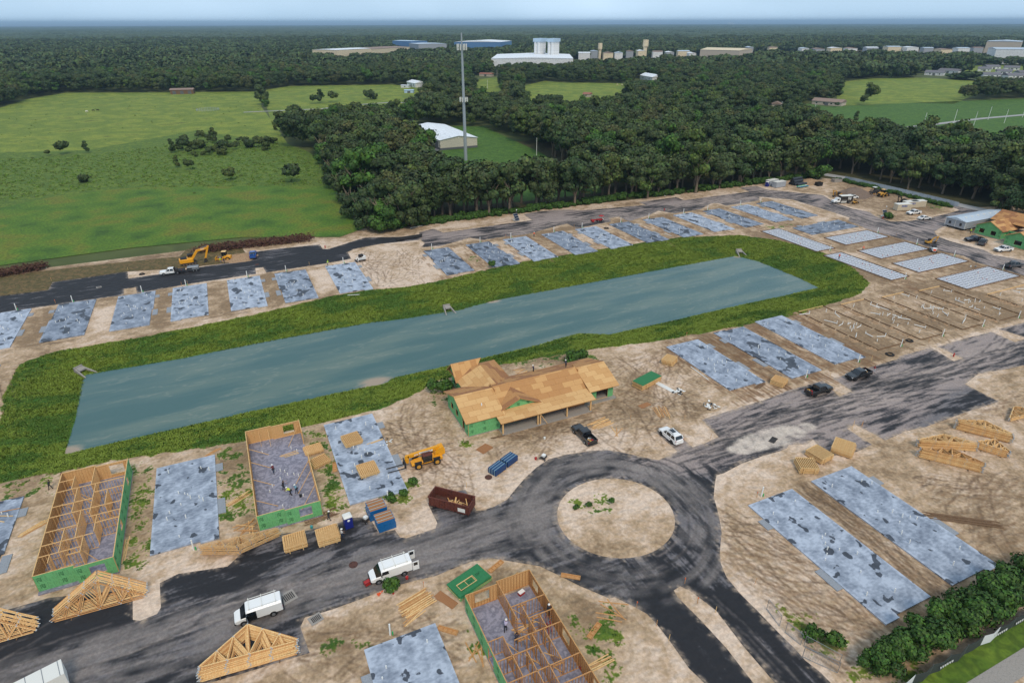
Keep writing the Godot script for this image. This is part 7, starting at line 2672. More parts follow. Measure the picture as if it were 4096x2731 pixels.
	for i in 16:
		var nx := Vector3(0.2 * i - 0.01 * i * i, 0, 3.3 * (i + 1))
		g = Geo.new()
		var bulge := R(-0.15, 0.15)
		var md := (prev + nx) / 2 + Vector3(bulge, 0, 0)
		for q in [[prev, md], [md, nx]]:
			g.loft([[q[0] + Vector3(-0.02, 0.1, 0), q[0] + Vector3(0.02, 0.1, 0), q[0] + Vector3(0.02, 2.0, 0), q[0] + Vector3(-0.02, 2.0, 0)], [q[1] + Vector3(-0.02, 0.1, 0), q[1] + Vector3(0.02, 0.1, 0), q[1] + Vector3(0.02, 1.95, 0), q[1] + Vector3(-0.02, 1.95, 0)]])
		part(t, "fabric_panel", g, M.fence_fabric)
		g = Geo.new()
		g.tube(prev, prev + Vector3(0, 2.1, 0), 0.04, 0.04, 6)
		part(t, "post", g, M.steel)
		prev = nx
	# dark banner fence along the hedge, bottom right
	t = thing("banner_fence", "dark fabric fence with faded white lettering below the hedge", "fence", Vector3(56.0, 0, -22.2))
	prev = Vector3.ZERO
	for i in 14:
		var nx := Vector3(3.0 * (i + 1), 0, 0.02 * i)
		var sag := R(0.0, 0.25)
		g = Geo.new()
		var md := (prev + nx) / 2 + Vector3(0, 0, R(0.05, 0.3))
		for q in [[prev, md, 0.0, sag], [md, nx, sag, 0.0]]:
			g.loft([[q[0] + Vector3(0, 0.15, -0.02), q[0] + Vector3(0, 1.75 - q[2], -0.02), q[0] + Vector3(0, 1.75 - q[2], 0.02), q[0] + Vector3(0, 0.15, 0.02)], [q[1] + Vector3(0, 0.15, -0.02), q[1] + Vector3(0, 1.75 - q[3], -0.02), q[1] + Vector3(0, 1.75 - q[3], 0.02), q[1] + Vector3(0, 0.15, 0.02)]])
		part(t, "fabric_panel", g, M.banner if i % 5 != 0 else M.banner_white)
		g = Geo.new()
		g.tube(prev, prev + Vector3(0, 1.9, 0), 0.03, 0.03, 6)
		part(t, "post", g, M.steel)
		prev = nx
	for x in [7.0, 17.0, 21.0]:
		g = Geo.new()
		for i in 6:
			g.beam(Vector3(x + i * 0.4, 1.2, 0.34), Vector3(x + i * 0.4 + 0.25, 0.75, 0.34), 0.02, 0.1)
			g.beam(Vector3(x + i * 0.4 + 0.25, 1.15, 0.34), Vector3(x + i * 0.4 + 0.3, 0.8, 0.34), 0.02, 0.08)
		part(t, "lettering", g, M.white_print)
	# chain-link gate panels by the entry drive
	for f in [[[51.9, -36.6, 51.5, -34.1], "grey mesh fence panel along the entry drive, upper one"], [[51.4, -33.1, 51.8, -31.1], "grey mesh fence panel along the entry drive, second one"], [[52.0, -30.8, 53.7, -27.3], "grey mesh gate panel across the weeds at the entry drive"], [[50.7, -29.8, 52.8, -26.7], "grey mesh gate panel folded back at the entry drive"]]:
		var a := ground_at([f[0][0], f[0][1]])
		var b := ground_at([f[0][2], f[0][3]])
		t = thing("mesh_panel", f[1], "fence panel", a, 0.0, "mesh fence panels")
		var d := b - a
		g = Geo.new()
		g.path([Vector3.ZERO, Vector3(0, 1.8, 0), d + Vector3(0, 1.8, 0), d, Vector3(0, 0.1, 0)], 0.035, 5)
		part(t, "frame", g, M.steel)
		g = Geo.new()
		for i in 14:
			g.tube(d * (i / 14.0) + Vector3(0, 0.1, 0), d * (i / 14.0) + Vector3(0, 1.8, 0), 0.008, 0.008, 3)
		for i in 8:
			g.tube(Vector3(0, 0.2 + i * 0.2, 0), d + Vector3(0, 0.2 + i * 0.2, 0), 0.008, 0.008, 3)
		part(t, "wire_mesh", g, M.steel).set_meta("kind", "stuff")
	# uprooted brush heap above the fresh black road
	brush_heap([-11.9, -218.7, 22.1, -216.5], "long heap of uprooted brown brush above the fresh black road", 260, 5.0)
	brush_heap([-67.0, -219.3, -55.3, -221.5], "brown brush heap at the left picture edge above the black road", 120, 4.0)
	# cut planks propped by the forms: step-ladders in the bottom house
	for f in [[[26.2, -46.5], "red step-ladder with a worker on it in the bottom house", "red"], [[21.6, -45.1], "brown step-ladder in the bottom house", "lumber_dark"], [[25.2, -45.0], "second red step-ladder in the bottom house", "red"]]:
		t = thing("step_ladder", f[1], "ladder", ground_at(f[0], 0.24), 0.2, "step-ladders")
		g = Geo.new()
		for s in [-1, 1]:
			g.beam(Vector3(s * 0.25, 0, 0.5), Vector3(s * 0.18, 1.9, 0), 0.05, 0.08)
			g.beam(Vector3(s * 0.25, 0, -0.5), Vector3(s * 0.18, 1.9, 0), 0.05, 0.06)
		part(t, "rails", g, M[f[2]])
		for i in 5:
			g = Geo.new()
			g.bb(-0.22, 0.22, 0.3 + i * 0.33, 0.35 + i * 0.33, 0.42 - i * 0.09 - 0.05, 0.42 - i * 0.09 + 0.05)
			part(t, "step", g, M.steel)


func heap(at: Array, r: float, h: float, m: Material, label: String):
	var n := FastNoiseLite.new()
	n.frequency = 0.35
	n.seed = int(r * 10)
	var g := Geo.new()
	var rings := []
	for k in 7:
		var f := k / 6.0
		var rr := []
		for i in 22:
			var a := -TAU * i / 22
			var q := r * (1.0 - f) * (1.0 + 0.28 * n.get_noise_2d(cos(a) * 3.0, sin(a) * 3.0 + k))
			rr.append(Vector3(cos(a) * q * 1.15, h * pow(f, 0.85) + (0.0 if k == 0 else 0.25 * n.get_noise_2d(i * 2.0, k * 3.0)), sin(a) * q * 0.8))
		rings.append(rr)
	g.loft(rings)
	tag(part(null, "earth_heap", g, m, ground_at(at, -0.02)), label, "heap", "heaps of earth")


func brush_heap(ab: Array, label: String, n: int, w: float):
	var a := ground_at([ab[0], ab[1]])
	var b := ground_at([ab[2], ab[3]])
	var t := thing("brush_heap", label, "brush heap", a, 0.0, "heaps of cut brush")
	var d := b - a
	var g := Geo.new()
	var g2 := Geo.new()
	for i in n * 6:
		var p := d * rng.randf() + Vector3(R(-1, 1) * w * 0.5, 0, R(-1, 1) * w * 0.5)
		var y := R(0.1, 1.9)
		var q := Vector3(R(-1, 1), R(-0.4, 0.7), R(-1, 1)).normalized() * R(0.5, 1.7)
		(g if i % 3 else g2).tube(p + Vector3(0, y, 0), p + Vector3(0, y, 0) + q, 0.07, 0.02, 3)
	for i in n * 5:
		var p := d * rng.randf() + Vector3(R(-1, 1) * w * 0.5, R(0.1, 1.5), R(-1, 1) * w * 0.5)
		var bs := Basis(Vector3(R(-1, 1), R(-1, 1), R(-1, 1)).normalized(), R(0, 3))
		g2.quad(p, p + bs.x * 0.6, p + bs.x * 0.6 + bs.y * 0.5, p + bs.y * 0.5)
	part(t, "branches", g, M.lumber_grey).set_meta("kind", "stuff")
	part(t, "dead_leaves", g2, M.rust_inside).set_meta("kind", "stuff")


# ---------------------------------------------------------------- people

# signed distance body: bones [a, b, ra, rb, colour], meshed as surface nets
func body_mesh(bones: Array, cell: float) -> ArrayMesh:
	var lo := Vector3.ONE * 1e9
	var hi := -lo
	for b in bones:
		for k in 2:
			lo = lo.min(b[k] - Vector3.ONE * (b[2] + cell * 2))
			hi = hi.max(b[k] + Vector3.ONE * (b[2] + cell * 2))
	var n := Vector3i(((hi - lo) / cell).ceil()) + Vector3i.ONE
	var sx := n.x
	var sxy := n.x * n.y
	var f := PackedFloat32Array()
	f.resize(sxy * n.z)
	f.fill(1.0)
	var who := PackedByteArray()
	who.resize(f.size())
	for bi in bones.size():
		var b: Array = bones[bi]
		var a: Vector3 = b[0]
		var d: Vector3 = b[1] - b[0]
		var dd := maxf(d.length_squared(), 1e-6)
		var r := maxf(b[2], b[3]) + 0.09
		var p0 := Vector3i(((a.min(b[1]) - Vector3.ONE * r - lo) / cell).floor()).clamp(Vector3i.ZERO, n - Vector3i.ONE)
		var p1 := Vector3i(((a.max(b[1]) + Vector3.ONE * r - lo) / cell).ceil()).clamp(Vector3i.ZERO, n - Vector3i.ONE)
		for z in range(p0.z, p1.z + 1):
			for y in range(p0.y, p1.y + 1):
				for x in range(p0.x, p1.x + 1):
					var p := lo + Vector3(x, y, z) * cell
					var t := clampf((p - a).dot(d) / dd, 0.0, 1.0)
					var e := p.distance_to(a + d * t) - lerpf(b[2], b[3], t)
					var i := x + y * sx + z * sxy
					var old := f[i]
					if e < old:
						who[i] = bi
					var h := clampf(0.5 + 0.5 * (old - e) / 0.035, 0.0, 1.0)
					f[i] = lerpf(old, e, h) - 0.035 * h * (1.0 - h)
	var index := {}
	var v := PackedVector3Array()
	var col := PackedColorArray()
	for z in n.z - 1:
		for y in n.y - 1:
			for x in n.x - 1:
				var i := x + y * sx + z * sxy
				var acc := Vector3.ZERO
				var cnt := 0
				var vals := [f[i], f[i + 1], f[i + sx], f[i + sx + 1], f[i + sxy], f[i + sxy + 1], f[i + sxy + sx], f[i + sxy + sx + 1]]
				var inside := 0
				for k in 8:
					if vals[k] < 0:
						inside += 1
				if inside == 0 or inside == 8:
					continue
				for e in [[0, 1], [2, 3], [4, 5], [6, 7], [0, 2], [1, 3], [4, 6], [5, 7], [0, 4], [1, 5], [2, 6], [3, 7]]:
					if (vals[e[0]] < 0) != (vals[e[1]] < 0):
						var t: float = vals[e[0]] / (vals[e[0]] - vals[e[1]])
						var q0 := Vector3(e[0] & 1, (e[0] >> 1) & 1, e[0] >> 2)
						var q1 := Vector3(e[1] & 1, (e[1] >> 1) & 1, e[1] >> 2)
						acc += q0.lerp(q1, t)
						cnt += 1
				index[i] = v.size()
				v.append(lo + (Vector3(x, y, z) + acc / cnt) * cell)
				col.append(bones[who[i]][4])
	var ix := PackedInt32Array()
	var steps := [[1, sx, sxy], [sx, sxy, 1], [sxy, 1, sx]]
	for i in index:
		for s in steps:
			var a := f[i]
			var b := f[i + s[0]]
			if (a < 0) == (b < 0):
				continue
			var q0: int = i
			var q1: int = i - s[1]
			var q2: int = i - s[1] - s[2]
			var q3: int = i - s[2]
			if not (index.has(q1) and index.has(q2) and index.has(q3)):
				continue
			if a < 0:
				ix.append_array([index[q0], index[q2], index[q1], index[q0], index[q3], index[q2]])
			else:
				ix.append_array([index[q0], index[q1], index[q2], index[q0], index[q2], index[q3]])
	var st := SurfaceTool.new()
	st.begin(Mesh.PRIMITIVE_TRIANGLES)
	for k in v.size():
		st.set_color(col[k])
		st.add_vertex(v[k])
	for k in ix:
		st.add_index(k)
	st.generate_normals()
	return st.commit()


func lin(c: Color) -> Color:
	return c.srgb_to_linear()


# pose: bend (forward lean), step (stride), arms [left lift, right lift] 0 down .. 1 forward; crouch 0..1
func person(label: String, at: Vector3, turn: float, shirt: Color, trousers: Color, hat := "hat_white", bend := 0.1, step := 0.15, arms := [0.4, 0.4], crouch := 0.0, vest := false, bag := false):
	var skin := lin(c8(150, 108, 84))
	var s := lin(shirt)
	var tr := lin(trousers)
	var boot := lin(c8(60, 46, 36))
	var hip_y := 0.92 - 0.45 * crouch
	var hip := Vector3(-0.12 * crouch, hip_y, 0)
	var up := Vector3(sin(bend), cos(bend), 0)
	var chest := hip + up * 0.36
	var neck := hip + up * 0.54
	var head := neck + (up + Vector3(0.15, 0.2, 0)).normalized() * 0.2
	var b := []
	b.append([hip, hip + up * 0.16, 0.14, 0.135, tr])
	b.append([hip + up * 0.16, chest, 0.14, 0.155, s])
	b.append([chest + Vector3(0, 0, -0.11), chest + Vector3(0, 0, 0.11), 0.12, 0.12, s])
	b.append([neck + Vector3(0, -0.04, -0.15), neck + Vector3(0, -0.04, 0.15), 0.075, 0.075, s])
	b.append([neck, head, 0.055, 0.05, skin])
	b.append([head + Vector3(0, -0.02, 0), head + Vector3(0.02, 0.06, 0), 0.085, 0.095, skin])
	b.append([head + Vector3(0.09, 0.0, 0), head + Vector3(0.12, -0.01, 0), 0.02, 0.02, skin])
	var hands := []
	for k in [-1, 1]:
		var st: float = step * k
		var hp := hip + Vector3(0, -0.02, 0.09 * k)
		var foot := Vector3(st * 1.2, 0.06, 0.11 * k)
		var knee := (hp + foot) / 2 + Vector3(0.06 + 0.36 * crouch, 0.04, 0)
		b.append([hp, knee, 0.095, 0.065, tr])
		b.append([knee, foot, 0.065, 0.048, tr])
		b.append([foot + Vector3(-0.05, -0.01, 0), foot + Vector3(0.15, -0.02, 0), 0.05, 0.045, boot])
		var lift: float = arms[0 if k < 0 else 1]
		var sh := neck + Vector3(0, -0.05, 0.19 * k)
		var el := sh + Vector3(sin(lift * 1.4) * 0.28, -cos(lift * 1.4) * 0.28, 0.05 * k)
		var ha := el + Vector3(sin(lift * 1.4 + 0.5) * 0.25, -cos(lift * 1.4 + 0.5) * 0.25, -0.03 * k)
		b.append([sh, el, 0.056, 0.045, s])
		b.append([el, ha, 0.042, 0.034, skin])
		b.append([ha, ha + (ha - el).normalized() * 0.07, 0.036, 0.034, skin])
		hands.append([ha, (ha - el).normalized(), k])
	var t := thing("person", label, "person", at, turn, "people at work")
	var m := body_mesh(b, 0.03)
	part(t, "body", m, M.painted)
	var g := Geo.new()
	for h in hands:
		var side: Vector3 = h[1].cross(Vector3(0, 0, 1)).normalized()
		for i in 4:
			var base: Vector3 = h[0] + h[1] * 0.09 + side * (0.026 * (i - 1.5)) 
			var l: float = [0.06, 0.075, 0.07, 0.05][i]
			var mid: Vector3 = base + h[1] * l * 0.6
			g.tube(base, mid, 0.01, 0.009, 5)
			g.tube(mid, mid + (h[1] + Vector3(0, 0, -0.7 * h[2])).normalized() * l * 0.6, 0.009, 0.007, 5)
		g.tube(h[0] + side * 0.03, h[0] + h[1] * 0.06 + side * 0.07, 0.011, 0.008, 5)
	part(t, "fingers", g, M.skin)
	if hat:
		g = Geo.new()
		g.T = Transform3D(Basis(), head + Vector3(0.01, 0.07, 0))
		var rings := []
		for q in [[0.0, 0.15], [0.015, 0.145], [0.02, 0.118], [0.07, 0.105], [0.11, 0.07], [0.125, 0.02]]:
			var rr := []
			for i in 14:
				var a := -TAU * i / 14
				rr.append(Vector3(cos(a) * q[1] * 1.12, q[0], sin(a) * q[1]))
			rings.append(rr)
		g.loft(rings)
		part(t, "hard_hat", g, M[hat])
	else:
		g = Geo.new()
		g.tube(head + Vector3(-0.02, 0.03, 0), head + Vector3(-0.02, 0.16, 0), 0.11, 0.06, 10)
		part(t, "hair", g, M.black_plastic)
	if vest:
		g = Geo.new()
		g.loft([[Vector3(-0.17, 0, 0.2), Vector3(0.17, 0, 0.2), Vector3(0.17, 0, -0.2), Vector3(-0.17, 0, -0.2)].map(func(v): return v + hip + up * 0.1), [Vector3(-0.16, 0, 0.25), Vector3(0.16, 0, 0.25), Vector3(0.16, 0, -0.25), Vector3(-0.16, 0, -0.25)].map(func(v): return v + hip + up * 0.46)])
		part(t, "vest", g, M.hi_vis)
	if bag:
		g = Geo.new()
		g.box(hip + Vector3(-0.05, 0.02, 0), Vector3(0.26, 0.16, 0.46))
		part(t, "tool_belt", g, M.dark_steel)


func build_people():
	var jeans := c8(48, 60, 84)
	var dark := c8(36, 38, 44)
	person("person in maroon shirt and white hard hat walking across the braced house floor", ground_at([-1.8, -90.4], 0.24), 2.0, c8(104, 44, 52), jeans, "hat_white", 0.1, 0.22, [0.5, 0.2], 0.0, false, true)
	person("person in black standing on the braced house floor", ground_at([-0.8, -85.5], 0.24), 0.3, c8(38, 38, 44), dark, "", 0.15, 0.1, [0.8, 0.6], 0.0, false, true)
	person("person in yellow shirt bending over in the braced house", ground_at([0.1, -83.8], 0.24), 2.6, c8(206, 216, 70), dark, "hat_white", 0.9, 0.15, [0.6, 0.7], 0.1, false, true)
	person("person in light blue shirt and white hard hat in the braced house", ground_at([1.0, -83.9], 0.24), 3.6, c8(120, 170, 190), jeans, "hat_white", 0.2, 0.12, [0.6, 0.4], 0.0, false, true)
	person("person in black with white hard hat at the braced house corner", ground_at([4.5, -75.9]), -0.4, c8(36, 36, 40), c8(60, 62, 70), "hat_white", 0.2, 0.2, [0.4, 0.4])
	person("person in pale shirt and white hard hat beside the portable toilet", ground_at([5.6, -71.3], 0.03), 0.2, c8(200, 196, 190), jeans, "hat_white", 0.05, 0.1, [0.3, 0.3])
	person("person in dark clothes carrying tools at the far corner of the left house", ground_at([-34.6, -101.5]), 0.8, c8(32, 34, 40), dark, "", 0.3, 0.2, [0.7, 0.5])
	person("person in maroon inside the left house near its far wall", ground_at([-32.9, -102.5], 0.24), 0.8, c8(120, 60, 50), dark, "", 0.2, 0.1, [0.5, 0.5])
	person("person in black inside the left house near its far wall", ground_at([-31.8, -101.1], 0.24), 0.4, c8(34, 36, 44), jeans, "", 0.2, 0.1, [0.5, 0.5])
	person("person in navy standing on boards behind the clubhouse", ground_at([49.2, -97.5], 3.2), 2.4, c8(30, 32, 66), dark, "hat_white", 0.2, 0.15, [0.6, 0.5])
	person("person with white hard hat bending on the clubhouse roof", ground_at([54.7, -94.2], 4.9), 1.2, c8(40, 44, 60), dark, "hat_white", 1.0, 0.15, [0.5, 0.5], 0.2)
	person("person in black with white hard hat on the ladder in the bottom house", ground_at([25.8, -46.2], 1.6), 0.6, c8(30, 30, 34), dark, "hat_white", 0.2, 0.08, [1.1, 0.9], 0.0, false, true)
	person("person in lilac shirt and white hard hat bending in the bottom house", ground_at([20.6, -47.3], 0.24), 1.0, c8(176, 170, 196), dark, "hat_white", 0.6, 0.15, [0.8, 0.6], 0.1)
	person("person in striped dark shirt between walls of the bottom house", ground_at([21.0, -45.2], 0.24), 0.6, c8(60, 60, 72), dark, "", 0.3, 0.1, [0.6, 0.7])
	person("person in red and white at the tailgate of a black pickup", ground_at([116.9, -72.4], 0.03), PI - 0.1, c8(150, 60, 60), c8(180, 180, 185), "", 0.15, 0.1, [0.5, 0.5])
	person("person in orange shirt on the steel-grid bed at the grass corner", ground_at([169.0, -125.7], 0.2), 0.4, c8(236, 92, 50), jeans, "orange_cone", 0.1, 0.1, [0.3, 0.3])
	person("person in orange crouching at a steel-grid bed", ground_at([183.7, -129.0]), 0.2, c8(236, 100, 60), jeans, "orange_cone", 0.8, 0.1, [0.7, 0.7], 0.5)
	person("person in orange between two far-row slabs", ground_at([93.6, -186.8]), 1.0, c8(240, 100, 60), jeans, "hat_white", 0.1, 0.1, [0.3, 0.4])
	person("person in yellow vest talking beside the soil roller", ground_at([-5.9, -204.0]), -0.6, c8(200, 225, 60), c8(120, 120, 125), "hat_white", 0.05, 0.1, [0.3, 0.3], 0.0, true)
	person("person in navy facing the yellow vest beside the soil roller", ground_at([-4.9, -203.2]), 2.4, c8(28, 30, 56), c8(28, 30, 50), "", 0.05, 0.1, [0.3, 0.3])
	person("person in yellow-green at the corner of the pale far slab", ground_at([23.6, -187.5]), 0.2, c8(190, 225, 90), c8(140, 130, 120), "hi_vis", 0.4, 0.1, [0.5, 0.5])
	person("person in yellow vest by the office trailer", ground_at([233.6, -125.9]), 2.0, c8(205, 220, 60), dark, "hat_white", 0.1, 0.1, [0.3, 0.3], 0.0, true)


# ---------------------------------------------------------------- buildings beyond the site

# ab: ground line of the near face, from its left to its right end; the building reaches back by depth
var sights := []     # what must stay in sight from the air: [bearing, bearing, distance, height of its visible foot]

func shed(label: String, ab: Array, depth: float, h: float, rise: float, wall_m: String, roof_m: String, called := "building", doors := 0, windows := 0, group := "buildings beyond the site") -> Node3D:
	var a := Vector2(ab[0], ab[1])
	var b := Vector2(ab[2], ab[3])
	var w := a.distance_to(b)
	var t := thing(called, label, called.get_slice("_", called.get_slice_count("_") - 1), Vector3(a.x, 0, a.y), -(b - a).angle(), group)
	var c := (a + b) / 2
	sights.append([a.angle(), b.angle(), minf(a.length(), b.length()), 1.0 if h < 13.0 else 12.0])
	var x := (b - a).normalized()
	var z := Vector2(-x.y, x.x)
	open_land.append(PackedVector2Array([a - x * 6 + z * 14, b + x * 6 + z * 14, b + x * 6 - z * (depth + 5), a - x * 6 - z * (depth + 5)]))
	var g := Geo.new()
	g.bb(0, w, -0.2, h, -depth, 0)
	part(t, "walls", g, M[wall_m])
	g = Geo.new()
	var o := 0.5
	if w >= depth:
		g.T = Transform3D(Basis(Vector3.UP, PI / 2), Vector3(0, 0, 0))
		g.prism(P2([-o, h + 0.02, depth + o, h + 0.02, depth / 2, h + rise]), -o, w + o)
	else:
		g.prism(P2([-o, h + 0.02, w + o, h + 0.02, w / 2, h + rise]), -depth - o, o)
	part(t, "roof", g, M[roof_m])
	for i in doors:
		g = Geo.new()
		var px := w * (i + 0.5) / doors
		var dw := minf(3.2, w / doors * 0.5)
		g.bb(px - dw / 2, px + dw / 2, 0, minf(h * 0.75, 3.4), 0, 0.06)
		part(t, "door", g, M.wainscot)
	for i in windows:
		g = Geo.new()
		var px := w * (i + 0.5) / windows + (1.0 if doors else 0.0)
		g.bb(px - 0.7, px + 0.7, h * 0.35, h * 0.75, 0, 0.07)
		part(t, "window", g, M.glass)
	return t


func build_far_buildings():
	# the steel-clad store on the lawn
	var t := thing("metal_store", "cream metal store with a white roof and dark roll-up doors on the lawn", "building", Vector3(117.4, 0, -357.0))
	var g := Geo.new()
	g.bb(0, 23, 1.2, 5.6, -59, 0)
	part(t, "walls", g, M.tan_metal)
	g = Geo.new()
	g.bb(-0.06, 23.06, 0, 1.2, -59.06, 0.06)
	part(t, "wainscot", g, M.wainscot)
	g = Geo.new()
	g.prism(P2([-0.02, 5.6, 23.02, 5.6, 11.5, 7.3]), -58.9, -0.03)
	part(t, "gable", g, M.tan_metal)
	for s in [-1, 1]:
		g = Geo.new()
		g.prism(P2([11.5, 7.55, 11.5 + s * 12, 5.72, 11.5 + s * 12, 5.6, 11.5, 7.35]), -59.5, 0.5)
		part(t, "roof_slope", g, M.white_roof)
	for i in 4:
		g = Geo.new()
		g.bb(-0.1, -0.02, 0, 4.4, -52 + i * 14.5, -47.5 + i * 14.5)
		part(t, "roll_up_door", g, M.wainscot)
		g = Geo.new()
		g.bb(-0.08, -0.02, 2.0, 3.2, -44.6 + i * 14.5, -43.4 + i * 14.5)
		part(t, "window", g, M.glass)
	g = Geo.new()
	g.tube(Vector3(11.5, 6.4, 0.0), Vector3(11.5, 6.4, 0.1), 0.4, 0.4, 10)
	part(t, "gable_vent", g, M.off_white)
	structure("yard", sheet(PackedVector2Array([Vector2(100, -412), Vector2(117.2, -412), Vector2(117.2, -354), Vector2(106, -352), Vector2(100, -372)]), 0.07), mat("yard_tar", c8(118, 118, 122), 0.9, 0, ntex(91, 0.02, [c8(120, 120, 125), c8(255, 255, 255), c8(170, 170, 175)], 256, 4), 0.03, true))
	# cell tower
	t = thing("cell_tower", "tall tapering grey steel mast with two rings of antennas", "tower", Vector3(120.3, 0, -323.4))
	g = Geo.new()
	g.tube(Vector3.ZERO, Vector3(0, 30, 0), 0.95, 0.72, 14)
	g.tube(Vector3(0, 30, 0), Vector3(0, 56, 0), 0.72, 0.5, 14)
	g.tube(Vector3(0, 56, 0), Vector3(0, 61.6, 0), 0.38, 0.36, 12)
	part(t, "mast", g, M.galvanised)
	for lv in [[55.0, 2.3, 2.9], [30.5, 1.9, 2.2]]:
		g = Geo.new()
		for i in 6:
			var a := TAU * i / 6
			var b := TAU * (i + 1) / 6
			g.tube(Vector3(0, lv[0], 0), Vector3(cos(a) * lv[1], lv[0], sin(a) * lv[1]), 0.06, 0.06, 5)
			g.tube(Vector3(cos(a) * lv[1], lv[0], sin(a) * lv[1]), Vector3(cos(b) * lv[1], lv[0], sin(b) * lv[1]), 0.05, 0.05, 5)
		part(t, "antenna_ring", g, M.steel)
		for i in 9:
			var a := TAU * (i + 0.2) / 9
			g = Geo.new()
			g.box(Vector3(0, 0, 0), Vector3(0.22, lv[2], 0.42))
			part(t, "antenna", g, M.off_white, Vector3(cos(a) * (lv[1] + 0.15), lv[0] + 0.2, sin(a) * (lv[1] + 0.15)), Vector3(0, -a, 0))
	# farm and houses
	shed("open pole barn with a brown roof at the far edge of the big field", [-34.1, -783.1, -12.2, -779.2], 9, 4.2, 1.4, "lumber_grey", "brown_roof", "pole_barn", 3, 0)
	shed("white farmhouse among trees beyond the big field", [216.8, -772.3, 218.8, -744.3], 14, 4.5, 2.2, "white_wall", "white_roof", "farm_house", 1, 2)
	shed("long low white shed beside the white farmhouse", [203.7, -751.7, 210.7, -744.8], 5, 2.5, 0.5, "white_wall", "white_roof", "farm_shed", 0, 1)
	shed("low blue-roofed shed below the white farmhouse", [190.4, -690.3, 198.9, -686.2], 7, 2.6, 0.6, "pale_blue_wall", "pale_blue_wall", "farm_shed", 1, 0)
	shed("white house with a metal roof among the wood", [516.2, -729.8, 509.6, -693.6], 14, 5.0, 3.0, "white_wall", "white_roof", "farm_house", 0, 2)
	shed("tan brick house with a hip roof at the right-hand green field", [494.1, -432.1, 503.5, -408.5], 12, 3.0, 2.2, "stucco", "brown_roof", "country_house", 1, 4)
	shed("grey house half hidden by trees left of the tan house", [440.8, -426.5, 446.1, -420.9], 10, 3.0, 1.8, "stucco", "brown_roof", "country_house", 1, 1)
	shed("small pink-roofed house left of the white metal-roofed house", [340.3, -575.5, 344.4, -569.6], 7, 2.6, 1.5, "stucco", "brick_red", "country_house", 0, 1)
	shed("small pair of huts on the meadow beyond the mast", [348.3, -871.4, 360.7, -857.6], 8, 3.0, 1.5, "stucco", "brick_red", "country_house", 1, 1)
	# plant with silos
	shed("huge white plant hall with a flat white roof", [398.1, -945.9, 507.1, -890.3], 150, 18, 2.0, "white_wall", "white_roof", "plant_hall", 0, 0)
	for f in [[[515.0, -1016], "left silo block of the white plant"], [[530.8, -998.2], "right silo block of the white plant"]]:
		t = thing("silo_block", f[1], "silo", ground_at(f[0]), 0.6, "silo blocks of the plant")
		for i in 8:
			g = Geo.new()
			g.tube(Vector3(0, 0, 0), Vector3(0, 38, 0), 2.9, 2.9, 14)
			part(t, "silo", g, M.white_wall, Vector3((i % 4) * 5.8 - 8.7, 0, (i / 4) * 5.8 - 2.9))
		g = Geo.new()
		g.bb(-12, 12, 38, 43, -6.4, 6.4)
		part(t, "head_house", g, M.pale_blue_wall)
	shed("long cream factory hall behind the big wood", [230.1, -1277, 307.7, -1332], 60, 22, 1.0, "cream_wall", "white_roof", "factory_hall")
	shed("pale continuation of the cream factory hall", [314.2, -1354, 417.0, -1443], 70, 20, 1.0, "cream_wall", "brown_roof", "factory_hall")
	shed("blue factory block left of the mast", [478.3, -1642, 525.6, -1658], 80, 26, 1.0, "blue_wall", "pale_blue_wall", "factory_hall")
	shed("grey factory block beside the blue one", [469.7, -1550, 538.5, -1550], 80, 22, 1.0, "trailer_grey", "trailer_roof", "factory_hall")
	shed("long blue hall with a white roof behind the mast", [578.5, -1608, 670.9, -1536], 120, 24, 3.0, "blue_wall", "white_roof", "factory_hall")
	shed("large tan warehouse with a pale roof in the distance", [839.8, -1006, 871.2, -938.5], 60, 21, 3.0, "stucco", "cream_wall", "warehouse")
	shed("pale stadium-like hall at the far right", [1616, -970.4, 1645, -914.7], 90, 26, 2.0, "stucco", "trailer_roof", "factory_hall")
	shed("white row of halls at the right picture edge", [1265, -739.8, 1306, -695.0], 60, 23, 2.0, "white_wall", "trailer_roof", "factory_hall")
	shed("tiny white hall on the horizon", [1.595e+04, -1.791e+04, 1.601e+04, -1.772e+04], 60, 40, 4.0, "white_wall", "white_roof", "factory_hall")
	for f in [[[677.6, -1091], 2.6, 32.0, "slender tan batching tower in the works yard"], [[789.1, -1106], 3.6, 36.0, "thick tan batching tower in the works yard"]]:
		t = thing("batch_tower", f[3], "tower", ground_at(f[0]), 0.0, "batching towers")
		g = Geo.new()
		g.tube(Vector3.ZERO, Vector3(0, f[2] * 0.6, 0), f[1], f[1], 10)
		part(t, "shaft", g, M.cream_wall)
		g = Geo.new()
		g.tube(Vector3(0, f[2] * 0.6, 0), Vector3(0, f[2] * 0.7, 0), f[1], f[1] * 1.6, 10)
		g.tube(Vector3(0, f[2] * 0.7, 0), Vector3(0, f[2], 0), f[1] * 1.6, f[1] * 1.5, 10)
		part(t, "head", g, M.cream_wall)
	# low yards full of sheds and parked trailers
	var k := 0
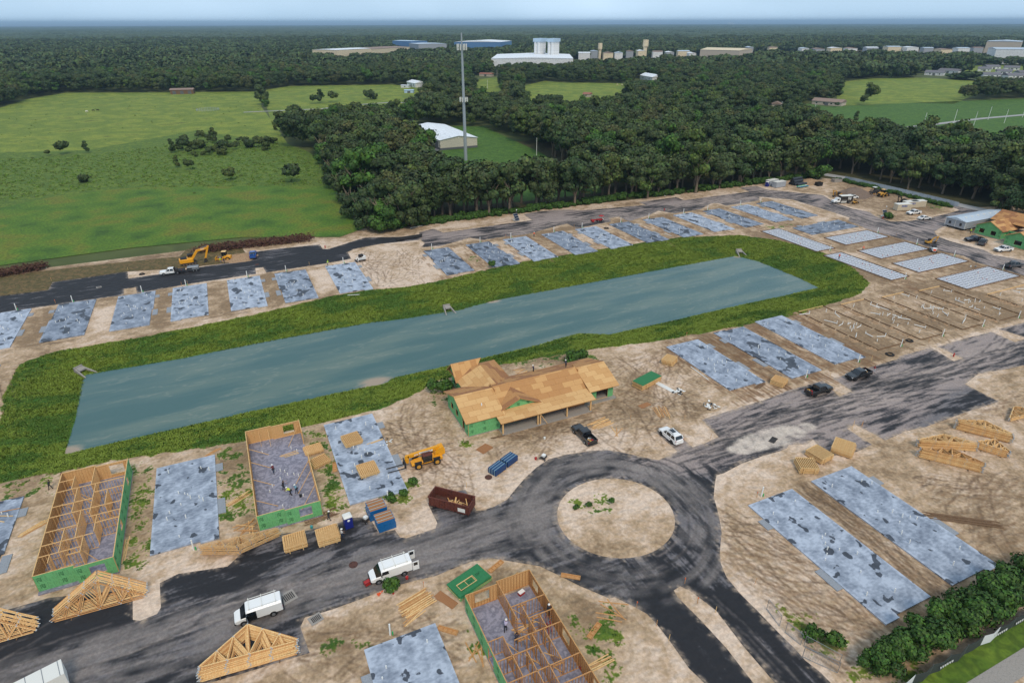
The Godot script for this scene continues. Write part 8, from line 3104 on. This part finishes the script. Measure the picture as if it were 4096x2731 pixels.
	for f in [[663.5, -1144, 682.8, -1134], [718.0, -1192, 731.5, -1185], [672.4, -1069, 687.7, -1061], [707.2, -1085, 719.7, -1078], [771.9, -1144, 783.9, -1137], [762.9, -1091, 775.6, -1085], [778.9, -1065, 794.6, -1057], [810.6, -1066, 823.3, -1060], [839.8, -1069, 859.0, -1059], [838.4, -1034, 849.7, -1028], [1136, -1199, 1147, -1193], [1137, -1135, 1152, -1127], [1158, -1065, 1171, -1058], [1198, -1066, 1216, -1057], [1210, -1037, 1230, -1026], [1257, -1034, 1275, -1025], [1292, -1016, 1313, -1005], [1348, -1009, 1372, -995.9], [1364, -976.8, 1385, -965.7], [1424, -980.2, 1441, -970.8], [1407, -931.0, 1427, -920.2], [1456, -927.2, 1477, -916.2], [1514, -931.5, 1531, -922.2]]:
		shed("low %s works shed in the far yards, %s in line from the left" % [["white", "grey", "tan"][k % 3], ORD[k]], f, R(14, 30), R(14, 18), 1.5, ["white_wall", "trailer_grey", "cream_wall"][k % 3], ["white_roof", "trailer_roof", "brown_roof"][(k + k / 3) % 3], "works_shed", 0, 0, "low works sheds in the far yards")
		k += 1
	k = 0
	for f in [[908.5, -615.6, 918.4, -595.2], [966.6, -636.1, 970.0, -609.1], [1049, -630.4, 1058, -616.7], [939.5, -555.0, 952.8, -541.2], [1018, -585.0, 1029, -571.3], [1109, -628.1, 1120, -612.9], [948.5, -529.2, 970.2, -518.5], [1017, -554.0, 1037, -543.8], [1104, -650.2, 1122, -641.2]]:
		shed("grey-roofed white house of the far right estate, number %s from its left end" % ["one", "two", "three", "four", "five", "six", "seven", "eight", "nine"][k], f, 14, 3.6, 2.6, "white_wall", "grey_roof", "estate_house", 1, 2, "estate houses at the far right")
		k += 1
	# lamp posts on the right-hand lane, poles in the meadows
	for f in [[453.7, -297.8], [491.2, -300.7], [531.9, -301.2], [492.8, -287.3], [524.0, -285.0], [436.7, -281.2], [439.2, -263.3], [431.6, -373.3], [416.8, -393.2], [568.5, -297.8], [365.9, -849.9], [160.8, -319.2], [286.9, -693.8], [284.1, -647.6]]:
		t = thing("utility_pole", "slim pale pole with a short top arm beside a country lane or lawn", "pole", ground_at(f), R(0, 3), "poles along the lanes")
		g = Geo.new()
		g.tube(Vector3.ZERO, Vector3(0, 9.5, 0), 0.16, 0.11, 6)
		part(t, "shaft", g, M.pvc)
		g = Geo.new()
		g.tube(Vector3(-0.9, 9.2, 0), Vector3(0.9, 9.2, 0), 0.07, 0.07, 5)
		part(t, "arm", g, M.dark_steel)
	# round pen and cattle in the field
	t = thing("round_pen", "ring of pale rails in the big field", "pen", ground_at([-1.6, -620.2]))
	g = Geo.new()
	for i in 24:
		var a := TAU * i / 24
		var b := TAU * (i + 1) / 24
		var p := Vector3(cos(a), 0, sin(a)) * 9.0
		var q := Vector3(cos(b), 0, sin(b)) * 9.0
		for y in [0.5, 1.0, 1.5]:
			g.tube(p + Vector3(0, y, 0), q + Vector3(0, y, 0), 0.06, 0.06, 4)
		g.tube(p, p + Vector3(0, 1.7, 0), 0.07, 0.07, 4)
	part(t, "rails", g, M.galvanised)
	for f in [[[-93.8, -650.2], "white cow grazing in the big field", c8(220, 214, 204)], [[-89.7, -654.8], "black cow grazing in the big field, middle of three", c8(30, 28, 28)], [[-86.5, -655.5], "black cow grazing in the big field, right of three", c8(34, 30, 28)], [[441.3, -667.8], "pale cow on the small green clearing", c8(224, 200, 176)], [[446.1, -665.4], "second pale cow on the small green clearing", c8(222, 204, 184)]]:
		var c: Color = lin(f[2])
		t = thing("cow", f[1], "cow", ground_at(f[0]), R(0, 3), "grazing cattle")
		var b := [[Vector3(-0.75, 1.05, 0), Vector3(0.55, 1.1, 0), 0.36, 0.38, c], [Vector3(0.6, 1.15, 0), Vector3(1.05, 0.75, 0), 0.24, 0.15, c], [Vector3(1.05, 0.7, 0), Vector3(1.25, 0.35, 0), 0.15, 0.1, c], [Vector3(-1.1, 1.2, 0), Vector3(-1.18, 0.5, 0), 0.05, 0.03, c]]
		for s in [-1, 1]:
			b.append([Vector3(0.5, 0.9, s * 0.2), Vector3(0.52, 0.45, s * 0.2), 0.13, 0.07, c])
			b.append([Vector3(0.52, 0.45, s * 0.2), Vector3(0.5, 0.05, s * 0.2), 0.07, 0.06, c])
			b.append([Vector3(-0.75, 0.95, s * 0.2), Vector3(-0.62, 0.62, s * 0.2), 0.17, 0.1, c])
			b.append([Vector3(-0.62, 0.62, s * 0.2), Vector3(-0.82, 0.42, s * 0.2), 0.09, 0.07, c])
			b.append([Vector3(-0.82, 0.42, s * 0.2), Vector3(-0.78, 0.05, s * 0.2), 0.06, 0.06, c])
			b.append([Vector3(0.9, 0.95, s * 0.12), Vector3(0.88, 1.0, s * 0.26), 0.04, 0.03, c])
		part(t, "body", body_mesh(b, 0.08), M.painted)



const ORD := ["first", "second", "third", "fourth", "fifth", "sixth", "seventh", "eighth", "ninth", "tenth", "eleventh", "twelfth", "thirteenth", "fourteenth", "fifteenth", "sixteenth", "seventeenth", "eighteenth", "nineteenth", "twentieth", "twenty-first", "twenty-second", "twenty-third"]


# ---------------------------------------------------------------- trees, bushes, grass

# a crown of leaf clumps: faces scattered over the skins of several lobes
func crown_mesh(seed_: int, r: float, h0: float, h1: float, lobes: int, leaves: int, size: float, tall := 0.0, tint := 1.0) -> ArrayMesh:
	var q := RandomNumberGenerator.new()
	q.seed = seed_
	var L := []
	for i in lobes:
		var a := q.randf() * TAU
		var d := r * 0.62 * sqrt(q.randf())
		var y := lerpf(h0, h1, q.randf_range(0.18, 0.8) if i > 2 else q.randf_range(0.55, 0.78))
		var lr := r * q.randf_range(0.22, 0.44) * (1.0 - tall * (y - h0) / (h1 - h0))
		L.append([Vector3(cos(a) * d * (1.0 - tall * 0.6 * (y - h0) / (h1 - h0)), y, sin(a) * d), lr, q.randf_range(0.72, 1.3)])
	var v := PackedVector3Array()
	var n := PackedVector3Array()
	var c := PackedColorArray()
	for i in leaves:
		var l: Array = L[q.randi() % lobes]
		var d := Vector3(q.randfn(), q.randfn() * 0.9 + 0.25, q.randfn()).normalized()
		var p: Vector3 = l[0] + d * Vector3(1, 0.8, 1) * l[1] * (q.randf_range(0.66, 1.04) if q.randf() < 0.8 else q.randf_range(1.0, 1.3))
		var deep := false
		for o in L:
			if o != l and p.distance_to(o[0]) < o[1] * 0.62:
				deep = true
				break
		if deep or p.y < h0 * 0.7:
			continue
		var nn := (d + Vector3(q.randfn(), q.randfn(), q.randfn()) * 0.32).normalized()
		var x := nn.cross(Vector3(q.randfn(), q.randfn(), q.randfn())).normalized()
		var y := nn.cross(x)
		var s := size * q.randf_range(0.6, 1.4)
		var k: float = q.randf_range(0.5, 1.5) * l[2] * tint
		var col := Color(0.070 * k * q.randf_range(0.8, 1.3), 0.108 * k, 0.031 * k * q.randf_range(0.7, 1.3))
		var pts := [p - x * s * 0.5 - y * s * 0.22, p + x * s * 0.2 - y * s * 0.5, p + x * s * 0.55 + y * s * 0.1, p + x * s * 0.1 + y * s * 0.5 - nn * s * 0.15, p - x * s * 0.45 + y * s * 0.35]
		for t in [[0, 2, 1], [0, 3, 2], [0, 4, 3]]:
			for e in t:
				v.append(pts[e])
				n.append((nn + d * 0.6).normalized())
				c.append(col)
	var arr := []
	arr.resize(Mesh.ARRAY_MAX)
	arr[Mesh.ARRAY_VERTEX] = v
	arr[Mesh.ARRAY_NORMAL] = n
	arr[Mesh.ARRAY_COLOR] = c
	var am := ArrayMesh.new()
	am.add_surface_from_arrays(Mesh.PRIMITIVE_TRIANGLES, arr)
	return am


func trunk_mesh(seed_: int, h: float, spread: float) -> ArrayMesh:
	var q := RandomNumberGenerator.new()
	q.seed = seed_
	var g := Geo.new()
	var fork := h * q.randf_range(0.2, 0.3)
	g.tube(Vector3(0, -0.3, 0), Vector3(q.randf_range(-0.3, 0.3), fork, 0), 0.55, 0.42, 8)
	for i in 4:
		var a := TAU * (i + q.randf()) / 4
		var b := Vector3(cos(a) * spread * 0.45, h * q.randf_range(0.45, 0.6), sin(a) * spread * 0.45)
		var e := Vector3(cos(a + 0.3) * spread, h * q.randf_range(0.7, 0.85), sin(a + 0.3) * spread)
		g.tube(Vector3(0, fork * 0.9, 0), b, 0.34, 0.22, 7)
		g.tube(b, e, 0.22, 0.07, 6)
		g.tube(b, b + Vector3(-sin(a) * spread * 0.5, h * 0.2, cos(a) * spread * 0.5), 0.16, 0.05, 5)
	return g.mesh()


func is_open(p: Vector2) -> bool:
	if p.x < 48.0 and p.y > -300.0:
		return true
	if p.y > -212.0 and p.x < 261.0:
		return true
	if p.y > -216.5 and p.x < 262.0 and p.y > -216.5 + (58.0 - p.x) * 0.0 and p.x < 160.0:
		return true
	for o in open_land:
		if Geometry2D.is_point_in_polygon(p, o):
			return true
	return false


func multi(called: String, mesh: Mesh, m: Material, where: Array, label := "", category := ""):
	if where.is_empty():
		return
	var mm := MultiMesh.new()
	mm.transform_format = MultiMesh.TRANSFORM_3D
	mm.mesh = mesh
	mm.instance_count = where.size()
	for i in where.size():
		mm.set_instance_transform(i, where[i])
	var o := MultiMeshInstance3D.new()
	o.multimesh = mm
	o.material_override = m
	o.name = numbered(called)
	add_child(o)
	o.set_meta("kind", "stuff")
	if label:
		o.set_meta("label", label)
		o.set_meta("category", category)


func spin(p: Vector2, s: float, sy := 1.0, y := 0.0) -> Transform3D:
	return Transform3D(Basis(Vector3.UP, rng.randf() * TAU).scaled(Vector3(s, s * sy, s)), Vector3(p.x, y, p.y))


func in_view(p: Vector2, margin: float) -> bool:
	var a := absf(Vector2(0.4147, -0.91).angle_to(p))
	return a < 0.70 + margin and Vector2(0.4147, -0.91).dot(p) > 20.0


# how tall a tree may grow at p: low growth where the photograph looks over it at a building
func tree_room(p: Vector2, l: float) -> float:
	var best := 99.0
	var a := p.angle()
	for s in sights:
		if l < s[2] and l > 380.0 and a > minf(s[0], s[1]) - 0.012 and a < maxf(s[0], s[1]) + 0.012:
			best = minf(best, 66.0 - (66.0 - s[3]) * l / s[2])
	return best


func tree_thing(called: String, label: String, group: String, p: Vector2, k: int, m: String, s: float, with_trunk := true) -> Node3D:
	var t := thing(called, label, "tree", Vector3(p.x, 0, p.y), rng.randf() * TAU, group)
	t.scale = Vector3(s, s * R(0.9, 1.1), s)
	if with_trunk:
		part(t, "trunk", trunks[k % trunks.size()], M.bark)
	part(t, "crown", crowns[k % crowns.size()], M[m])
	return t


var crowns := []
var trunks := []


func build_trees():
	for i in 5:
		crowns.append(crown_mesh(500 + i, [8.0, 7.4, 8.8, 6.6, 7.8][i], [4.6, 5.2, 4.4, 4.0, 5.4][i], [17.5, 19.0, 17.0, 18.5, 20.0][i], [17, 19, 21, 18, 16][i], 4600, 0.85, [0.1, 0.2, 0.0, 0.5, 0.1][i]))
	for i in 3:
		trunks.append(trunk_mesh(520 + i, 16.0, 4.6))
	var mats := ["leaf_oak", "leaf_oak", "leaf_deep", "leaf_grey", "leaf_olive", "leaf_deep", "leaf_fresh", "leaf_oak", "leaf_deep", "leaf_dry", "leaf_bush"]
	structure("wood_floor", sheet(PackedVector2Array([Vector2(40, -222), Vector2(58, -217.6), Vector2(102, -218.2), Vector2(160, -214.6), Vector2(226, -215.4), Vector2(258, -212), Vector2(261.5, -205), Vector2(262, -150), Vector2(290, -140), Vector2(420, -100), Vector2(500, -300), Vector2(300, -420), Vector2(30, -300)]), 0.012), mat("wood_floor", c8(84, 78, 50), 0.95, 0, M.far_ground.albedo_texture, 0.03, true))
	# oaks with bare pale trunks along the edge of the wood
	var edge := [[62, -222], [76, -223.5], [86, -221.5], [99, -223], [112, -222], [123, -223.5], [133, -220.5], [146, -222], [156, -219.5], [168, -220.5], [179, -219], [190, -220.5], [203, -219.5], [216, -221], [228, -220], [241, -219]]
	for i in edge.size():
		tree_thing("live_oak", "oak with a bare forked pale trunk at the wood's edge, %s from the left" % ORD[i], "oaks along the edge of the wood", Vector2(edge[i][0], edge[i][1]), [0, 4, 2, 1][i % 4], ["leaf_grey", "leaf_oak", "leaf_grey", "leaf_olive"][i % 4], R(0.92, 1.15))
	for i in 11:
		tree_thing("live_oak", "grey-green oak in the thin second row before the lawn, %s from the left" % ORD[i], "oaks before the lawn", Vector2(66 + i * 8.6 + R(-2, 2), -228.5 + R(-2, 2)), [2, 0, 4][i % 3], ["leaf_oak", "leaf_grey", "leaf_deep"][i % 3], R(0.85, 1.05))
	# dense trees in leaf down to the ground at the corner of the field
	var full := [crown_mesh(530, 6.5, 0.4, 15.0, 20, 6400, 0.75, 0.35), crown_mesh(531, 7.2, 0.4, 13.0, 20, 6400, 0.75, 0.2)]
	var corner := [[43.5, -219.8], [48.7, -215.6], [55.4, -216.6], [42.4, -237.0], [49.2, -230.5], [55.2, -227.8], [44.0, -261.2], [45.8, -290.0], [49.0, -318.5], [50.8, -347.1], [62.0, -219.5]]
	for i in corner.size():
		var ct := thing("leafy_tree", "dense tree in leaf to the ground at the field corner, %s of the front line" % ORD[i], "tree", ground_at(corner[i]), R(0, 6), "dense trees at the field corner")
		ct.scale = Vector3.ONE * R(0.85, 1.1)
		part(ct, "trunk", trunks[i % 3], M.bark)
		part(ct, "crown", full[i % 2], M[["leaf_deep", "leaf_bush", "leaf_oak", "leaf_deep"][i % 4]])
	# all other trees near enough to be told apart: scattered where no field, lane or yard lies
	var spots := []
	var d := 8.6
	for j in range(-130, 10):
		for i in range(-70, 130):
			var p := Vector2(i + R(-0.42, 0.42) + (0.5 if j % 2 else 0.0), j + R(-0.42, 0.42)) * d
			var l := p.length()
			if l > 1000.0 or l < 150.0 or not in_view(p, 0.07) or is_open(p):
				continue
			spots.append([l, p])
	spots.sort_custom(func(a, b): return a[0] < b[0])
	var rest := {}
	var groups := {}
	var n := 0
	for s in spots:
		var p: Vector2 = s[1]
		var k := rng.randi() % 5
		var m: String = mats[rng.randi() % mats.size()]
		var sc := R(0.62, 1.2) if s[0] < 420 else R(0.5, 1.05)
		var room := tree_room(p, s[0])
		if room < 5.0:
			continue
		sc = minf(sc, room / 18.5)
		if n < 284:
			var where := "in the wood between the mast and the far road"
			if p.x > 255:
				where = "in the dark wood beyond the screened fence"
			elif p.x > 180:
				where = "in the wood behind the upper right slabs"
			elif p.x < 95:
				where = "in the tall clump between the big field and the mast"
			var look: String = {"leaf_oak": "green broad-crowned tree", "leaf_deep": "dark green tree", "leaf_grey": "grey-green tree", "leaf_olive": "olive-toned tree", "leaf_fresh": "bright yellow-green tree", "leaf_dry": "dull brownish tree", "leaf_bush": "fresh green tree"}[m]
			tree_thing("wood_tree", look + " " + where, "trees " + where, p, k, m, sc)
			n += 1
		else:
			var key := "%d %s" % [k, m]
			if not rest.has(key):
				rest[key] = []
			rest[key].append(spin(p, sc))
	for key in rest:
		var w: PackedStringArray = key.split(" ")
		multi("woodland", crowns[int(w[0])], M[w[1]], rest[key], "dense green wood stretching away behind the fields", "woodland")
	# farther off: clumps of several crowns, then patches of canopy
	var clumps := [crown_mesh(540, 13, 3, 16, 16, 900, 3.0), crown_mesh(541, 12, 3, 18, 18, 900, 3.0), crown_mesh(542, 14, 3, 15, 16, 900, 3.2)]
	var far := [[], [], [], [], [], []]
	var step := 19.0
	for j in range(-170, 20):
		for i in range(-120, 180):
			var p := Vector2(i + R(-0.45, 0.45), j + R(-0.45, 0.45)) * step
			var l := p.length()
			if l < 985.0 or l > 3000.0 or not in_view(p, 0.05) or is_open(p):
				continue
			var room := tree_room(p, l)
			if room < 5.0:
				continue
			far[rng.randi() % 6].append(spin(p, R(0.8, 1.25), minf(R(0.75, 1.1), room / 20.0)))
	for i in 6:
		multi("woodland", clumps[i % 3], M[["leaf_deep", "leaf_oak", "leaf_deep", "leaf_oak", "leaf_grey", "leaf_olive"][i]], far[i], "distant green woods below the horizon", "woodland")
	var patch := []
	for k in 2:
		patch.append(canopy_patch(560 + k))
	var patches := [[], []]
	for j in range(-135, 10):
		for i in range(-70, 135):
			var p := Vector2(i + R(-0.3, 0.3), j + R(-0.3, 0.3)) * 130.0
			var l := p.length()
			if l < 2950.0 or l > 17000.0 or not in_view(p, 0.04) or is_open(p):
				continue
			patches[rng.randi() % 2].append(spin(p, R(0.9, 1.2), R(0.8, 1.25)))
	multi("woodland", patch[0], M.leaf_deep, patches[0], "farthest woods along the horizon", "woodland")
	multi("woodland", patch[1], M.leaf_oak, patches[1], "farthest woods along the horizon", "woodland")
	# single trees and bushes standing in the open
	var bush := [crown_mesh(570, 2.2, 0.2, 3.4, 8, 900, 0.42), crown_mesh(571, 1.8, 0.2, 4.6, 9, 900, 0.42, 0.6), crown_mesh(572, 2.6, 0.1, 2.4, 9, 900, 0.4)]
	var k := 0
	for f in [[[-80.7, -436.3], 2.3, "round grey-green bush in the big field, larger of a pair"], [[-69.5, -435.4], 1.7, "upright bush right of the round one in the big field"], [[-87.4, -435.1], 1.0, "small upright bush left of the round one in the field"], [[-60.2, -349.2], 1.4, "low bush below the pair in the big field"], [[28.7, -307.5], 2.6, "tall bush at the edge of the rough grass beside the wood"], [[2.7, -324.6], 1.8, "leafy bush in the rough grass, left of the tall one"], [[-23.1, -413.4], 2.0, "bush in the thicket of the big field, leftmost"], [[-17.5, -421.4], 2.2, "bush in the thicket of the big field, second"], [[-10.6, -422.8], 2.0, "bush in the thicket of the big field, third"], [[-2.6, -438.7], 2.4, "tall pointed bush in the thicket of the big field"], [[3.3, -411.5], 1.8, "bush in the thicket of the big field, fifth"], [[-21.2, -368.7], 1.6, "bush in front of the thicket"], [[-15.1, -360.0], 1.6, "second bush in front of the thicket"], [[16.5, -413.1], 1.8, "bush right of the thicket"], [[22.6, -413.4], 1.7, "second bush right of the thicket"], [[25.2, -401.1], 1.5, "third bush right of the thicket"], [[96.4, -635.4], 3.0, "tree of a pair on the farther meadow, left"], [[106.6, -634.4], 3.0, "tree of a pair on the farther meadow, right"], [[142.8, -645.8], 3.2, "single tree on the farther meadow"], [[88.0, -631.7], 2.4, "low tree left of the pair on the farther meadow"], [[298.5, -313.6], 2.0, "small tree in the right-hand green field"], [[430.7, -335.0], 2.0, "round tree at the near edge of the right-hand field"], [[496.6, -407.1], 1.2, "dark shrub beside the tan brick house"]]:
		var t := thing("bush", f[2], "bush", ground_at(f[0]), R(0, 6), "bushes and trees in the open fields")
		t.scale = Vector3.ONE * f[1]
		part(t, "leaves", bush[[0, 1, 0, 2, 0][k % 5] if k != 1 and k != 9 else 1], M[["leaf_oak", "leaf_deep", "leaf_olive"][k % 3]])
		k += 1
	# hedge of round shrubs inside the banner fence
	k = 0
	for f in [[56.0, 1.0], [58.0, 1.05], [60.2, 1.15], [62.4, 1.25], [64.6, 1.35], [66.8, 1.3], [69.0, 1.45], [71.4, 1.4], [73.8, 1.5], [76.2, 1.4], [78.6, 1.5], [81.0, 1.45], [83.6, 1.5], [86.2, 1.4], [89.0, 1.45]]:
		var t := thing("hedge_shrub", "dense dark green shrub of the hedge behind the banner fence, %s from the left" % ORD[k], "shrub", Vector3(f[0], 0, -24.9 + R(-0.3, 0.3)), R(0, 6), "shrubs of the hedge")
		t.scale = Vector3.ONE * f[1] * 1.08
		part(t, "leaves", crown_dense(580 + k % 3), M.leaf_bush)
		k += 1
	# green growth on the site
	k = 0
	for f in [[[9.7, -58.7], 0.7, "leafy bush around the hydrant at the near road"], [[31.8, -103.5], 1.0, "bush in the weeds left of the clubhouse"], [[30.2, -103.8], 0.9, "second bush in the weeds left of the clubhouse"], [[62.0, -102.6], 1.0, "bush on the grass edge behind the clubhouse"], [[63.6, -102.5], 0.8, "second bush on the grass edge behind the clubhouse"], [[41.1, -62.3], 0.3, "weed clump on the roundabout, left"], [[44.8, -61.3], 0.3, "weed clump on the roundabout, right"], [[39.3, -62.5], 0.25, "small weed clump on the roundabout"], [[18.1, -78.1], 0.5, "bush beside the slab by the telehandler"], [[14.2, -76.4], 0.45, "low bush at the slab corner above the blue bundles"], [[16.0, -76.2], 0.45, "second low bush at the slab corner"], [[224.0, -151.0], 0.9, "round bush under the solar tower at the junction"], [[253.4, -208.2], 2.2, "large bush at the end of the screened fence"], [[251.3, -211.1], 1.8, "large bush beside the drain pipes"], [[54.9, -29.4], 0.7, "bush in the weeds by the entry gate"], [[53.9, -30.9], 0.6, "second bush in the weeds by the entry gate"], [[68.5, -164.4], 0.7, "weed clump at the corner of a far-row slab"]]:
		var t := thing("bush", f[2], "bush", ground_at(f[0]), R(0, 6), "bushes on the site")
		t.scale = Vector3.ONE * f[1]
		part(t, "leaves", bush[2 if k % 2 else 0], M.leaf_bush)
		k += 1
	# undergrowth at the foot of the wood, scrub in the rough grass
	var under := []
	for i in 420:
		var u := R(45, 262)
		var front := -216.4 if u < 165 else -214.2
		under.append(spin(Vector2(u, front - absf(rng.randfn(0, 2.0))), R(0.35, 0.9)))
	for i in 160:
		under.append(spin(Vector2(261 + rng.randfn(0, 0.5), R(-205, -150)), R(0.3, 0.6)))
	multi("undergrowth", bush[2], M.leaf_bush, under, "bright undergrowth along the foot of the wood", "undergrowth")
	var rough := P2([-106.4, -370.9, -109.7, -436.0, -67.3, -425.7, -11.6, -451.7, 35.5, -429.4, 43.7, -392.4, 47.8, -342.3, 45.7, -294.7, -3.3, -313.0, -48.0, -332.1, -86.9, -324.8, -94.3, -318.4])
	var low := crown_mesh(590, 2.6, 0.0, 1.5, 9, 260, 0.9, 0.0, 2.0)
	var scrub := []
	var thin := []
	for i in 30000:
		var p := Vector2(R(-260, 80), R(-560, -180))
		if Geometry2D.is_point_in_polygon(p, rough):
			scrub.append(spin(p, absf(rng.randfn(0, 0.10)) + 0.09))
	for i in 500:
		var p := Vector2(R(-300, 90), R(-760, -300))
		if Geometry2D.is_point_in_polygon(p, open_land[0]):
			thin.append(spin(p, absf(rng.randfn(0, 0.08)) + 0.1))
	var thicket := P2([-28.9, -419.1, -14.0, -465.7, -3.3, -486.3, 16.1, -444.0, 35.5, -429.4, 28.7, -399.5, 13.2, -399.2, 3.6, -392.1, -11.9, -389.8])
	var thick := [[], []]
	for i in 700:
		var p := Vector2(R(-150, 60), R(-520, -330))
		if Geometry2D.is_point_in_polygon(p, thicket):
			thick[i % 2].append(spin(p, R(0.5, 1.5)))
	multi("thicket", bush[0], M.leaf_oak, thick[0], "thicket of low bushes across the big field", "thicket")
	multi("thicket", bush[2], M.leaf_olive, thick[1], "thicket of low bushes across the big field", "thicket")
	multi("scrub", low, M.leaf_olive, scrub.slice(0, scrub.size() / 2), "low tussocks and scrub in the rough grass", "scrub")
	multi("scrub", low, M.leaf_scrub, scrub.slice(scrub.size() / 2), "low tussocks and scrub in the rough grass", "scrub")
	multi("scrub", low, M.leaf_olive, thin, "thin low scrub dotted over the big field", "scrub")


func crown_dense(s: int) -> ArrayMesh:
	var key := "dense%d" % s
	if not mesh_store.has(key):
		mesh_store[key] = crown_mesh(s, 2.0, 0.2, 2.9, 9, 3600, 0.2)
	return mesh_store[key]


# 150 m of far canopy: a bumpy roof of crowns
func canopy_patch(s: int) -> ArrayMesh:
	var n := FastNoiseLite.new()
	n.seed = s
	n.noise_type = FastNoiseLite.TYPE_CELLULAR
	n.frequency = 0.055
	var g := Geo.new()
	var q := RandomNumberGenerator.new()
	q.seed = s
	var N := 26
	var H := []
	for j in N + 1:
		for i in N + 1:
			var e := minf(minf(i, N - i), minf(j, N - j))
			var x := (i - N / 2.0) * 6.2 + q.randf_range(-2, 2)
			var z := (j - N / 2.0) * 6.2 + q.randf_range(-2, 2)
			H.append(Vector3(x, 0.0 if e == 0 else 13.0 - 9.0 * (n.get_noise_2d(x, z) + 0.6) + q.randf_range(-1.2, 1.2), z))
	for j in N:
		for i in N:
			var a := j * (N + 1) + i
			var k := q.randf_range(0.65, 1.35)
			g.col = Color(0.070 * k, 0.100 * k, 0.036 * k)
			g.quad(H[a], H[a + N + 1], H[a + N + 2], H[a + 1])
	return g.mesh()


func build_grass():
	# tufts wherever the ground map shows grass
	var tufts := []
	for s in 2:
		var q := RandomNumberGenerator.new()
		q.seed = 600 + s
		var v := PackedVector3Array()
		var n := PackedVector3Array()
		var c := PackedColorArray()
		for i in 16:
			var p := Vector3(q.randf_range(-0.35, 0.35), 0, q.randf_range(-0.35, 0.35))
			var a := q.randf() * TAU
			var w := Vector3(cos(a), 0, sin(a)) * 0.07
			var tip := p + Vector3(q.randf_range(-0.15, 0.15), q.randf_range(0.1, 0.26), q.randf_range(-0.15, 0.15))
			var k := q.randf_range(0.7, 1.35)
			for e in [p - w, tip, p + w]:
				v.append(e)
				n.append(Vector3(0, 1, 0))
				c.append([Color(0.20 * k, 0.275 * k, 0.034 * k), Color(0.105 * k, 0.20 * k, 0.026 * k)][s])
		var arr := []
		arr.resize(Mesh.ARRAY_MAX)
		arr[Mesh.ARRAY_VERTEX] = v
		arr[Mesh.ARRAY_NORMAL] = n
		arr[Mesh.ARRAY_COLOR] = c
		var am := ArrayMesh.new()
		am.add_surface_from_arrays(Mesh.PRIMITIVE_TRIANGLES, arr)
		tufts.append(am)
	var m := mat("grass_blade", Color.WHITE, 0.9)
	m.vertex_color_use_as_albedo = true
	var grass := [[], []]
	var weeds := []
	var inner := Geometry2D.offset_polygon(pond, 0.3)[0]
	for i in 330000:
		var p := Vector2(R(-55, 172), R(-168, -100)) if i < 240000 else Vector2(R(-60, 140), R(-200, -20))
		var q := (p - MAP.position) / MAP.size * Vector2(MW, MH)
		var c := soil_image.get_pixel(clampi(int(q.x), 0, MW - 1), clampi(int(q.y), 0, MH - 1))
		if c.g < c.r + 0.02:
			continue
		var inb := bank_box.has_point(p) and Geometry2D.is_point_in_polygon(p, bank)
		if i < 240000:
			if not inb or Geometry2D.is_point_in_polygon(p, inner):
				continue
			grass[1 if c.r < 0.29 else 0].append(spin(p, R(0.5, 0.95), R(0.7, 1.2), height_at(p)))
		elif not inb and not Geometry2D.is_point_in_polygon(p, asphalt[0]):
			weeds.append(spin(p, R(0.4, 1.0), R(0.6, 1.2)))
	multi("grass", tufts[0], m, grass[0], "rough grass on the banks of the pond", "grass")
	multi("grass", tufts[1], m, grass[1], "rough grass on the banks of the pond", "grass")
	multi("weeds", tufts[1], m, weeds, "weeds coming up between the house lots", "weeds")


# height of the drawn ground grid (bilinear over its vertices)
var grid_h := PackedFloat32Array()
var grid_n := 0

func height_at(p: Vector2) -> float:
	var q := (p - MAP.position) / 1.5
	var i := clampi(int(q.x), 0, grid_n - 2)
	var j := int(q.y)
	var f := q - Vector2(i, j)
	var a := j * grid_n + i
	return lerpf(lerpf(grid_h[a], grid_h[a + 1], f.x), lerpf(grid_h[a + grid_n], grid_h[a + grid_n + 1], f.x), f.y)
